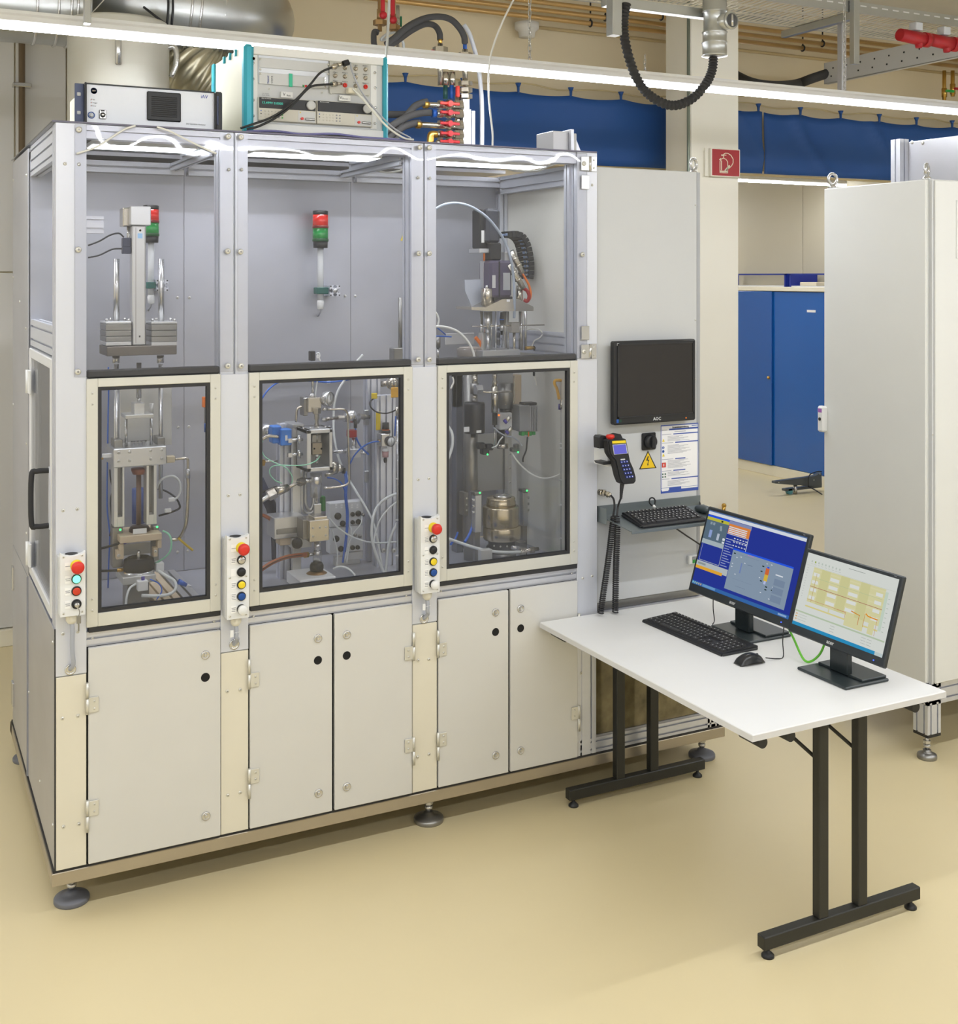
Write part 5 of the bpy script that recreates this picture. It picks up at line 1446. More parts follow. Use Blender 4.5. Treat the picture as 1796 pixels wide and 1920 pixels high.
MB().tube([PV(325, 598, .015), PV(318, 660, .015), PV(312, 745, .015)], lambda f: .0095 - .004 * f + .0008 * math.sin(f * 60), 10, 12).build('strain_relief', RUBBER, t)
def spiral(path, R_, r_, turns, mat_, par, name):
    path = smooth_path(path, 10)
    # resample by length
    Ls = [0]
    for a_, b_ in zip(path, path[1:]): Ls.append(Ls[-1] + (b_ - a_).length)
    N = turns * 9; pts = []
    for i in range(N + 1):
        s_ = Ls[-1] * i / N
        j = max(k for k in range(len(Ls)) if Ls[k] <= s_ + 1e-9); j = min(j, len(path) - 2)
        f = (s_ - Ls[j]) / max(1e-9, Ls[j + 1] - Ls[j])
        c_ = path[j].lerp(path[j + 1], f); a_ = 2 * math.pi * turns * i / N
        pts.append(c_ + Vector((R_ * math.cos(a_), R_ * math.sin(a_), 0)))
    return MB().tube(pts, r_, 6, 1, smooth=False).build(name, mat_, par)
t = thing('spiral_cable', 'black coiled pendant cable hanging in two strands in front of the cabinet', 'cable', V.p(130, 1860, -.06))
yc = -.07
spiral([V.p(262, 925, yc), V.p(245, 1050, yc), V.p(222, 1250, yc), V.p(190, 1480, yc), V.p(160, 1680, yc), V.p(135, 1870, yc)], .0105, .0030, 46, RUBBER, t, 'coil_strand')
spiral([V.p(292, 930, yc - .026), V.p(296, 1060, yc - .026), V.p(290, 1250, yc - .02), V.p(283, 1480, yc), V.p(280, 1680, yc), V.p(277, 1860, yc)], .0108, .0030, 46, RUBBER, t, 'coil_strand')
MB().tube([PV(312, 740, .015), V.p(306, 820, yc - .02), V.p(296, 900, yc - .026), V.p(290, 935, yc - .026)], .0042, 8).build('lead_in', RUBBER, t)
MB().tube([V.p(235, 722, -.03), V.p(262, 760, -.045), V.p(270, 830, -.06), V.p(262, 890, yc), V.p(255, 930, yc)], .0042, 8).build('lead_in', RUBBER, t)
t = thing('cable_plug', 'nickel threaded plug on the cabinet door below the pendant', 'plug', V.p(130, 690, EF))
MB().cyl(V.p(125, 690, EF), V.p(160, 695, -.005), .013).hexn(V.p(160, 695, -.005), V.p(180, 700, -.012), .015).cyl(V.p(180, 700, -.012), V.p(235, 722, -.03), .010).hexn(V.p(200, 708, -.018), V.p(215, 714, -.024), .013).build('plug_body', NICKEL, t)
MB().box(V.p(112, 690, EF).x, V.p(145, 690, EF).x, EF - .004, EF, V.p(130, 715, EF).z, V.p(130, 660, EF).z, .001).build('plug_flange', STEEL, t)

# ================================================================== table
t = thing('table', 'white-topped folding table with black steel T-legs', 'table', (2.224, -.66, 0))
TX0, TX1, TY0, TY1, TZ = 1.818, 2.630, -1.295, -.028, .738
TOPM = mat('white_laminate', (232, 232, 230), .42, 0, .01)
LEGM = mat('black_powder_coat', (40, 40, 36), .45, .1, .05)
MB().box(TX0, TX1, TY0, TY1, TZ - .022, TZ, .002).build('table_top', TOPM, t)
MB().box(TX0 - .0006, TX1 + .0006, TY0 - .0006, TY1 + .0006, TZ - .021, TZ - .003).build('edge_band', mat('pale_edge_band', (216, 216, 217), .5), t)
for yl in (-1.21, -.066):
    fo = MB().box(1.922, 2.588, yl - .018, yl + .018, .030, .072, .003).build('foot_bar', LEGM, t)
    for x in (1.95, 2.56):
        MB().lathe([(.020, 0), (.020, .006), (.012, .014), (.006, .018), (.006, .031)], (x, yl, 0), (0, 0, 1), 18).build('glide', BLACK, fo)
    for x in (2.165, 2.331):
        MB().box(x - .020, x + .020, yl - .017, yl + .017, .072, TZ - .034, .003).build('leg', LEGM, t)
    MB().box(1.90, 2.55, yl - .02, yl + .02, TZ - .046, TZ - .022, .003).build('top_bar', LEGM, t)
for x in (1.885, 2.56):
    MB().box(x - .012, x + .012, TY0 + .12, TY1 - .08, TZ - .05, TZ - .022, .003).build('side_rail', LEGM, t)
for (x, y) in ((1.88, -1.235), (1.99, -1.235), (2.52, -1.235), (1.88, -.09)):
    MB().cyl((x - .0, y - .035, TZ - .044), (x, y + .06, TZ - .044), .017, seg=16).build('pivot_tube', BLACK, t)
for s_, yl in ((1, -1.21), (-1, -.066)):
    for x in (2.165, 2.331):
        MB().cyl((x, yl, .56), (x - .10, yl + s_ * .22, TZ - .03), .006).build('brace', LEGM, t)

# ---- keyboard, mouse, monitors on the table
M4 = Matrix.Rotation(math.radians(-88.5), 4, 'Z'); M4.translation = (2.178, -.205, TZ)
# local x runs along -Y, local y towards +X (away from the sitter)
keyboard('full-size black keyboard on the white table', M4, .485, .172, rows_layout(.485, .172, 15, True), .019)
t = thing('mouse', 'black computer mouse on the white table', 'mouse', (2.235, -.785, TZ), math.radians(-92))
mb = MB(); n_u, n_v = 16, 20
for ring in range(1):
    pass
prof = []
def mouse_pt(u, v):
    # u along length -1..1, v across -1..1
    wd = .031 * (1 - .18 * u * u) * (1 - max(0, abs(u) - .8) * 1.2)
    h = .036 * (1 - u * u * .62) * (1 - (abs(v) ** 3.0) * .75) * (1 - max(0, abs(u) - .75) * 2.4)
    return Vector((v * wd, u * .055 + 0, max(.0, h)))
gr = [[mb.bm.verts.new(mouse_pt(-1 + 2 * i / n_u, -1 + 2 * j / n_v)) for j in range(n_v + 1)] for i in range(n_u + 1)]
for i in range(n_u):
    for j in range(n_v):
        f = mb.bm.faces.new((gr[i][j], gr[i + 1][j], gr[i + 1][j + 1], gr[i][j + 1])); f.smooth = True
bd = [gr[0][j] for j in range(n_v + 1)] + [gr[i][n_v] for i in range(1, n_u + 1)] + [gr[n_u][j] for j in range(n_v - 1, -1, -1)] + [gr[i][0] for i in range(n_u - 1, 0, -1)]
low = [mb.bm.verts.new((v.co.x, v.co.y, 0)) for v in bd]
mb.build('mouse_shell', mat('satin_black_mouse', (30, 31, 33), .3), t, local=True)
MB().box(-.004, .004, .022, .038, .020, .0305, .003).build('scroll_wheel', RUBBER, t, local=True)
lead('mouse_cable', 'thin black mouse cable curving up behind the table keyboard', [(2.30, -.795, TZ + .012), (2.345, -.80, TZ + .004), (2.38, -.795, TZ + .004), (2.40, -.77, TZ + .05), (2.41, -.765, TZ + .10)], .002, BLACK)
lead('monitor_cable', 'thin black cable hanging behind the left table monitor', [(2.46, -.30, TZ + .12), (2.45, -.31, TZ + .05), (2.44, -.33, TZ + .004), (2.40, -.37, TZ + .004)], .002, BLACK)
lead('green_patch_cable', 'bright green patch cable drooping between the two table monitors', [(2.47, -.70, TZ + .10), (2.44, -.78, TZ + .06), (2.41, -.875, TZ + .008), (2.45, -.90, TZ + .03), (2.47, -.92, TZ + .10), (2.48, -.93, TZ + .14)], .0042, mat('lime_cable', (110, 200, 60), .4))

def monitor(label, yc, wd, ht, zb, xb, tilt, base, rects, chin, zoff=0):
    """screen faces -X; wd along Y; the screen leans back by tilt"""
    t_ = thing('monitor', label, 'monitor', (base[0], base[1], TZ))
    ct, st = math.cos(tilt), math.sin(tilt)
    # picture frame coordinates: u to the right as seen (towards -Y), v up, l out of the screen (towards -X)
    def fn(u, v, l): return Vector((xb + st * v - ct * l, yc + wd / 2 - u, zb + ct * v + st * l))
    Mx = Matrix.Identity(4)
    for i, c_ in enumerate((Vector((0, -1, 0)), Vector((st, 0, ct)), Vector((-ct, 0, st)))):
        for j in range(3): Mx[j][i] = c_[j]
    Mx.translation = fn(0, 0, 0)
    MB().box(0, wd, 0, ht, -.018, .0, .004, Mx).build('casing', mat('dark_slate_casing', (42, 48, 52), .38), t_)
    MB().box(.03, wd - .03, .03, ht - .03, -.042, -.016, .012, Mx).build('rear_shell', mat('dark_slate_casing', (42, 48, 52), .38), t_)
    bz = .014
    s0, s1, v0, v1 = bz, wd - bz, chin, ht - bz
    Mr = []
    sw, sh = s1 - s0, v1 - v0
    scr = MB()
    def sf(u, v, l): return fn(s0 + u * sw, v0 + v * sh, l)
    print_layer('screen', rects, t_, sf, .0006, emit=.80)
    em = (Matrix((Vector((0, -1, 0)), Vector((st, 0, ct)), Vector((-ct, 0, st)))).transposed()).to_euler()
    lettering('acer', .019, GREYP, t_, fn(wd * .46, chin * .52, .0006), em, bold=True)
    lettering('V206', .005, MIDGREY, t_, fn(wd - .032, ht - bz * .55, .0006), em)
    q = fn(wd - .045, chin * .45, .0012); MB().sphere(q, .0022, 8).build('power_led', glow('blue_led', (60, 90, 255), 3), t_)
    # stand: neck and two-step base
    bx, by, bw, bd = base
    nx = xb + st * (ht * .18) + .03
    mbn = MB(); mbn.box(nx - .008, nx + .016, by - .042, by + .042, TZ + .012, zb + ht * .35, .003)
    mbn.build('neck', mat('glossy_slate', (34, 42, 44), .25), t_)
    MB().box(bx - bd / 2, bx + bd / 2, by - bw / 2, by + bw / 2, TZ, TZ + .010, .003).build('base', mat('satin_slate', (48, 56, 58), .35), t_)
    MB().box(bx - bd / 2 + .085, bx + bd / 2, by - bw / 2 + .012, by + bw / 2 - .012, TZ + .0095, TZ + .018, .002).build('base_step', mat('satin_slate', (48, 56, 58), .35), t_)
    return t_
# left screen: control desktop with windows
BG = (44, 60, 156); GW = (142, 160, 180); LG = (176, 186, 192); DGY = (96, 116, 132); ORG = (230, 140, 70); WHT = (226, 232, 240); YLW = (200, 196, 70); TBL = (60, 110, 176); BTI = (44, 92, 236)
R = [((0, 0, 1, 1), BG), ((0, .945, 1, .985), WHT), ((0, .985, 1, 1), (90, 120, 170)), ((0, .0, 1, .045), TBL)]
R += [((0, .915, .24, .94), BTI), ((0, .875, .24, .915), YLW), ((.155, .882, .175, .905), (40, 50, 30))]
R += [((0, .615, .24, .875), DGY), ((0, .555, .24, .615), (176, 190, 196))]
for x, y in ((.045, .82), (.075, .82), (.155, .80), (.16, .77)): R.append(((x, y, x + .022, y + .035), (150, 165, 175)))
R += [((.055, .65, .085, .75), (150, 170, 220)), ((.145, .64, .17, .73), (190, 200, 215)), ((.21, .66, .235, .69), WHT), ((.21, .62, .235, .645), WHT)]
R += [((.015, .33, .018, .55), LG), ((.015, .33, .24, .337), LG), ((.235, .33, .24, .6), LG)]
R += [((0, .235, .34, .32), (190, 198, 200)), ((0, .215, .29, .255), (236, 176, 60)), ((.015, .275, .1, .30), (150, 160, 160))]
R += [((.24, .885, .475, .94), (140, 150, 190)), ((.245, .775, .47, .90), ORG)]
for k in range(4): R.append(((.25, .782 + k * .024, .44, .796 + k * .024), WHT))
R += [((.245, .765, .47, .772), WHT), ((.245, .700, .47, .706), WHT), ((.465, .60, .47, .77), WHT)]
for r in range(11): R.append(((.25, .665 - r * .032, .25 + .05 + .02 * (r % 3), .675 - r * .032), (160, 172, 214)))
for r in range(3):
    for c in range(5): R.append(((.325 + c * .03, .725 - r * .045, .342 + c * .03, .737 - r * .045), WHT))
R += [((.345, .085, .945, .605), GW), ((.345, .59, .945, .612), BTI)]
for x, y in ((.44, .53), (.40, .51), (.49, .47), (.37, .42), (.66, .36), (.70, .55), (.745, .555), (.42, .30), (.70, .19), (.79, .15), (.80, .30), (.37, .38)): R.append((disc(x, y, .008, 8), WHT))
R += [((.455, .33, .468, .46), (120, 140, 190)), ((.70, .42, .735, .50), (220, 110, 60)), ((.70, .34, .735, .42), (226, 190, 70)), ((.71, .50, .73, .52), BTI), ((.707, .30, .727, .34), (190, 200, 240))]
for x, y in ((.36, .545), (.66, .50), (.655, .435), (.67, .32), (.73, .27), (.73, .235), (.79, .255)): R.append(((x, y, x + .02, y + .014), (30, 50, 40)))
R += [((.80, .45, .87, .465), WHT), ((.80, .33, .90, .41), (128, 146, 170)), ((.80, .23, .90, .31), (128, 146, 170)), ((.80, .13, .90, .21), (128, 146, 170)), ((.50, .575, .56, .58), (220, 120, 220))]
R += [((.40 + .012 * 0, .555, .62, .557), (110, 126, 150)), ((.52, .46, .57, .465), (100, 116, 140)), ((.40, .24, .6, .242), (120, 136, 160)), ((.45, .16, .55, .163), (110, 126, 150))]
for k in range(5): R.append(((.008 + k * .022, .012, .020 + k * .022, .036), (150 + k * 15, 220 - k * 10, 220 - k * 20)))
R += [((.12, .008, .26, .04), (110, 160, 210)), ((.9, .012, .98, .034), (150, 180, 220))]
monitor('larger black monitor with blue process desktop on the table', -.517, .590, .345, .842, 2.392, math.radians(17.5), (2.475, -.505, .232, .20), R, .032)
CRM, YLO, PAL, GRN, ORD = (226, 230, 224), (224, 220, 170), (216, 213, 158), (190, 206, 178), (220, 150, 60)
R = [((0, 0, 1, 1), CRM), ((0, 0, 1, .045), (50, 150, 200)), ((.92, .0, 1, .045), (200, 214, 214))]
R.append(((.105, .355, .90, .83), YLO))
for k in range(5): R.append(((.105, .445 + k * .085, .90, .465 + k * .085), (228, 224, 178)))
for k, x in enumerate((.20, .42, .64)): R.append(((x, .355, x + .10, .83), PAL))
R += [((.90, .30, .93, .80), (206, 222, 206)), ((.0, .185, .99, .205), GRN), ((.1, .285, .9, .305), (226, 216, 150)), ((.36, .30, .372, .36), YLO), ((.55, .22, .75, .36), YLO), ((.8, .22, .86, .5), YLO)]
for r in range(4):
    for x in (.115, .31, .53, .81): R.append(((x, .40 + r * .105, x + (.07 if x < .2 or x > .8 else .10), .445 + r * .105), (232, 235, 230)))
R += [((.105, .565, .90, .572), (176, 112, 100)), ((.15, .36, .155, .75), (196, 170, 110)), ((.105, .385, .55, .39), (206, 150, 110)), ((.16, .69, .88, .693), (170, 196, 160))]
R += [([(.60, .42), (.70, .40), (.70, .41), (.60, .435)], ORD), ([(.75, .45), (.78, .425), (.88, .42), (.88, .435), (.78, .44), (.755, .465)], (236, 150, 30)), ((.69, .28, .695, .41), (206, 120, 60)), ((.745, .28, .75, .45), (206, 150, 80)), ((.875, .22, .878, .44), (206, 120, 60)), ((.545, .30, .548, .38), (206, 130, 70)), ((.45, .38, .548, .384), (206, 150, 110))]
for k in range(9): R.append(((.06 + k * .04, .885, .075 + k * .04, .91), (196, 206, 196) if k != 1 else (160, 180, 80)))
for k in range(9): R.append(((.06 + k * .04, .86, .085 + k * .04, .866), (200, 204, 200)))
R += [((.48, .945, .66, .951), (150, 156, 150)), ((0, .835, 1, .838), (200, 206, 198))]
for k in range(12): R.append(((.03, .40 + k * .036, .045, .406 + k * .036), (190, 194, 190)))
for k in range(8): R.append(((.94, .30 + k * .06, .96, .306 + k * .06), (170, 186, 170)))
for k in range(3): R.append(((.02, .08 + k * .035, .04, .092 + k * .035), (226, 170, 80))); R.append(((.05, .083 + k * .035, .15, .088 + k * .035), (190, 196, 190)))
for r in range(3):
    for x in (.42, .76, .82): R.append(((x, .08 + r * .035, x + .05, .086 + r * .035), (186, 190, 186)))
monitor('smaller black monitor with pale yellow measurement plot on the table', -1.043, .447, .300, .842, 2.378, math.radians(17.5), (2.435, -1.028, .232, .195), R, .030)

# ================================================================== inside the three bays
ZF = .898
def bx(t, name, m, V, x0, y0, x1, y1, Y, dep, bev=.002):
    mb = MB(); V.box(mb, x0, y0, x1, y1, Y, dep, bev); return mb.build(name, m, t)
def rd(t, name, m, V, x, y0, y1, w_, Y):
    mb = MB(); V.rod(mb, x, y0, y1, w_, Y); return mb.build(name, m, t)
def rdz(t, name, m, V, x, y0, w_, Y, z=ZF):
    a = V.p(x, y0, Y); mb = MB(); mb.cyl((a.x, Y, z), (a.x, Y, a.z), V.s(x, Y, w_) / 2); return mb.build(name, m, t)
def rx(t, name, m, V, x0, x1, y, w_, Y):
    mb = MB(); V.rodx(mb, x0, x1, y, w_, Y); return mb.build(name, m, t)
def tb(t, name, m, V, pts, w_, n=8):
    mb = MB(); V.tube(mb, pts, w_, 8, n); return mb.build(name, m, t)
def lt(t, name, m, V, x, Y, prof, seg=28):
    """turned part: prof is a list of (width in crop px, crop y)"""
    mb = MB(); a = V.p(x, 0, Y)
    mb.lathe([(max(V.s(x, Y, w_) / 2, 0), V.p(x, y, Y).z) for w_, y in prof], (a.x, Y, 0), (0, 0, 1), seg); return mb.build(name, m, t)
def hoseT(name, label, V, pts, w_, m, cat='hose', n=8, group=None):
    t = thing(name, label, cat, V.p(*pts[0]), group=group); tb(t, 'hose_body', m, V, pts, w_, n); return t
def base_at(V, x, Y, z=ZF):
    a = V.p(x, 0, Y); return (a.x, Y, z)
SATIN = mat('satin_aluminium', (206, 207, 208), .32, .8, .02)
PALEPL = mat('pale_plate', (214, 214, 210), .35, .5, .02)

# ---- flat light panels added at the white bay tops to brighten the bays
LEDP = glow('added_panel_light', (255, 255, 255), 9.0)
LEDP.node_tree.nodes['Emission'].inputs[0].default_value = (.95, .975, 1, 1)
for (a, b), nm in zip(((.14, .50), (.70, 1.20), (1.43, 1.93)), ('left', 'middle', 'right')):
    t = thing('added_panel_light', 'flat white light panel added under the roof of the %s bay' % nm, 'lamp', ((a + b) / 2, .17, 2.56), group='light panels added in the bays')
    MB().box(a, b, .10, .25, 2.553, 2.566, .001).build('panel_case', WHITEP, t)
    MB().box(a + .006, b - .006, .106, .244, 2.5515, 2.5535).build('diffuser', LEDP, t)
    for x in (a + .03, b - .03): MB().cyl((x, .17, 2.56), (x, .17, 2.608), .004, seg=8).build('hanger_pin', STEEL, t)

# ---- stack lights on the back wall
REDG = mat('red_lens', (220, 40, 30), .15, 0, .05, (30, 30, 30)); GRNG = mat('green_lens', (28, 140, 66), .15, 0, .05, (30, 30, 30))
def stack_light(label, cx, top, W, Y, profx):
    V = View(0, 0, 1)
    t = thing('stack_light', label, 'signal light', V.p(cx, top + 180, Y), group='signal lights on the chamber wall')
    lt(t, 'cap', BLACK, V, cx, Y, [(W * .96, top + 8), (W, top + 7), (W, top + 1), (W * .8, top), (0, top)])
    a = lt(t, 'red_lens', REDG, V, cx, Y, [(0, top + 33), (W, top + 33), (W, top + 8), (0, top + 8)])
    lt(t, 'lens_ring', mat('dark_red_ring', (120, 20, 24), .3), V, cx, Y, [(W, top + 33), (W * 1.06, top + 32.5), (W * 1.06, top + 29), (W, top + 28)])
    lt(t, 'green_lens', GRNG, V, cx, Y, [(0, top + 58), (W, top + 58), (W, top + 33), (0, top + 33)])
    lt(t, 'lens_ring', mat('dark_green_ring', (16, 80, 40), .3), V, cx, Y, [(W, top + 58), (W * 1.06, top + 57.5), (W * 1.06, top + 53), (W, top + 52)])
    lt(t, 'socket', BLACK, V, cx, Y, [(0, top + 70), (W * .92, top + 70), (W * .96, top + 58), (0, top + 58)])
    rd(t, 'pole', GREYP, V, cx, top + 70, top + 170, W * .40, Y)
    lt(t, 'cable_gland', WHITEP, V, cx, Y, [(0, top + 186), (W * .42, top + 184), (W * .46, top + 172), (W * .40, top + 168)])
    tb(t, 'cable', MIDGREY, V, [(cx, top + 184, Y), (cx - 1, top + 190, Y), (cx - 5, top + 196, Y + .02), (cx - 4, top + 196, YB)], 4)
    c = mat('teal_green_clamp', (24, 92, 84), .5)
    a, b = V.p(cx - W * .34, top + 144, Y), V.p(profx, top + 156, Y)
    MB().box(a.x, b.x, Y - .022, Y + .022, b.z, a.z, .002).build('pole_clamp', c, t)
    q = V.p(profx + 10, top + 150, Y)
    mb = MB(); mb.prism(slot_outline(.046, .046, 1, 1, .010, .012), lambda u, v, a_: (q.x + u, a_, q.z + v), Y - .035, YB)
    pr = mb.build('wall_arm', ALU, t)
    MB().lathe([(.009, 0), (.009, .006), (0, .008)], (q.x, Y - .035, q.z), (0, -1, 0)).build('arm_bolt', STEEL, pr)
    mb = MB()
    for sx in (-1, 1):
        for sz in (-1, 1): mb.box(q.x + sx * .019 - .003, q.x + sx * .019 + .003, Y - .0358, Y - .034, q.z + sz * .019 - .003, q.z + sz * .019 + .003)
    mb.build('profile_core', BLACK, pr)
    return t
stack_light('red and green signal light on the back wall of the middle bay', 600.8, 395, 29, .70, 613)
stack_light('red and green signal light half hidden behind the left press', 283, 385, 29, .70, 291)

# =============================================== left bay: press
U, L = View(0, 380, 4.177), View(0, 680, 3.693)
YR = .37
t = thing('spindle_press', 'upright press with twin guide rods and square actuator in the left bay', 'press', base_at(L, 960, YR))
bx(t, 'actuator_head', SATIN, U, 1022, 28, 1183, 178, .30, .09, .003)
bx(t, 'motor_block', NICKEL, U, 962, 40, 1020, 186, .335, .07, .003)
act = bx(t, 'actuator_tube', SATIN, U, 1035, 178, 1145, 1118, .31, .05, .004)
bx(act, 'tube_groove', STEELD, U, 1062, 195, 1066, 1100, .3095, .002, 0); bx(act, 'tube_groove', STEELD, U, 1132, 195, 1135, 1100, .3095, .002, 0)
a = U.p(1098, 217, .31); MB().lathe([(.004, .001), (0, .001)], (a.x, .31, a.z), (0, -1, 0), 12).build('brass_plug', BRASS, act)
bx(act, 'blue_sticker', mat('pale_blue_sticker', (150, 190, 226), .5), U, 1078, 240, 1116, 280, .3093, .001, 0)
bx(act, 'square_hole', INKK, U, 1088, 1040, 1100, 1055, .3093, .001, 0)
rd(t, 'piston_rod', STEEL, U, 1008, 186, 352, 30, .36)
for y0, y1 in ((275, 345), (345, 400)):
    bx(t, 'limit_switch', mat('blue_black_switch', (54, 58, 78), .5), U, 962, y0, 1028, y1, .325, .03)
for x in (912, 1262):
    rd(t, 'guide_rod', STEEL, U, x, 440, 930, 46, YR)
for x0, x1 in ((828, 1030), (1185, 1388)):
    for (y0, y1, m) in ((932, 950, SATIN), (952, 1000, STEELD), (1003, 1046, STEELD), (1049, 1088, STEELD), (1090, 1120, SATIN)):
        bx(t, 'clamp_plate', m, U, x0, y0, x1, y1, .30, .13, .0015)
    for dx in (8, 40, 150, 182):
        q = U.p(x0 + dx, 925, .32 if dx in (8, 182) else .40)
        zt = U.p(x0 + dx, 932, .30).z
        MB().cyl((q.x, q.y, zt), (q.x, q.y, zt + .010), .005, seg=8).build('clamp_bolt', STEEL, t)
bx(t, 'bridge_plate', mat('dark_machined_plate', (118, 112, 106), .4, .7, .06), U, 838, 1122, 1385, 1196, .29, .17, .002)
for x, w_ in ((908, 56), (1256, 54)):
    rd(t, 'guide_bush', STEEL, U, x, 1196, 1255, w_, YR)
rdz(t, 'guide_rod', STEEL, L, 805, 10, 34, YR, 1.28); rdz(t, 'guide_rod', STEEL, L, 1112, 10, 30, YR, 1.28)
rd(t, 'spindle', STEEL, L, 962, 0, 245, 34, YR); rd(t, 'spindle_tip', STEEL, L, 962, 240, 282, 22, YR)
bx(t, 'backing_plate', PALEPL, L, 830, 150, 1190, 580, .50, .012)
bx(t, 'coupling_block', PALEPL, L, 930, 280, 1003, 362, .33, .06)
bx(t, 'thrust_plate', PALEPL, L, 870, 360, 1066, 386, .31, .10)
rd(t, 'tie_rod', STEEL, L, 873, 386, 590, 20, .35); rd(t, 'tie_rod', STEEL, L, 1047, 386, 575, 20, .35); rd(t, 'tie_rod', PALEPL, L, 1048, 282, 362, 30, .40)
bx(t, 'rod_clamp', STEELD, L, 792, 535, 850, 600, .33, .08); bx(t, 'rod_clamp', STEELD, L, 1090, 518, 1143, 580, .33, .08)
ch = bx(t, 'crosshead', SATIN, L, 787, 588, 1153, 718, .29, .16, .003)
for x, y in ((822, 622), (898, 618), (1043, 607), (1120, 603), (822, 682), (898, 678), (1043, 666), (1120, 663)):
    bolt(ch, L.p(x, y, .29), BOLTS)
for x in (918, 945, 972, 1000):
    for yy in (.33, .38):
        q = L.p(x, 575, yy); zt = L.p(970, 588, .29).z
        MB().hexn((q.x, yy, zt), (q.x, yy, zt + .014), .008).build('crosshead_nut', STEEL, ch)
for x0, x1, y0, y1, s0, s1 in ((790, 862, 730, 1140, 815, 848), (1015, 1085, 715, 1122, 1032, 1065)):
    lg = MB(); V_ = L
    xa, xb, xc, xd = (L.p(v, 900, .30).x for v in (x0, s0, s1, x1))
    za, zb = L.p(x0, y0, .30).z, L.p(x0, y1, .30).z
    lg.box(xa, xb, .30, .36, zb, za + .02, .001).box(xc, xd, .30, .36, zb, za + .02, .001).box(xb, xc, .30, .36, zb, zb + .035).box(xb, xc, .30, .36, za, za + .02)
    lo = lg.build('slotted_leg', PALEPL, t)
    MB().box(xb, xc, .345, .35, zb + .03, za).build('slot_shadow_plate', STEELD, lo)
bx(t, 'foot_column', STEELD, L, 780, 1140, 850, 1420, .34, .05); bx(t, 'foot_column', STEELD, L, 1060, 1130, 1100, 1400, .34, .05)
bx(t, 'table_plate', WOODP, L, 832, 1193, 1122, 1240, .28, .16, .002)
lt(t, 'pressure_disc', COPPER, L, 965, .36, [(0, 770), (90, 770), (110, 745), (110, 730), (0, 730)])
rd(t, 'pressure_rod', mat('brown_rod', (132, 104, 84), .4, .3), L, 960, 770, 1130, 34, .38)
rd(t, 'rear_motor', mat('blue_motor_paint', (46, 70, 130), .5), L, 960, 870, 1110, 90, .62)
lt(t, 'load_cell', mat('dark_bronze', (84, 66, 58), .4, .5), L, 965, .35, [(0, 1195), (140, 1195), (140, 1150), (120, 1132), (0, 1132)])
bx(t, 'cell_label', WHITEP, L, 922, 1150, 1016, 1184, .297, .004, 0)
for x, y in ((833, 1157), (1088, 1137)):
    q = L.p(x, y, .285); MB().sphere(q, .004, 8).build('green_lamp', glow('tiny_green', (60, 255, 120), 3), t)
bx(t, 'lower_plate', PALEPL, L, 830, 1252, 1062, 1330, .42, .02)
for x0, y0, x1, y1 in ((805, 1300, 858, 1362), (1062, 1282, 1092, 1345), (825, 1255, 858, 1310), (1090, 1230, 1120, 1285)):
    bx(t, 'guide_shoe', WOODP, L, x0, y0, x1, y1, .30, .03)
for x, y in ((822, 1335), (1076, 1306)): bolt(t, L.p(x, y, .30), BOLTS)

t = thing('rotor_unit', 'round unit with black rubber rim and steel ring at the foot of the press', 'rotor', base_at(L, 960, .32))
lt(t, 'rubber_rim', RUBBER, L, 960, .32, [(150, 1440), (200, 1430), (212, 1400), (200, 1360), (150, 1345), (120, 1350), (110, 1375)])
lt(t, 'rim_cover', STEEL, L, 960, .32, [(0, 1362), (60, 1362), (112, 1378), (112, 1400)])
lt(t, 'steel_ring', STEEL, L, 960, .32, [(0, 1475), (206, 1475), (210, 1465), (210, 1436), (0, 1436)])
lt(t, 'centre_nipple', STEEL, L, 960, .32, [(0, 1298), (18, 1298), (26, 1318), (22, 1330), (30, 1345), (24, 1375), (0, 1375)])
bx(t, 'mount_block', PALEPL, L, 850, 1478, 1080, 1530, .25, .14)
q0 = L.p(850, 1530, .25); q1 = L.p(1080, 1530, .25)
MB().box(q0.x + .02, q1.x - .02, .27, .37, ZF, q0.z + .004, .002).build('pedestal', STEELD, t)
bx(t, 'white_sensor', WHITEP, L, 1080, 1385, 1137, 1452, .30, .04, .003)
bx(t, 'valve_cube', WHITEP, L, 955, 1512, 1026, 1582, .17, .03, .002)
rd(t, 'purple_port', mat('violet_fitting', (70, 60, 150), .4), L, 990, 1482, 1512, 24, .185)
tp = thing('t_slot_plate', 'aluminium T-slot plate lying on the floor of the left bay', 'plate', base_at(L, 1320, .4))
x0 = .385
for k in range(5):
    MB().box(x0 + k * .034, x0 + k * .034 + .026, .16, .70, ZF, ZF + .03, .001).build('plate_rib', WOODP if k < 3 else SATIN, tp)
MB().box(x0, x0 + .165, .16, .70, ZF, ZF + .012).build('plate_web', STEELD, tp)
MB().box(.14, .37, .10, .24, ZF, ZF + .012, .002).build('floor_plate_x', PALEPL, None)
tag(D.objects['floor_plate_x'], 'flat pale base plate at the front of the left bay floor', 'plate'); D.objects['floor_plate_x'].name = 'floor_plate'
hb_ = thing('braided_hose', 'braided steel hose with elbow hanging right of the press crosshead', 'hose', L.p(1300, 665, .33))
tb(hb_, 'hose_braid', NICKEL, L, [(1300, 770, .33), (1303, 850, .33), (1298, 1000, .33), (1285, 1130, .33), (1240, 1215, .35), (1190, 1225, .36)], 24)
tb(hb_, 'elbow', NICKEL, L, [(1210, 668, .34), (1270, 662, .33), (1298, 668, .33), (1302, 700, .33), (1300, 780, .33)], 20)
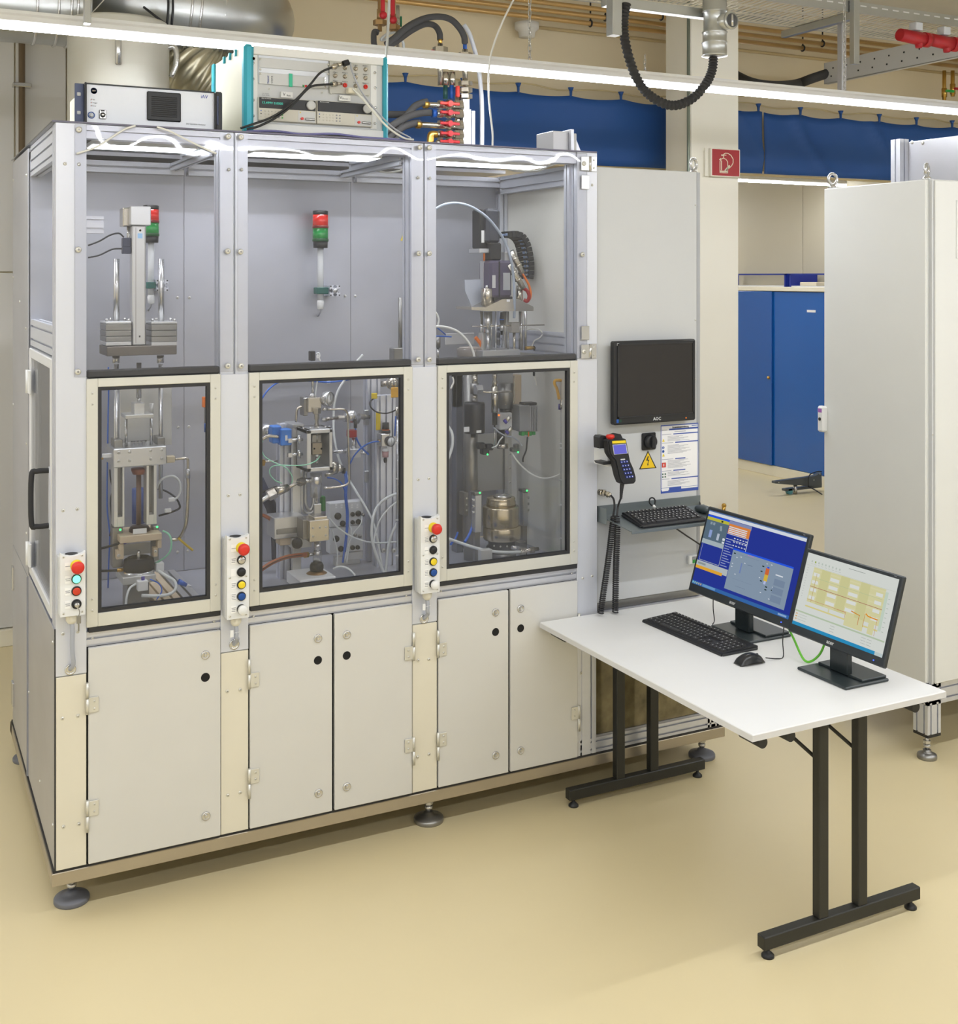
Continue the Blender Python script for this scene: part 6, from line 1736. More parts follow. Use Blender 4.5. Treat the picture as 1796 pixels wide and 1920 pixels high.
bx(hb_, 'union_nut', mat('cream_union', (216, 204, 176), .4, .4), L, 1155, 648, 1212, 694, .33, .03); rd(hb_, 'crimp_sleeve', STEEL, L, 1300, 735, 800, 32, .33)
tb(hb_, 'yellow_tag', mat('ochre_tag', (206, 176, 50), .5), L, [(1235, 1215, .34), (1280, 1255, .34), (1335, 1300, .34)], 16)
pr = thing('side_plug', 'white plug on the left end of the press crosshead', 'plug', L.p(740, 648, .33))
bx(pr, 'plug_body', WHITEP, L, 712, 632, 778, 660, .33, .02); rx(pr, 'plug_pin', BRASS, L, 690, 715, 665, 14, .34)
hoseT('clear_hose', 'clear hose forming a loop at the right press leg', L, [(1088, 870, .38), (1110, 820, .36), (1150, 792, .35), (1200, 786, .35), (1240, 820, .35), (1250, 880, .35), (1230, 930, .35), (1190, 955, .35)], 16, CLEAR)
hoseT('black_cable', 'short black cable below the clear loop at the press', L, [(1090, 870, .4), (1150, 890, .38), (1210, 930, .36), (1240, 975, .36), (1240, 1010, .36), (1170, 1040, .36), (1100, 1060, .38)], 14, BLACK, 'cable')
for k, (x, y) in enumerate(((1190, 950), (1165, 1025))):
    o = MB(); L.box(o, x - 22, y - 14, x + 22, y + 14, .345, .012); tag(o.build('white_clip', WHITEP), '%s small white cable clip beside the left press' % ('upper', 'lower')[k], 'clip', 'cable clips in the left bay')
hoseT('mint_cable', 'mint green cable curving down to the rotor unit', L, [(1128, 1165, .30), (1165, 1185, .28), (1186, 1230, .27), (1180, 1300, .27), (1145, 1345, .28), (1100, 1375, .30), (1075, 1390, .32)], 13, MINT, 'cable')
hoseT('blue_tube', 'thin blue tube running down the left side of the left bay', L, [(750, 30, .5), (752, 170, .5), (748, 400, .5), (744, 700, .5), (742, 1000, .5), (760, 1200, .5), (752, 1400, .5), (748, 1560, .5)], 11, BLUEH)
hoseT('black_cable', 'dark cable hanging beside the left slotted press leg', L, [(760, 740, .42), (765, 800, .42), (778, 880, .42), (765, 960, .42), (775, 1120, .42), (760, 1200, .42)], 10, BLACK, 'cable')
for k, (pts, lab) in enumerate(((((690, 1288, .32), (740, 1276, .32), (790, 1262, .31), (835, 1248, .31)), 'upper black hose entering the left bay from the side'), (((690, 1442, .32), (750, 1441, .32), (815, 1438, .32)), 'lower black hose plugged into the rotor unit'))):
    h_ = hoseT('black_hose', lab, L, list(pts), 18, RUBBER)
    x, y, Y = pts[-1]
    rx(h_, 'end_fitting', (mat('violet_fitting', (70, 60, 150), .4), BRASS)[k], L, x - 5, x + 38, y, 26, Y)
hoseT('clear_hose', 'thick clear hose curling on the floor of the left bay', L, [(1095, 1440, .27), (1150, 1475, .24), (1205, 1510, .22), (1218, 1560, .20), (1180, 1600, .19), (1090, 1615, .18), (980, 1612, .18)], 22, CLEAR)
hoseT('blue_tube', 'pair of thin blue tubes at the front of the left bay floor', L, [(1040, 1500, .24), (1100, 1530, .21), (1120, 1580, .19), (1085, 1640, .17)], 9, BLUEH)
hoseT('grey_hose', 'pale grey hose standing up at the front of the left bay floor', L, [(870, 1680, .14), (880, 1610, .15), (900, 1560, .17), (940, 1532, .19)], 16, CLEAR)
o = thing('blue_nozzle', 'blue nozzle with white tip lying on the left bay floor', 'nozzle', L.p(1270, 1525, .22))
mb = MB(); mb.cyl(L.p(1235, 1515, .22), L.p(1290, 1540, .22), .010, .007); mb.build('nozzle_body', BLUEH, o); mb = MB(); mb.cyl(L.p(1290, 1540, .22), L.p(1325, 1550, .22), .006, .003); mb.build('nozzle_tip', WHITEP, o)
for k, pts in enumerate((((690, 335, .36), (780, 300, .36), (860, 255, .36), (930, 240, .36), (970, 270, .36)), ((690, 430, .36), (780, 410, .36), (880, 365, .36), (965, 360, .36)))):
    hoseT('sensor_cable', '%s black sensor cable leading to the press limit switches' % ('upper', 'lower')[k], U, list(pts), 13, BLACK, 'cable')
o = thing('door_hook', 'orange topped fitting at the right edge of the left bay window', 'fitting', L.p(1420, 450, .3))
rd(o, 'fitting_stem', STEELD, L, 1425, 250, 480, 22, .6); bx(o, 'orange_cap', ORNG, L, 1405, 238, 1430, 310, .58, .02); rd(o, 'blue_end', BLUEB, L, 1422, 420, 480, 16, .58)

# =============================================== middle bay
U, L = View(420, 380, 4.380), View(430, 680, 4.0)
t = thing('profile_column', 'slotted aluminium column at the right of the middle bay', 'column', base_at(L, 1085, .62))
mb = MB(); a = L.p(1080, 0, .58); prof_z(mb, ZF, L.p(1080, 96, .58).z + .05, a.x, .60, .058, .05, 2, 1); mb.build('rear_profile', ALU, t)
mb = MB(); a = L.p(1172, 0, .48); prof_z(mb, ZF, L.p(1172, 245, .48).z, a.x, .50, .085, .05, 3, 1); mb.build('front_profile', ALU, t)
bx(t, 'joint_plate', SATIN, L, 1015, 812, 1048, 900, .56, .01)
for y in (1410,):
    for x in (1155, 1232): bolt(t, L.p(x, y, .47), BOLT)
t = thing('left_profile_stand', 'slotted aluminium stand behind the blue sensor box', 'stand', base_at(L, 460, .5))
mb = MB(); a = L.p(460, 0, .46); prof_z(mb, ZF, L.p(460, 460, .46).z, a.x, .49, .085, .05, 3, 1); mb.build('upright', ALU, t)
mb = MB(); a = L.p(505, 0, .42); mb.box(a.x - .016, a.x + .018, .42, .44, ZF, L.p(505, 470, .42).z, .001); mb.build('front_strip', PALEPL, t)
for x in (335, 400): lt(t, 'foot_disc', STEEL, L, x, .36, [(0, 1605), (80, 1605), (80, 1590), (0, 1590)]) if False else None
# injector rig
t = thing('injector_rig', 'steel injector clamping rig with open cage and chuck in the middle bay', 'rig', base_at(L, 660, .34))
Yc, dc = .28, .13
xa, xb = L.p(580, 600, Yc).x, L.p(775, 600, Yc).x
za, zb = L.p(678, 500, Yc).z, L.p(678, 815, Yc).z
ia, ib = L.p(614, 600, Yc).x, L.p(750, 600, Yc).x
ja, jb = L.p(678, 530, Yc).z, L.p(678, 785, Yc).z
MB().box(xa, ia, Yc, Yc + dc, zb, za, .002).build('cage_wall', SATIN, t)
MB().box(ib, xb, Yc, Yc + dc, zb, za, .002).build('cage_wall', SATIN, t)
MB().box(xa, xb, Yc, Yc + dc, ja, za, .002).build('cage_roof', SATIN, t)
MB().box(xa, xb, Yc, Yc + dc, zb, jb, .002).build('cage_floor', SATIN, t)
MB().box(xa, xb, Yc + dc - .012, Yc + dc, zb, za).build('cage_back', STEELD, t)
for x in (556, 610, 665, 722, 752):
    q = L.p(x, 492, Yc + .03); MB().cyl((q.x, q.y, za), (q.x, q.y, za + .007), .005, seg=8).build('roof_screw', STEEL, t)
for y in (590, 700):
    z = L.p(560, y, Yc).z
    MB().cyl((xa - .055, Yc + .05, z), (xa, Yc + .05, z), .006).cyl((xa - .02, Yc + .03, z - .012), (xa - .02, Yc + .03, z + .02), .006).box(xa - .06, xa - .045, Yc + .04, Yc + .06, z - .008, z + .008).build('toggle_clamp', STEEL, t)
ib_ = bx(t, 'inner_block', mat('bronze_grey_block', (150, 140, 122), .35, .7), L, 622, 600, 697, 690, .32, .05)
for x in (637, 690): q = L.p(x, 645, .32); MB().lathe([(.004, .0006), (0, .0006)], (q.x, .32, q.z), (0, -1, 0), 12).build('block_hole', DARK, ib_)
rd(t, 'inner_rod', STEEL, L, 657, 525, 605, 14, .34); rd(t, 'inner_rod', STEEL, L, 655, 690, 785, 12, .34); rd(t, 'small_clip', WHITEP, L, 657, 685, 705, 22, .33)
bx(t, 'inner_carrier', STEELD, L, 618, 540, 690, 600, .34, .04)
bx(t, 'rear_riser', SATIN, L, 470, 460, 560, 560, .40, .1)
for y0, y1, w_ in ((340, 382, 62), (386, 425, 40), (425, 460, 30), (458, 498, 36)):
    o = MB(); q = L.p(655, y0, .35); q2 = L.p(655, y1, .35); o.hexn((q.x, .35, q2.z), (q.x, .35, q.z), L.s(655, .35, w_) / 2); o.build('tube_nut', NICKEL, t)
bx(t, 'valve_block', NICKEL, L, 588, 262, 692, 372, .36, .07, .003); bx(t, 'valve_side', STEELD, L, 558, 262, 590, 400, .38, .05)
lt(t, 'bonnet', STEEL, L, 620, .39, [(0, 262), (50, 262), (50, 245), (36, 238), (36, 232), (0, 232)])
rd(t, 'supply_rod', STEEL, L, 625, 20, 235, 20, .39)
rx(t, 'side_screw', STEEL, L, 555, 590, 270, 14, .37)
g = L.p(738, 272, .36)
ax = Vector((.62, -.78, 0))
ga = MB().lathe([(.0, -.018), (.026, -.018), (.030, -.012), (.030, .010), (.027, .014), (.025, .010), (0, .010)], g, ax, 28).build('pressure_gauge', STEEL, t)
MB().lathe([(.0245, .0105), (0, .0108)], g, ax, 24).build('dial_face', WHITEP, ga)
q = g + ax * .0115; MB().box(q.x - .001, q.x + .001, q.y - .0005, q.y + .0005, q.z - .004, q.z + .02).build('needle', BLACK, ga)
tb(t, 'pressure_line', NICKEL, L, [(700, 352, .35), (780, 350, .35), (850, 350, .34), (880, 370, .34), (888, 420, .34), (893, 600, .33), (899, 860, .33), (890, 905, .33), (850, 925, .33), (780, 936, .34), (715, 942, .35)], 17, 6)
tb(t, 'bent_line', NICKEL, L, [(500, 445, .4), (502, 400, .4), (508, 350, .4), (530, 332, .4), (560, 328, .4)], 18, 6)
rx(t, 'line_nut', STEEL, L, 690, 725, 430, 36, .36); rx(t, 'line_nut', STEEL, L, 705, 735, 350, 26, .35); rx(t, 'line_nut', STEEL, L, 706, 740, 940, 24, .35)
lt(t, 'nozzle_body', STEEL, L, 650, .34, [(0, 1005), (84, 1005), (84, 922), (90, 920), (90, 828), (0, 828)])
lt(t, 'nozzle_tip', STEEL, L, 653, .34, [(0, 1060), (22, 1060), (32, 1040), (32, 1020), (56, 1012), (56, 1000), (0, 1000)])
rx(t, 'side_port', STEEL, L, 545, 620, 888, 44, .34)
# chuck / vise
vs = bx(t, 'chuck_block', NICKEL, L, 598, 1180, 750, 1342, .26, .10, .003)
for x in (627, 678, 722):
    for y in (1236, 1298):
        if (x, y) != (678, 1298): bolt(vs, L.p(x, y - (x - 678) * .08, .26), SCREW)
bx(t, 'chuck_side', STEELD, L, 550, 1178, 600, 1325, .29, .08)
bx(t, 'chuck_lip', NICKEL, L, 636, 1155, 736, 1190, .27, .07); bx(t, 'chuck_plate', SATIN, L, 635, 1060, 690, 1160, .40, .01)
vv = bx(t, 'slide_block', SATIN, L, 335, 1155, 560, 1315, .36, .10, .003)
bx(vv, 'slide_groove', STEELD, L, 352, 1240, 520, 1285, .358, .01, .003)
bx(t, 'slide_foot', WOODP, L, 380, 1312, 460, 1370, .38, .06); bx(t, 'slide_arm', PALEPL, L, 470, 1312, 620, 1390, .36, .05)
q = L.p(520, 1357, .30); MB().lathe([(.018, 0), (.021, .004), (.021, .018), (.018, .022), (0, .022)], (q.x, .32, q.z), (-.3, -1, 0), 22).build('clamp_knob', BLACK, t)
lt(t, 'lower_pin', STEEL, L, 660, .33, [(0, 1410), (52, 1410), (56, 1342), (0, 1342)])
lt(t, 'lower_body', STEEL, L, 660, .33, [(0, 1500), (66, 1500), (66, 1420), (58, 1410), (0, 1410)])
lt(t, 'black_collar', BLACK, L, 655, .33, [(0, 1560), (96, 1560), (104, 1540), (104, 1520), (84, 1500), (0, 1500)])
lt(t, 'flange', mat('bronze_flange', (136, 104, 66), .4, .5), L, 655, .33, [(0, 1615), (150, 1615), (180, 1600), (180, 1585), (100, 1560), (0, 1560)])
q0, q1 = L.p(530, 1600, .25), L.p(800, 1600, .25)
MB().box(q0.x, q1.x, .25, .42, ZF, L.p(660, 1608, .27).z, .003).build('rig_base', WHITEP, t)
# rounded slot bracket
sb = thing('slotted_bracket', 'pale bracket with rounded vertical slot beside the injector nozzle', 'bracket', base_at(L, 580, .42))
for off, r_ in ((0, 8), (26, 7)):
    x0, x1, y0, y1 = 545 + off, 640 - off * .4, 800, 1130 - off
    MB().tube([L.p(*q, .42) for q in ((x0, y0), (x0, y0 + 120), (x0, y1 - 60), (x0 + 14, y1 - 14), ((x0 + x1) / 2, y1), (x1 - 14, y1 - 14), (x1, y1 - 60), (x1, y0 + 120), (x1, y0))], .007, 8, 4).build('slot_rim', SATIN, sb)
bx(sb, 'bracket_plate', PALEPL, L, 472, 800, 540, 1160, .43, .012)
# blue sensor
t = thing('sensor_box', 'bright blue sensor box on the aluminium stand of the middle bay', 'sensor', L.p(390, 625, .34))
bl = mat('signal_blue', (34, 120, 214), .4)
bx(t, 'sensor_case', bl, L, 388, 500, 468, 622, .34, .05, .003); bx(t, 'sensor_lid', bl, L, 324, 476, 392, 606, .36, .05, .004)
bx(t, 'sensor_label', WHITEP, L, 420, 545, 436, 585, .3385, .002, 0)
tb(t, 'sensor_plug', NICKEL, L, [(368, 556, .36), (330, 552, .36), (290, 552, .36), (245, 575, .36)], 26)
t = thing('steel_coupling', 'polished round coupling left of the blue sensor box', 'coupling', L.p(270, 560, .45))
MB().sphere(L.p(280, 510, .45), .028).cyl(L.p(225, 530, .45), L.p(330, 520, .45), .018).build('coupling_body', STEEL, t)
hoseT('mint_cable', 'mint green cable with loops below the blue sensor box', L, [(250, 585, .33), (238, 630, .33), (262, 700, .32), (330, 745, .31), (400, 775, .30), (450, 815, .30), (474, 870, .30), (466, 905, .31)], 8, MINT, 'cable')
hoseT('mint_cable', 'mint green cable looping over to the injector cage', L, [(395, 905, .30), (340, 880, .29), (305, 835, .29), (310, 790, .29), (360, 770, .28), (480, 772, .26), (580, 765, .25), (650, 735, .26), (680, 700, .30)], 8, MINT, 'cable')
t = thing('quick_coupling_hose', 'steel quick-coupling hose rising to the injector nozzle', 'hose', L.p(225, 1050, .30))
tb(t, 'hose_end', STEEL, L, [(210, 1055, .30), (250, 1030, .30), (300, 1000, .30)], 40)
mb = MB(); mb.hexn(L.p(290, 1000, .30), L.p(345, 972, .30), .022); mb.build('hex_nut', NICKEL, t)
mb = MB(); mb.cyl(L.p(345, 972, .30), L.p(440, 935, .31), .019, .014); mb.cyl(L.p(440, 935, .31), L.p(545, 890, .33), .006); mb.hexn(L.p(520, 900, .33), L.p(560, 886, .34), .016); mb.build('coupling_sleeve', NICKEL, t)
tb(t, 'rubber_hose', RUBBER, L, [(225, 980, .36), (300, 950, .34), (360, 930, .32)], 18)
t = thing('copper_hose', 'copper coloured hose with brass end rising to the chuck', 'hose', L.p(225, 1570, .2))
tb(t, 'hose_body', COPPER, L, [(205, 1580, .18), (270, 1530, .20), (340, 1490, .22), (430, 1458, .25), (510, 1445, .28), (575, 1440, .31)], 34)
tb(t, 'hose_stripe', mat('dark_hose_stripe', (70, 46, 38), .5), L, [(205, 1584, .165), (270, 1534, .185), (340, 1494, .205), (430, 1460, .236), (510, 1446, .267), (570, 1441, .30)], 8)
rx(t, 'brass_end', BRASS, L, 560, 592, 1443, 42, .32); rx(t, 'steel_nipple', STEEL, L, 590, 625, 1440, 24, .33)
hoseT('copper_hose', 'short copper coloured hose at the left edge of the middle bay', L, [(215, 1140, .42), (260, 1148, .42), (300, 1170, .42), (325, 1200, .44)], 26, COPPER)
t = thing('dark_blue_pipe', 'thick dark blue slanting hose behind the middle bay stand', 'hose', L.p(300, 1000, .55))
tb(t, 'hose_body', mat('navy_hose', (36, 42, 66), .5), L, [(215, 880, .62), (270, 990, .6), (320, 1100, .6), (350, 1250, .6), (360, 1470, .6)], 90)
# pneumatic valve terminal
t = thing('valve_terminal', 'grey valve terminal with dark round plugs at the back of the middle bay', 'valve terminal', base_at(L, 880, .55))
vt = bx(t, 'upper_module', GREYP, L, 752, 1045, 1004, 1225, .54, .05, .003); vt2 = bx(t, 'lower_module', GREYP, L, 752, 1230, 1004, 1422, .54, .05, .003)
bx(t, 'terminal_leg', PALEPL, L, 860, 1420, 1004, 1480, .56, .05)
q = L.p(880, 1450, .57); MB().box(q.x - .05, q.x + .06, .57, .60, ZF, q.z, .001).build('terminal_stand', PALEPL, t)
for i, (x, y, r_) in enumerate(((812, 1150, 26), (848, 1205, 22), (922, 1136, 17), (965, 1130, 22), (922, 1196, 16), (965, 1192, 20), (922, 1386, 18), (960, 1384, 16), (835, 1395, 22), (800, 1320, 24), (1000, 1140, 12), (940, 1290, 14), (975, 1300, 14))):
    q = L.p(x, y, .54); MB().lathe([(L.s(x, .54, r_), 0), (L.s(x, .54, r_), .006), (L.s(x, .54, r_ * .8), .012), (0, .012)], (q.x, .54, q.z), (0, -1, 0), 16).build('round_plug', BLACK if r_ > 15 else STEELD, vt if y < 1228 else vt2)
for x in (800, 842, 958, 918):
    for y in (1068, 1085): 
        q = L.p(x, y, .54); MB().box(q.x - .004, q.x + .004, .537, .54, q.z - .003, q.z + .003).build('lamp_window', WHITEP, vt)
bx(t, 'green_terminal', mat('dark_green_block', (40, 120, 60), .5), L, 695, 1005, 722, 1115, .5, .03)
# loose hoses of the middle bay
hoseT('blue_tube', 'blue tube arching along the top of the middle bay window', L, [(215, 330, .55), (250, 260, .56), (300, 195, .58), (370, 148, .6), (470, 132, .62), (600, 138, .64), (750, 146, .66), (880, 130, .68), (990, 105, .7)], 13, BLUEH)
t = thing('steel_rail', 'thin horizontal steel rail across the back of the middle bay', 'rail', L.p(600, 143, .72)); rx(t, 'rail_bar', STEEL, L, 200, 1060, 143, 18, .72)
for x in (380, 745): 
    o = MB(); o.cyl(L.p(x - 10, 143, .70), L.p(x + 10, 143, .70), .008); o.build('cable_tie', WHITEP, t)
hoseT('white_hose', 'pale hose sweeping from the upper pane down behind the injector rig', L, [(1000, -60, .66), (940, 10, .66), (880, 105, .66), (820, 200, .66), (792, 290, .66), (782, 400, .66), (785, 540, .64), (815, 700, .62), (870, 830, .6), (950, 965, .56), (1020, 1080, .52), (1075, 1190, .48), (1110, 1330, .44), (1135, 1480, .42), (1150, 1600, .40)], 18, CLEAR)
hoseT('white_hose', 'thin pale tube beside the supply rod of the injector rig', L, [(668, 60, .42), (660, 130, .42), (648, 230, .42), (640, 320, .42)], 10, CLEAR)
for k, (pts, w_, lab) in enumerate((
    (((1260, 980, .4), (1180, 1015, .40), (1110, 1080, .40), (1076, 1170, .38), (1068, 1300, .36), (1100, 1440, .34), (1165, 1590, .32)), 22, 'thick clear hose bowing left of the upright tube in the middle bay'),
    (((1260, 1040, .46), (1190, 1100, .46), (1130, 1180, .45), (1095, 1280, .44), (1080, 1370, .42)), 14, 'thinner clear hose inside the bow of the thick one'),
    (((1260, 1200, .36), (1215, 1290, .35), (1190, 1390, .34), (1180, 1490, .33), (1172, 1590, .32)), 20, 'clear hose dropping close to the upright tube'),
    (((742, 1160, .42), (800, 1225, .42), (880, 1285, .42), (980, 1330, .42), (1100, 1352, .42), (1250, 1345, .42)), 14, 'clear hose crossing in front of the valve terminal'),
    (((780, 1545, .24), (830, 1530, .22), (890, 1545, .2), (945, 1595, .18)), 16, 'short clear hose at the front foot of the middle bay'),
    (((995, 1150, .48), (985, 1210, .46), (930, 1280, .46), (890, 1370, .46), (870, 1480, .45)), 10, 'clear tube hanging from the upper valve module'),
    (((900, 1215, .5), (915, 1260, .48), (900, 1360, .48), (880, 1500, .46)), 10, 'clear tube hanging from the lower valve module'),
    (((770, 1250, .42), (790, 1330, .42), (810, 1430, .42), (805, 1530, .42)), 10, 'clear tube left of the valve terminal'))):
    hoseT('clear_hose', lab, L, list(pts), w_, CLEAR)
for k, (pts, w_, lab) in enumerate((
    (((865, 800, .5), (872, 900, .49), (868, 1000, .48), (880, 1120, .48), (878, 1250, .47), (862, 1400, .46), (850, 1500, .46)), 15, 'blue tube bundle strand running down before the valve terminal'),
    (((874, 815, .52), (884, 900, .51), (878, 1000, .5), (890, 1120, .5), (886, 1260, .49), (868, 1420, .48)), 12, 'second blue tube strand running down before the valve terminal'),
    (((735, 862, .52), (790, 872, .52), (840, 905, .51), (866, 960, .5)), 11, 'short blue tube joining the bundle from the left'),
    (((945, 490, .52), (955, 570, .51), (990, 635, .50), (1045, 690, .50)), 14, 'blue tube bowing right of the solenoid valve'),
    (((1125, 590, .43), (1060, 600, .44), (990, 640, .46), (935, 700, .48), (905, 760, .5)), 12, 'blue tube leaving the pressure regulator'))):
    hoseT('blue_tube', lab, L, list(pts), w_, BLUEH)
# valves and fittings behind the rig
t = thing('ball_joint_valve', 'polished round valve with black plug behind the pressure line', 'valve', L.p(915, 410, .55))
MB().sphere(L.p(912, 400, .52), .027).cyl(L.p(860, 405, .52), L.p(970, 425, .52), .02).build('valve_body', STEEL, t)
mb = MB(); mb.hexn(L.p(970, 402, .54), L.p(1012, 408, .55), .013); mb.cyl(L.p(1000, 405, .55), L.p(1050, 408, .56), .008); mb.hexn(L.p(800, 415, .5), L.p(860, 412, .5), .011); mb.cyl(L.p(710, 428, .4), L.p(810, 412, .48), .007); mb.build('pipe_union', NICKEL, t)
rd(t, 'black_plug', BLACK, L, 945, 435, 490, 26, .50)
bx(t, 'mount_bracket', SATIN, L, 1015, 355, 1048, 470, .57, .02)
t = thing('solenoid_valve', 'small solenoid valve with red coil on a cube body', 'valve', L.p(930, 715, .52))
bx(t, 'red_coil', REDV, L, 903, 508, 957, 562, .50, .04); rd(t, 'coil_stem', STEEL, L, 934, 562, 650, 38, .52); bx(t, 'cube_body', SATIN, L, 905, 648, 987, 715, .50, .05)
rx(t, 'feed_pipe', STEEL, L, 778, 906, 672, 30, .55); rx(t, 'valve_arm', STEEL, L, 985, 1040, 680, 22, .54)
t = thing('cone_fitting', 'nickel cone fitting below the injector cage', 'fitting', L.p(800, 800, .46))
mb = MB(); mb.cyl(L.p(760, 790, .46), L.p(805, 790, .46), .030, .024); mb.cyl(L.p(805, 790, .46), L.p(845, 800, .46), .02, .015); mb.cyl(L.p(720, 845, .44), L.p(800, 825, .45), .006); mb.build('cone_body', NICKEL, t)
rd(t, 'black_elbow', BLACK, L, 858, 790, 830, 28, .46)
t = thing('brass_fitting', 'thin steel pipe with brass tip at the left edge of the middle bay', 'fitting', L.p(300, 748, .5))
rx(t, 'pipe_bar', NICKEL, L, 250, 388, 745, 16, .5); mb = MB(); mb.hexn(L.p(228, 750, .5), L.p(262, 748, .5), .014); mb.build('brass_tip', BRASS, t)
# air regulator
t = thing('air_regulator', 'air regulator with black knob and round gauge on the column', 'regulator', L.p(1170, 750, .44))
lt(t, 'knob', BLACK, L, 1172, .44, [(0, 505), (56, 505), (50, 450), (0, 446)]); lt(t, 'orange_ring', ORNG, L, 1172, .44, [(58, 506), (58, 500), (0, 500)])
lt(t, 'collar', BLACK, L, 1172, .44, [(0, 530), (70, 530), (70, 508), (0, 508)]); bx(t, 'body', STEEL, L, 1138, 532, 1205, 632, .42, .05, .004)
q = L.p(1212, 592, .41); gg = MB().lathe([(.021, -.012), (.021, 0), (.018, .002), (0, .002)], (q.x, .41, q.z), (.2, -1, 0), 24).build('gauge', BLACK, t)
MB().lathe([(.0178, .0022), (0, .0026)], (q.x, .41, q.z), (.2, -1, 0), 22).build('gauge_face', WHITEP, gg); MB().box(q.x - .0008, q.x + .0008, .4065, .407, q.z - .003, q.z + .012).build('needle', BLACK, gg)
lt(t, 'bowl_cap', WHITEP, L, 1170, .44, [(40, 665), (48, 660), (48, 640), (0, 636)]); lt(t, 'filter_bowl', mat('reddish_bowl', (180, 140, 140), .2), L, 1170, .44, [(0, 712), (46, 708), (50, 666), (0, 666)]); lt(t, 'drain', BLACK, L, 1170, .44, [(0, 752), (20, 750), (28, 735), (28, 722), (20, 712)])
rx(t, 'port', BRASS, L, 1116, 1140, 588, 18, .44)
# upright conduit tube with ties
def upright_tube(label, V, x, y0, w_, Y, ties, z=ZF):
    t_ = thing('upright_tube', label, 'tube', base_at(V, x, Y), group='upright steel tubes with cable ties')
    rdz(t_, 'tube_body', STEEL, V, x, y0, w_, Y, z)
    a = V.p(x, 0, Y); r_ = V.s(x, Y, w_) / 2
    for y in ties:
        z_ = V.p(x, y, Y).z
        MB().lathe([(r_ * 1.02, -.003), (r_ * 1.12, -.002), (r_ * 1.12, .002), (r_ * 1.02, .003)], (a.x, Y, z_), (0, 0, 1), 16).box(a.x - r_ * 2, a.x - r_, Y - .002, Y + .002, z_ - .0015, z_ + .0015).build('cable_tie', WHITEP, t_)
    return t_
ut = upright_tube('upright steel tube at the right of the middle bay window', L, 1264, 400, 22, .30, (600, 870, 1178, 1446))
rd(ut, 'tube_head', NICKEL, L, 1262, 330, 410, 32, .30); bx(ut, 'yellow_flag', mat('amber_tag', (238, 180, 50), .5), L, 1213, 186, 1268, 262, .29, .004); tb(ut, 'blue_lead', BLUEH, L, [(1248, 400, .29), (1244, 480, .29), (1240, 550, .3)], 12)
t = thing('ball_valve', 'nickel ball valve at the upper right corner of the middle bay', 'valve', L.p(1230, 150, .33))
MB().sphere(L.p(1225, 155, .33), .028).cyl(L.p(1140, 160, .36), L.p(1200, 155, .34), .012).cyl(L.p(1230, 95, .33), L.p(1230, 140, .33), .009).build('valve_body', NICKEL, t)
t = thing('tagged_cable', 'black cable loop with yellow tags in front of the column', 'cable', L.p(1100, 370, .42))
tb(t, 'cable_loop', BLACK, L, [(1085, 265, .43), (1055, 295, .42), (1062, 335, .41), (1105, 370, .40), (1175, 380, .38), (1235, 362, .34), (1262, 340, .31)], 11)
bx(t, 'yellow_tag', YELL, L, 1066, 228, 1110, 272, .425, .003); bx(t, 'yellow_tag', YELL, L, 1100, 368, 1134, 506, .41, .003)
# upper part of the middle bay
t = thing('proximity_sensor', 'small black sensor with white tie above the injector rig', 'sensor', U.p(740, 1290, .45)); bx(t, 'sensor_case', BLACK, U, 712, 1220, 752, 1300, .45, .03); tb(t, 'white_tie', WHITEP, U, [(755, 1240, .44), (780, 1235, .44), (785, 1262, .44), (765, 1275, .44), (770, 1250, .44), (790, 1300, .44)], 12)
t = thing('guide_post', 'dark steel guide post behind the right edge of the middle upper pane', 'post', U.p(1447, 1280, .35)); rd(t, 'post_rod', STEELD, U, 1447, 780, 1215, 32, .35); bx(t, 'post_clamp', STEELD, U, 1395, 1195, 1470, 1330, .33, .05)
o = MB(); o.face([U.p(1470, 258, .775), U.p(1450, 312, .775), U.p(1492, 312, .775)]); tag(o.build('yellow_warning_sticker', YELL), 'small yellow triangle sticker on the back wall of the middle bay', 'sticker')

# =============================================== right bay
U, L = View(760, 280, 4.57), View(780, 660, 3.841)
t = thing('servo_press', 'servo press with black motors and steel yoke in the right bay', 'press', base_at(L, 600, .38))
bx(t, 'motor_rear', BLACK, U, 640, 512, 722, 850, .40, .08, .006); bx(t, 'motor_top', mat('graphite_motor', (52, 55, 64), .4), U, 702, 506, 818, 806, .37, .09, .012)
bx(t, 'motor_label', WHITEP, U, 652, 695, 676, 800, .3985, .002, 0); bx(t, 'motor_flange', SATIN, U, 632, 850, 744, 888, .38, .10)
bx(t, 'drive_neck', BLACK, U, 735, 800, 826, 952, .36, .08, .006)
mt = bx(t, 'main_motor', mat('violet_grey_motor', (88, 82, 104), .35, .3), U, 727, 952, 916, 1270, .34, .11, .010)
bx(mt, 'rating_plate', SATIN, U, 745, 1078, 773, 1188, .3385, .002, 0); bx(mt, 'rating_plate', SATIN, U, 838, 1058, 897, 1206, .3385, .002, 0); bx(mt, 'motor_groove', BLACK, U, 800, 960, 812, 1262, .3385, .002, 0)
bx(t, 'motor_foot', BLACK, U, 755, 1262, 920, 1300, .35, .09); bx(t, 'linear_rail', SATIN, U, 664, 955, 686, 1200, .40, .03); bx(t, 'linear_rail', SATIN, U, 702, 955, 726, 1200, .40, .03)
rd(t, 'orange_lead', ORNG, U, 675, 890, 955, 18, .40); rd(t, 'lead_guide', PALEPL, U, 712, 890, 960, 26, .41)
poly = [(508, 1120), (640, 1112), (684, 1165), (650, 1330), (568, 1345), (512, 1215)]
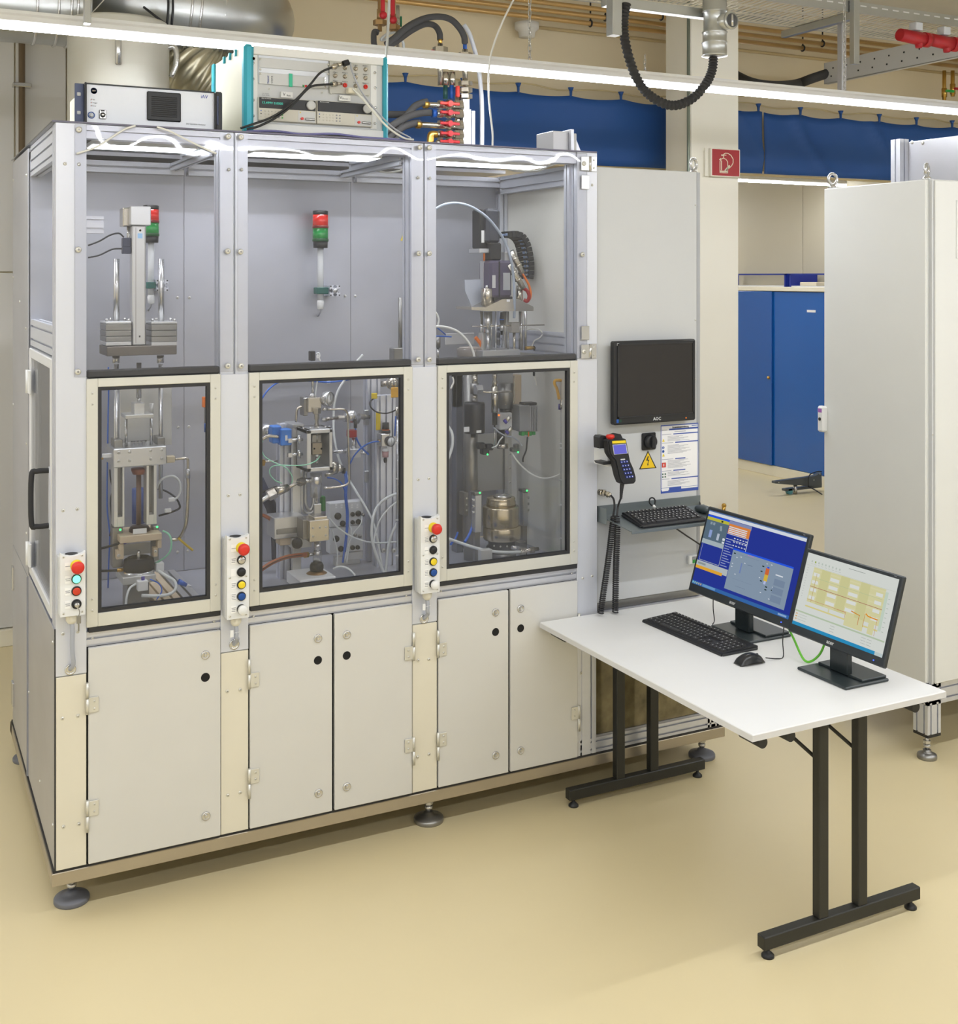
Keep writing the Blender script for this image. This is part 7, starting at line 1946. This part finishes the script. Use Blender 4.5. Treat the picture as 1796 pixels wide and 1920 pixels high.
MB().prism([(p.x, p.z) for p in (U.p(x, y, .42) for x, y in poly)], lambda u, v, a: (u, a, v), .42, .424).build('angle_plate', mat('frosted_plate', (176, 182, 194), .5, .2), t)
lt(t, 'steel_sleeve', NICKEL, U, 698, .36, [(0, 1350), (100, 1350), (100, 1198), (84, 1190), (0, 1190)]); lt(t, 'sleeve_nut', STEEL, U, 698, .36, [(30, 1192), (30, 1168), (0, 1164)])
lt(t, 'steel_sleeve', NICKEL, U, 978, .36, [(0, 1300), (58, 1300), (58, 1198), (0, 1198)]); lt(t, 'sleeve_nut', STEEL, U, 962, .36, [(22, 1198), (22, 1168), (0, 1164)])
poly = [(568, 1352), (690, 1352), (830, 1284), (972, 1284), (1098, 1350), (1098, 1386), (690, 1386), (568, 1376)]
MB().prism([(p.x, p.z) for p in (U.p(x, y, .29) for x, y in poly)], lambda u, v, a: (u, a, v), .29, .44).build('yoke', NICKEL, t)
bx(t, 'yoke_label', WHITEP, U, 868, 1286, 896, 1306, .289, .002, 0)
for x, w_, Y, y1 in ((652, 30, .42, 1720), (775, 12, .32, 1740), (880, 16, .34, 1720), (990, 40, .40, 1720), (1030, 26, .42, 1720), (735, 22, .42, 1720), (850, 40, .44, 1720)):
    rd(t, 'guide_rod', STEEL, U, x, 1388, y1, w_, Y)
lt(t, 'piston', STEEL, U, 702, .34, [(0, 1572), (62, 1572), (62, 1390), (0, 1390)]); rd(t, 'piston_rod', STEEL, U, 708, 1572, 1720, 30, .34)
lt(t, 'injector_probe', BLACK, U, 826, .32, [(20, 1590), (30, 1540), (26, 1500), (40, 1460), (28, 1420), (24, 1395)])
lt(t, 'probe_ring', BLUEH, U, 826, .32, [(40, 1462), (40, 1455)]); lt(t, 'probe_nut', STEEL, U, 826, .318, [(0, 1556), (36, 1554), (36, 1502), (0, 1500)])
bx(t, 'bed_plate', SATIN, U, 662, 1720, 985, 1790, .30, .16); bx(t, 'tall_plate', PALEPL, U, 660, 1572, 690, 1720, .36, .04)
for (x0, y0, x1, y1, Y, m) in ((700, 165, 760, 385, .42, WOODP), (590, 130, 700, 230, .42, SATIN)): bx(t, 'frame_plate', m, L, x0, y0, x1, y1, Y, .05)
lt(t, 'spindle_nut', NICKEL, L, 566, .33, [(0, 245), (34, 245), (40, 215), (26, 200), (34, 180), (34, 160), (0, 150)]); rd(t, 'spindle_body', NICKEL, L, 566, 245, 435, 50, .33); rd(t, 'spindle_black', BLACK, L, 567, 440, 525, 38, .33); rd(t, 'needle_rod', STEEL, L, 566, 525, 690, 12, .33)
lt(t, 'pump_can', STEELD, L, 645, .38, [(0, 410), (110, 405), (110, 225), (0, 220)]); lt(t, 'pump_collar', BLACK, L, 645, .38, [(90, 440), (90, 405), (0, 405)])
bx(t, 'pump_box', GREYP, L, 605, 438, 692, 560, .34, .06, .004)
q = L.p(596, 455, .33); MB().sphere(q, .005, 8).build('amber_lamp', glow('amber_led', (255, 130, 40), 1.2), t)
for x, y in ((650, 492), (662, 570)):
    mb = MB(); mb.cyl(L.p(x - 10, y + 14, .31), L.p(x + 28, y - 26, .30), .008); o = mb.build('port_fitting', NICKEL, t); mb = MB(); mb.cyl(L.p(x - 14, y + 16, .31), L.p(x, y + 2, .308), .010); mb.build('violet_collar', mat('violet_fitting', (70, 60, 150), .4), o)
rd(t, 'lower_can', BLACK, L, 610, 560, 660, 60, .38); lt(t, 'lower_cap', NICKEL, L, 622, .38, [(0, 692), (84, 692), (84, 660), (0, 655)])
for x0, y0, x1, y1 in ((450, 655, 500, 700), (480, 690, 530, 740), (510, 665, 560, 710), (695, 690, 750, 722), (720, 665, 748, 700)):
    bx(t, 'gripper_block', BLACK if x0 < 600 else STEELD, L, x0, y0, x1, y1, .33, .03, .004)
for x, y in ((515, 738), (735, 722)):
    q = L.p(x, y, .325); MB().sphere(q, .004, 8).build('green_lamp', glow('tiny_green', (60, 255, 120), 3), t)
tb(t, 'cross_pipe', NICKEL, L, [(440, 270, .33), (500, 288, .32), (580, 288, .31), (690, 283, .32)], 16); tb(t, 'bent_pipe', NICKEL, L, [(705, 170, .36), (706, 260, .36), (704, 350, .36), (690, 372, .36), (640, 376, .35)], 12)
for y0, y1, w_ in ((140, 170, 30), (172, 225, 40), (225, 300, 66), (300, 350, 30)):
    rd(t, 'valve_stack', NICKEL if w_ != 66 else STEELD, L, 422, y0, y1, w_, .34)
mb = MB(); mb.hexn(L.p(425, 272, .31), L.p(470, 268, .31), .022); mb.build('pipe_nut', STEEL, t)
rx(t, 'thin_cross_bar', NICKEL, U, 570, 1190, 1518, 12, .33); bx(t, 'sensor_cube', NICKEL, U, 908, 1482, 980, 1572, .30, .04); rd(t, 'sensor_tube', NICKEL, U, 932, 1572, 1745, 24, .315)
# standing columns of the press
tc = thing('press_column', 'dark steel columns carrying the press in the right bay', 'column', base_at(L, 330, .58))
bx(tc, 'dark_column', STEELD, L, 290, 150, 335, 400, .55, .04)
a, b = L.p(290, 160, .55), L.p(338, 160, .55); MB().box(a.x, b.x, .55, .60, ZF, a.z, .002).build('column_bar', mat('slate_column', (120, 124, 136), .4, .5), tc)
a, b = L.p(345, 180, .60), L.p(376, 180, .60); MB().box(a.x, b.x, .60, .64, ZF, a.z, .002).build('column_bar', STEELD, tc)
a, b = L.p(660, 690, .60), L.p(690, 690, .60); MB().box(a.x, b.x, .60, .63, ZF, L.p(670, 560, .6).z, .002).build('column_bar', PALEPL, tc)
a, b = L.p(380, 600, .64), L.p(660, 600, .64); MB().box(a.x, b.x, .64, .65, L.p(500, 1000, .64).z, L.p(500, 590, .64).z).build('bright_sheet', SATIN, tc)
for y in (660, 760, 865, 970): bolt(tc, L.p(366, y, .60), BOLTS); bolt(tc, L.p(675, y + 75, .60), BOLTS)
t = thing('black_sensor_can', 'black cylindrical sensor can hanging in the right bay', 'sensor', L.p(420, 610, .33))
lt(t, 'can_body', mat('satin_black_can', (26, 28, 34), .3), L, 420, .33, [(0, 585), (148, 583), (152, 570), (152, 375), (140, 362), (0, 355)]); rd(t, 'can_nub', BLACK, L, 412, 583, 615, 36, .33)
bx(t, 'can_label', GREYP, L, 345, 540, 384, 575, .297, .002, 0); bx(t, 'can_label', WHITEP, L, 436, 565, 470, 582, .278, .002, 0); lt(t, 'can_nut', STEELD, L, 424, .33, [(0, 365), (40, 365), (40, 335), (0, 335)])
t = thing('finned_module', 'grey finned electronics module with green terminals in the right bay', 'module', L.p(815, 610, .30))
bx(t, 'module_case', mat('brushed_module', (166, 168, 170), .4, .5), L, 746, 385, 822, 572, .30, .07, .002)
for k in range(5): bx(t, 'fin', SATIN, L, 823 + k * 12, 388, 831 + k * 12, 572, .295, .07, .001)
bx(t, 'module_top', BLACK, L, 782, 366, 872, 384, .31, .05)
for k in range(4): bx(t, 'green_terminal', GREEN, L, 762 + k * 26, 574, 784 + k * 26, 604 - (k % 2) * 6, .305, .03)
bx(t, 'orange_marker', ORNG, L, 808, 575, 815, 610, .30, .004, 0)
hoseT('black_cable', 'black cable dropping from the finned module', L, [(803, 610, .31), (798, 660, .31), (792, 710, .31), (772, 760, .32), (770, 790, .33)], 12, BLACK, 'cable')
# vessel
t = thing('measuring_vessel', 'stepped nickel-plated round vessel on a black foot in the right bay', 'vessel', base_at(L, 615, .36))
VESS = mat('warm_nickel_vessel', (206, 194, 170), .22, .9, .03)
lt(t, 'vessel_base', VESS, L, 618, .36, [(0, 1345), (262, 1345), (272, 1335), (272, 1262), (262, 1250), (0, 1250)], 40); lt(t, 'vessel_body', VESS, L, 610, .36, [(0, 1250), (256, 1250), (262, 1244), (262, 1118), (254, 1108), (0, 1108)], 40)
lt(t, 'vessel_neck', VESS, L, 612, .36, [(214, 1108), (214, 1075), (202, 1068), (202, 1062), (208, 1056), (200, 1046), (0, 1046)], 40); lt(t, 'vessel_lid', STEEL, L, 622, .36, [(130, 1046), (130, 1030), (100, 1026), (96, 1036), (60, 1036), (50, 1022), (0, 1018)], 36)
lt(t, 'vessel_foot', BLACK, L, 620, .36, [(0, 1425), (230, 1425), (230, 1400), (200, 1385), (200, 1345)], 36)
q = L.p(620, 1425, .36); MB().cyl((q.x, .36, ZF), (q.x, .36, q.z + .002), .06).build('foot_plate', STEELD, t)
for x, y in ((562, 1396), (608, 1402), (655, 1400)): bolt(t, L.p(x, y, .285), SCREW)
for (x0, x1, y0, y1, Y, nm) in ((425, 474, 1028, 1300, .30, 'left'), (772, 806, 1012, 1255, .36, 'right')):
    g = thing('guide_cylinder', 'slim aluminium guide cylinder at the %s of the round vessel' % nm, 'cylinder', base_at(L, x0, Y), group='guide cylinders beside the vessel')
    bx(g, 'cylinder_body', SATIN, L, x0, y0, x1, y1, Y, .035, .003)
    bx(g, 'cylinder_head', STEELD, L, x0 - 4, y0 - 22, x1 + 4, y0, Y - .003, .04, .002)
    for k in range(3): bx(g, 'port', STEEL, L, (x0 - 18 if nm == 'left' else x1), y0 + 30 + k * 44, (x0 if nm == 'left' else x1 + 12), y0 + 48 + k * 44, Y + .005, .015)
    a = L.p((x0 + x1) / 2, y1, Y); MB().box(a.x - .012, a.x + .012, Y + .008, Y + .03, ZF, a.z, .001).build('cylinder_foot', STEELD, g)
    q = L.p((x0 + x1) / 2 + 10, y0 - 14, Y - .004); MB().sphere(q, .004, 8).build('green_lamp', glow('tiny_green', (60, 255, 120), 3), g)
t = thing('side_block', 'dark drilled steel block left of the round vessel', 'block', base_at(L, 380, .42))
sbk = bx(t, 'block_body', STEELD, L, 346, 1008, 424, 1178, .40, .05)
for x in (365, 405):
    for y in (1055, 1100, 1140): bolt(sbk, L.p(x, y, .40), SCREW)
a = L.p(385, 1178, .42); MB().box(a.x - .012, a.x + .012, .42, .45, ZF, a.z).build('block_leg', STEELD, t)
t = thing('blue_valve_body', 'blue plastic valve body with white tie on the right bay floor', 'valve', base_at(L, 320, .16))
q0, q1 = L.p(215, 1440, .12), L.p(440, 1440, .12)
MB().box(q0.x + .01, q1.x - .02, .13, .24, ZF, ZF + .038, .010).build('valve_housing', mat('cobalt_plastic', (44, 82, 176), .4), t)
MB().tube([(q0.x + .05, .12, ZF + .03), (q0.x + .08, .125, ZF + .042), (q0.x + .11, .13, ZF + .03)], .002, 6).build('white_tie', WHITEP, t)
MB().cyl((q1.x - .03, .11, ZF + .016), (q1.x + .03, .10, ZF + .016), .010).build('valve_spout', GREYP, t)
bx(t, 'front_bracket', PALEPL, L, 470, 1425, 550, 1512, .09, .03)
hoseT('clear_hose', 'thick clear hose lying across the right bay floor', L, [(205, 1335, .20), (290, 1365, .19), (400, 1402, .17), (500, 1428, .16), (620, 1442, .15), (760, 1440, .15)], 22, CLEAR)
t = thing('floor_fittings', 'row of nickel hose fittings on the right bay floor', 'fitting', L.p(820, 1430, .16))
mb = MB(); mb.hexn(L.p(750, 1438, .15), L.p(785, 1434, .15), .014); mb.cyl(L.p(785, 1434, .15), L.p(880, 1418, .15), .008); mb.hexn(L.p(820, 1428, .15), L.p(850, 1423, .15), .013); mb.build('hose_tail', NICKEL, t)
mb = MB(); mb.cyl(L.p(690, 1408, .19), L.p(760, 1416, .19), .008); mb.hexn(L.p(715, 1410, .19), L.p(735, 1413, .19), .011); mb.build('hose_tail', STEEL, t)
bx(t, 'fitting_block', STEELD, L, 745, 1370, 800, 1412, .22, .04)
hoseT('blue_tube', 'thick blue tube bending down beside the round vessel', L, [(410, 1190, .36), (405, 1250, .34), (385, 1310, .31), (350, 1370, .28)], 20, BLUEH)
hoseT('blue_tube', 'short blue tube at the left edge of the right bay floor', L, [(300, 1300, .4), (285, 1340, .38), (250, 1385, .34)], 16, BLUEH)
hoseT('clear_hose', 'clear hose bowing at the left edge of the right bay window', L, [(200, 515, .35), (238, 545, .35), (262, 600, .34), (260, 680, .34), (235, 760, .34), (200, 825, .34)], 22, CLEAR)
hoseT('white_hose', 'pale hose sagging from the press to the right tube', L, [(676, 705, .36), (720, 775, .34), (780, 840, .32), (850, 890, .30), (920, 910, .29), (990, 900, .28), (1045, 878, .27)], 13, WCABLE)
hoseT('white_hose', 'thin grey cable crossing below the spindle of the right bay', L, [(560, 545, .31), (600, 580, .31), (650, 605, .31), (700, 615, .31), (735, 640, .31), (762, 675, .31)], 11, GCABLE)
hoseT('clear_hose', 'thin pale loop between gripper and pump box in the right bay', L, [(545, 690, .31), (580, 675, .30), (600, 640, .30), (625, 610, .30)], 10, CLEAR)
ut = upright_tube('upright steel tube at the right of the right bay window', L, 1058, 400, 34, .26, (658, 690, 920, 1100, 1340))
lt(ut, 'tube_head', NICKEL, L, 1055, .26, [(0, 405), (44, 405), (44, 375), (30, 365), (34, 345), (0, 340)]); rd(ut, 'blue_collar', mat('violet_fitting', (70, 60, 150), .4), L, 1034, 375, 415, 20, .27)
t = thing('yellow_hook', 'yellow lever valve above the upright tube in the right bay', 'valve', L.p(1040, 240, .27))
tb(t, 'lever', mat('amber_tag', (238, 180, 50), .5), L, [(1055, 205, .26), (1005, 205, .26), (998, 230, .26), (1015, 268, .26), (1030, 340, .26)], 22); rd(t, 'valve_stem', NICKEL, L, 1055, 190, 345, 36, .28)
t = thing('toggle_handle', 'small black clamp handle with tag left of the right bay sensor can', 'handle', L.p(262, 200, .3)); rd(t, 'handle_grip', BLACK, L, 264, 135, 175, 16, .30); tb(t, 'tag', WCABLE, L, [(262, 180, .3), (270, 215, .3), (250, 265, .3)], 14)
t = thing('toggle_handle', 'small black clamp handle with tag right of the frame plate', 'handle', L.p(850, 180, .3)); rd(t, 'handle_grip', BLACK, L, 849, 130, 172, 18, .34); tb(t, 'tag', WCABLE, L, [(850, 175, .34), (862, 210, .34), (866, 240, .34)], 14)
# upper right bay
hoseT('grey_conduit_hose', 'grey hose arching high over the black servo motor', U, [(235, 525, .22), (330, 475, .23), (440, 462, .24), (560, 492, .25), (690, 575, .26), (790, 690, .27), (860, 810, .28), (905, 950, .28), (928, 1120, .29), (935, 1300, .29), (932, 1445, .30)], 25, mat('blue_grey_hose', (160, 170, 184), .4))
t = thing('energy_chain', 'black plastic energy chain curving right of the servo motors', 'energy chain', U.p(1040, 1110, .48))
path = smooth_path([U.p(838, 735, .50), U.p(900, 728, .50), U.p(960, 745, .50), U.p(1000, 800, .50), U.p(1022, 880, .50), U.p(1034, 960, .50), U.p(1036, 1040, .50), U.p(1030, 1110, .50)], 4)
for i in range(0, len(path) - 1, 2):
    a, b = path[i], path[min(i + 2, len(path) - 1)]
    d = (b - a).normalized(); nx = Vector((0, 1, 0)); up = d.cross(nx)
    M_ = Matrix.Identity(4)
    for k_, c_ in enumerate((d, nx, up)):
        for j in range(3): M_[j][k_] = c_[j]
    M_.translation = (a + b) / 2
    ln = (b - a).length
    MB().box(-ln * .46, ln * .46, -.05, -.04, -.014, .014, .002, M_).box(-ln * .46, ln * .46, .04, .05, -.014, .014, .002, M_).box(-ln * .22, ln * .22, -.04, .04, .010, .014, 0, M_).box(-ln * .22, ln * .22, -.04, .04, -.014, -.010, 0, M_).build('chain_link', RUBBER, t)
mb = MB()
for dy, m in ((-.02, 0), (.01, 0)): mb.tube([p + Vector((0, dy, 0)) for p in path], .006, 6, 1, smooth=False)
mb.build('inner_cables', mat('pale_blue_cable', (150, 176, 220), .4), t)
t = thing('motor_plugs', 'pair of slanting metal motor plugs with orange and red cables', 'plug', U.p(960, 1100, .36))
for (x0, y0, x1, y1, Y) in ((905, 872, 1002, 1062, .36), (885, 985, 1012, 1190, .34)):
    mb = MB(); a, b = U.p(x0, y0, Y), U.p(x1, y1, Y); mb.cyl(a, b, .014, .012, 14); mb.cyl(a.lerp(b, .3), a.lerp(b, .36), .016); mb.cyl(a.lerp(b, .6), a.lerp(b, .66), .016); mb.build('plug_shell', NICKEL, t)
tb(t, 'orange_cable', ORNG, U, [(1000, 1060, .36), (1030, 1110, .36), (1060, 1170, .36), (1074, 1240, .36), (1060, 1290, .36), (1030, 1305, .37)], 22); tb(t, 'red_cable', REDV, U, [(1012, 1190, .34), (1045, 1215, .34), (1060, 1260, .34), (1045, 1300, .35), (1015, 1290, .36)], 32); bx(t, 'plug_mount', SATIN, U, 848, 880, 900, 960, .38, .03); bx(t, 'plug_mount', SATIN, U, 845, 985, 892, 1050, .37, .03)
t = thing('round_motor_box', 'flat round grey box with orange hose left of the press bed', 'box', U.p(560, 1770, .40)); lt(t, 'box_body', mat('brown_grey_box', (132, 126, 122), .45, .3), U, 560, .42, [(0, 1775), (236, 1775), (240, 1765), (240, 1712), (230, 1704), (0, 1704)]); lt(t, 'box_lid', mat('pinkish_lid', (190, 180, 172), .45, .3), U, 560, .42, [(200, 1704), (200, 1694), (0, 1694)]); tb(t, 'orange_hose', ORNG, U, [(600, 1610, .38), (618, 1632, .38), (640, 1660, .38), (655, 1690, .38)], 34)
bx(t, 'clear_shield', mat('milky_shield', (190, 190, 190), .3), U, 342, 1576, 590, 1672, .52, .004)
a = U.p(560, 1775, .42); MB().cyl((a.x, .42, ZF), (a.x, .42, a.z + .002), .03).build('box_stand', STEELD, t)
hoseT('white_hose', 'pale hose curving down at the lower left of the right upper pane', U, [(230, 1520, .30), (300, 1518, .30), (380, 1532, .30), (460, 1570, .30), (530, 1640, .30), (575, 1720, .30), (595, 1800, .30)], 22, WCABLE)
hoseT('white_hose', 'short pale hose hook at the left edge of the right upper pane', U, [(235, 1380, .34), (268, 1410, .34), (285, 1460, .34), (278, 1510, .34)], 18, WCABLE)
hoseT('blue_tube', 'thin blue tube lying level at the left of the right upper pane', U, [(240, 1600, .34), (310, 1602, .34), (395, 1606, .34)], 12, BLUEH)
hoseT('blue_tube', 'thin blue tube slanting down at the left of the right upper pane', U, [(250, 1510, .34), (300, 1550, .34), (345, 1588, .36)], 12, BLUEH)
hoseT('grey_cable', 'thin pale cable looping to the brass plug in the right upper pane', U, [(1040, 1548, .38), (1090, 1536, .36), (1140, 1542, .35), (1175, 1578, .35), (1150, 1615, .35), (1105, 1640, .35), (1082, 1690, .36)], 11, WCABLE, 'cable')
t = thing('brass_plug', 'small brass plug right of the press bed', 'plug', U.p(1070, 1705, .36)); rx(t, 'plug_body', BRASS, U, 1030, 1100, 1703, 30, .36); tb(t, 'plug_boot', BLACK, U, [(1095, 1690, .36), (1108, 1700, .36), (1105, 1725, .36)], 18)
t = thing('left_cylinder', 'dark upright cylinder at the left edge of the right upper pane', 'cylinder', U.p(278, 1760, .38)); rd(t, 'cylinder_body', STEELD, U, 278, 1610, 1700, 46, .38); rd(t, 'cylinder_rod', STEEL, U, 278, 1700, 1800, 22, .38)
hoseT('white_hose', 'pale cable festooned under the roof of the right bay', U, [(255, 85, .5), (420, 90, .5), (560, 95, .48), (700, 105, .45), (800, 100, .42), (850, 150, .40), (930, 180, .38), (1060, 190, .34), (1150, 180, .30), (1220, 145, .28), (1290, 120, .26)], 20, WCABLE, 'cable')
hoseT('white_hose', 'thin pale cable drooping at the right end of the middle bay roof', View(420, 60, 1), [(700, 322 - 60 - 0 + 60 - 60, .5)] and [(280, 255, .45), (300, 263, .45), (330, 260, .42), (350, 245, .4)], 3.5, WCABLE, 'cable')
# braided white cord in front of the left upper pane
VV = View(0, 0, 2.993)
hoseT('rope', 'pale braided rope hanging from the analyser, left strand', VV, [(760, 705, -.018), (700, 725, -.02), (620, 775, -.02), (540, 825, -.02), (430, 862, -.02)], 11, WCABLE, 'rope')
hoseT('rope', 'pale braided rope hanging from the analyser, right strand', VV, [(880, 712, -.018), (950, 735, -.02), (1040, 780, -.02), (1130, 825, -.02), (1215, 862, -.02)], 11, WCABLE, 'rope')
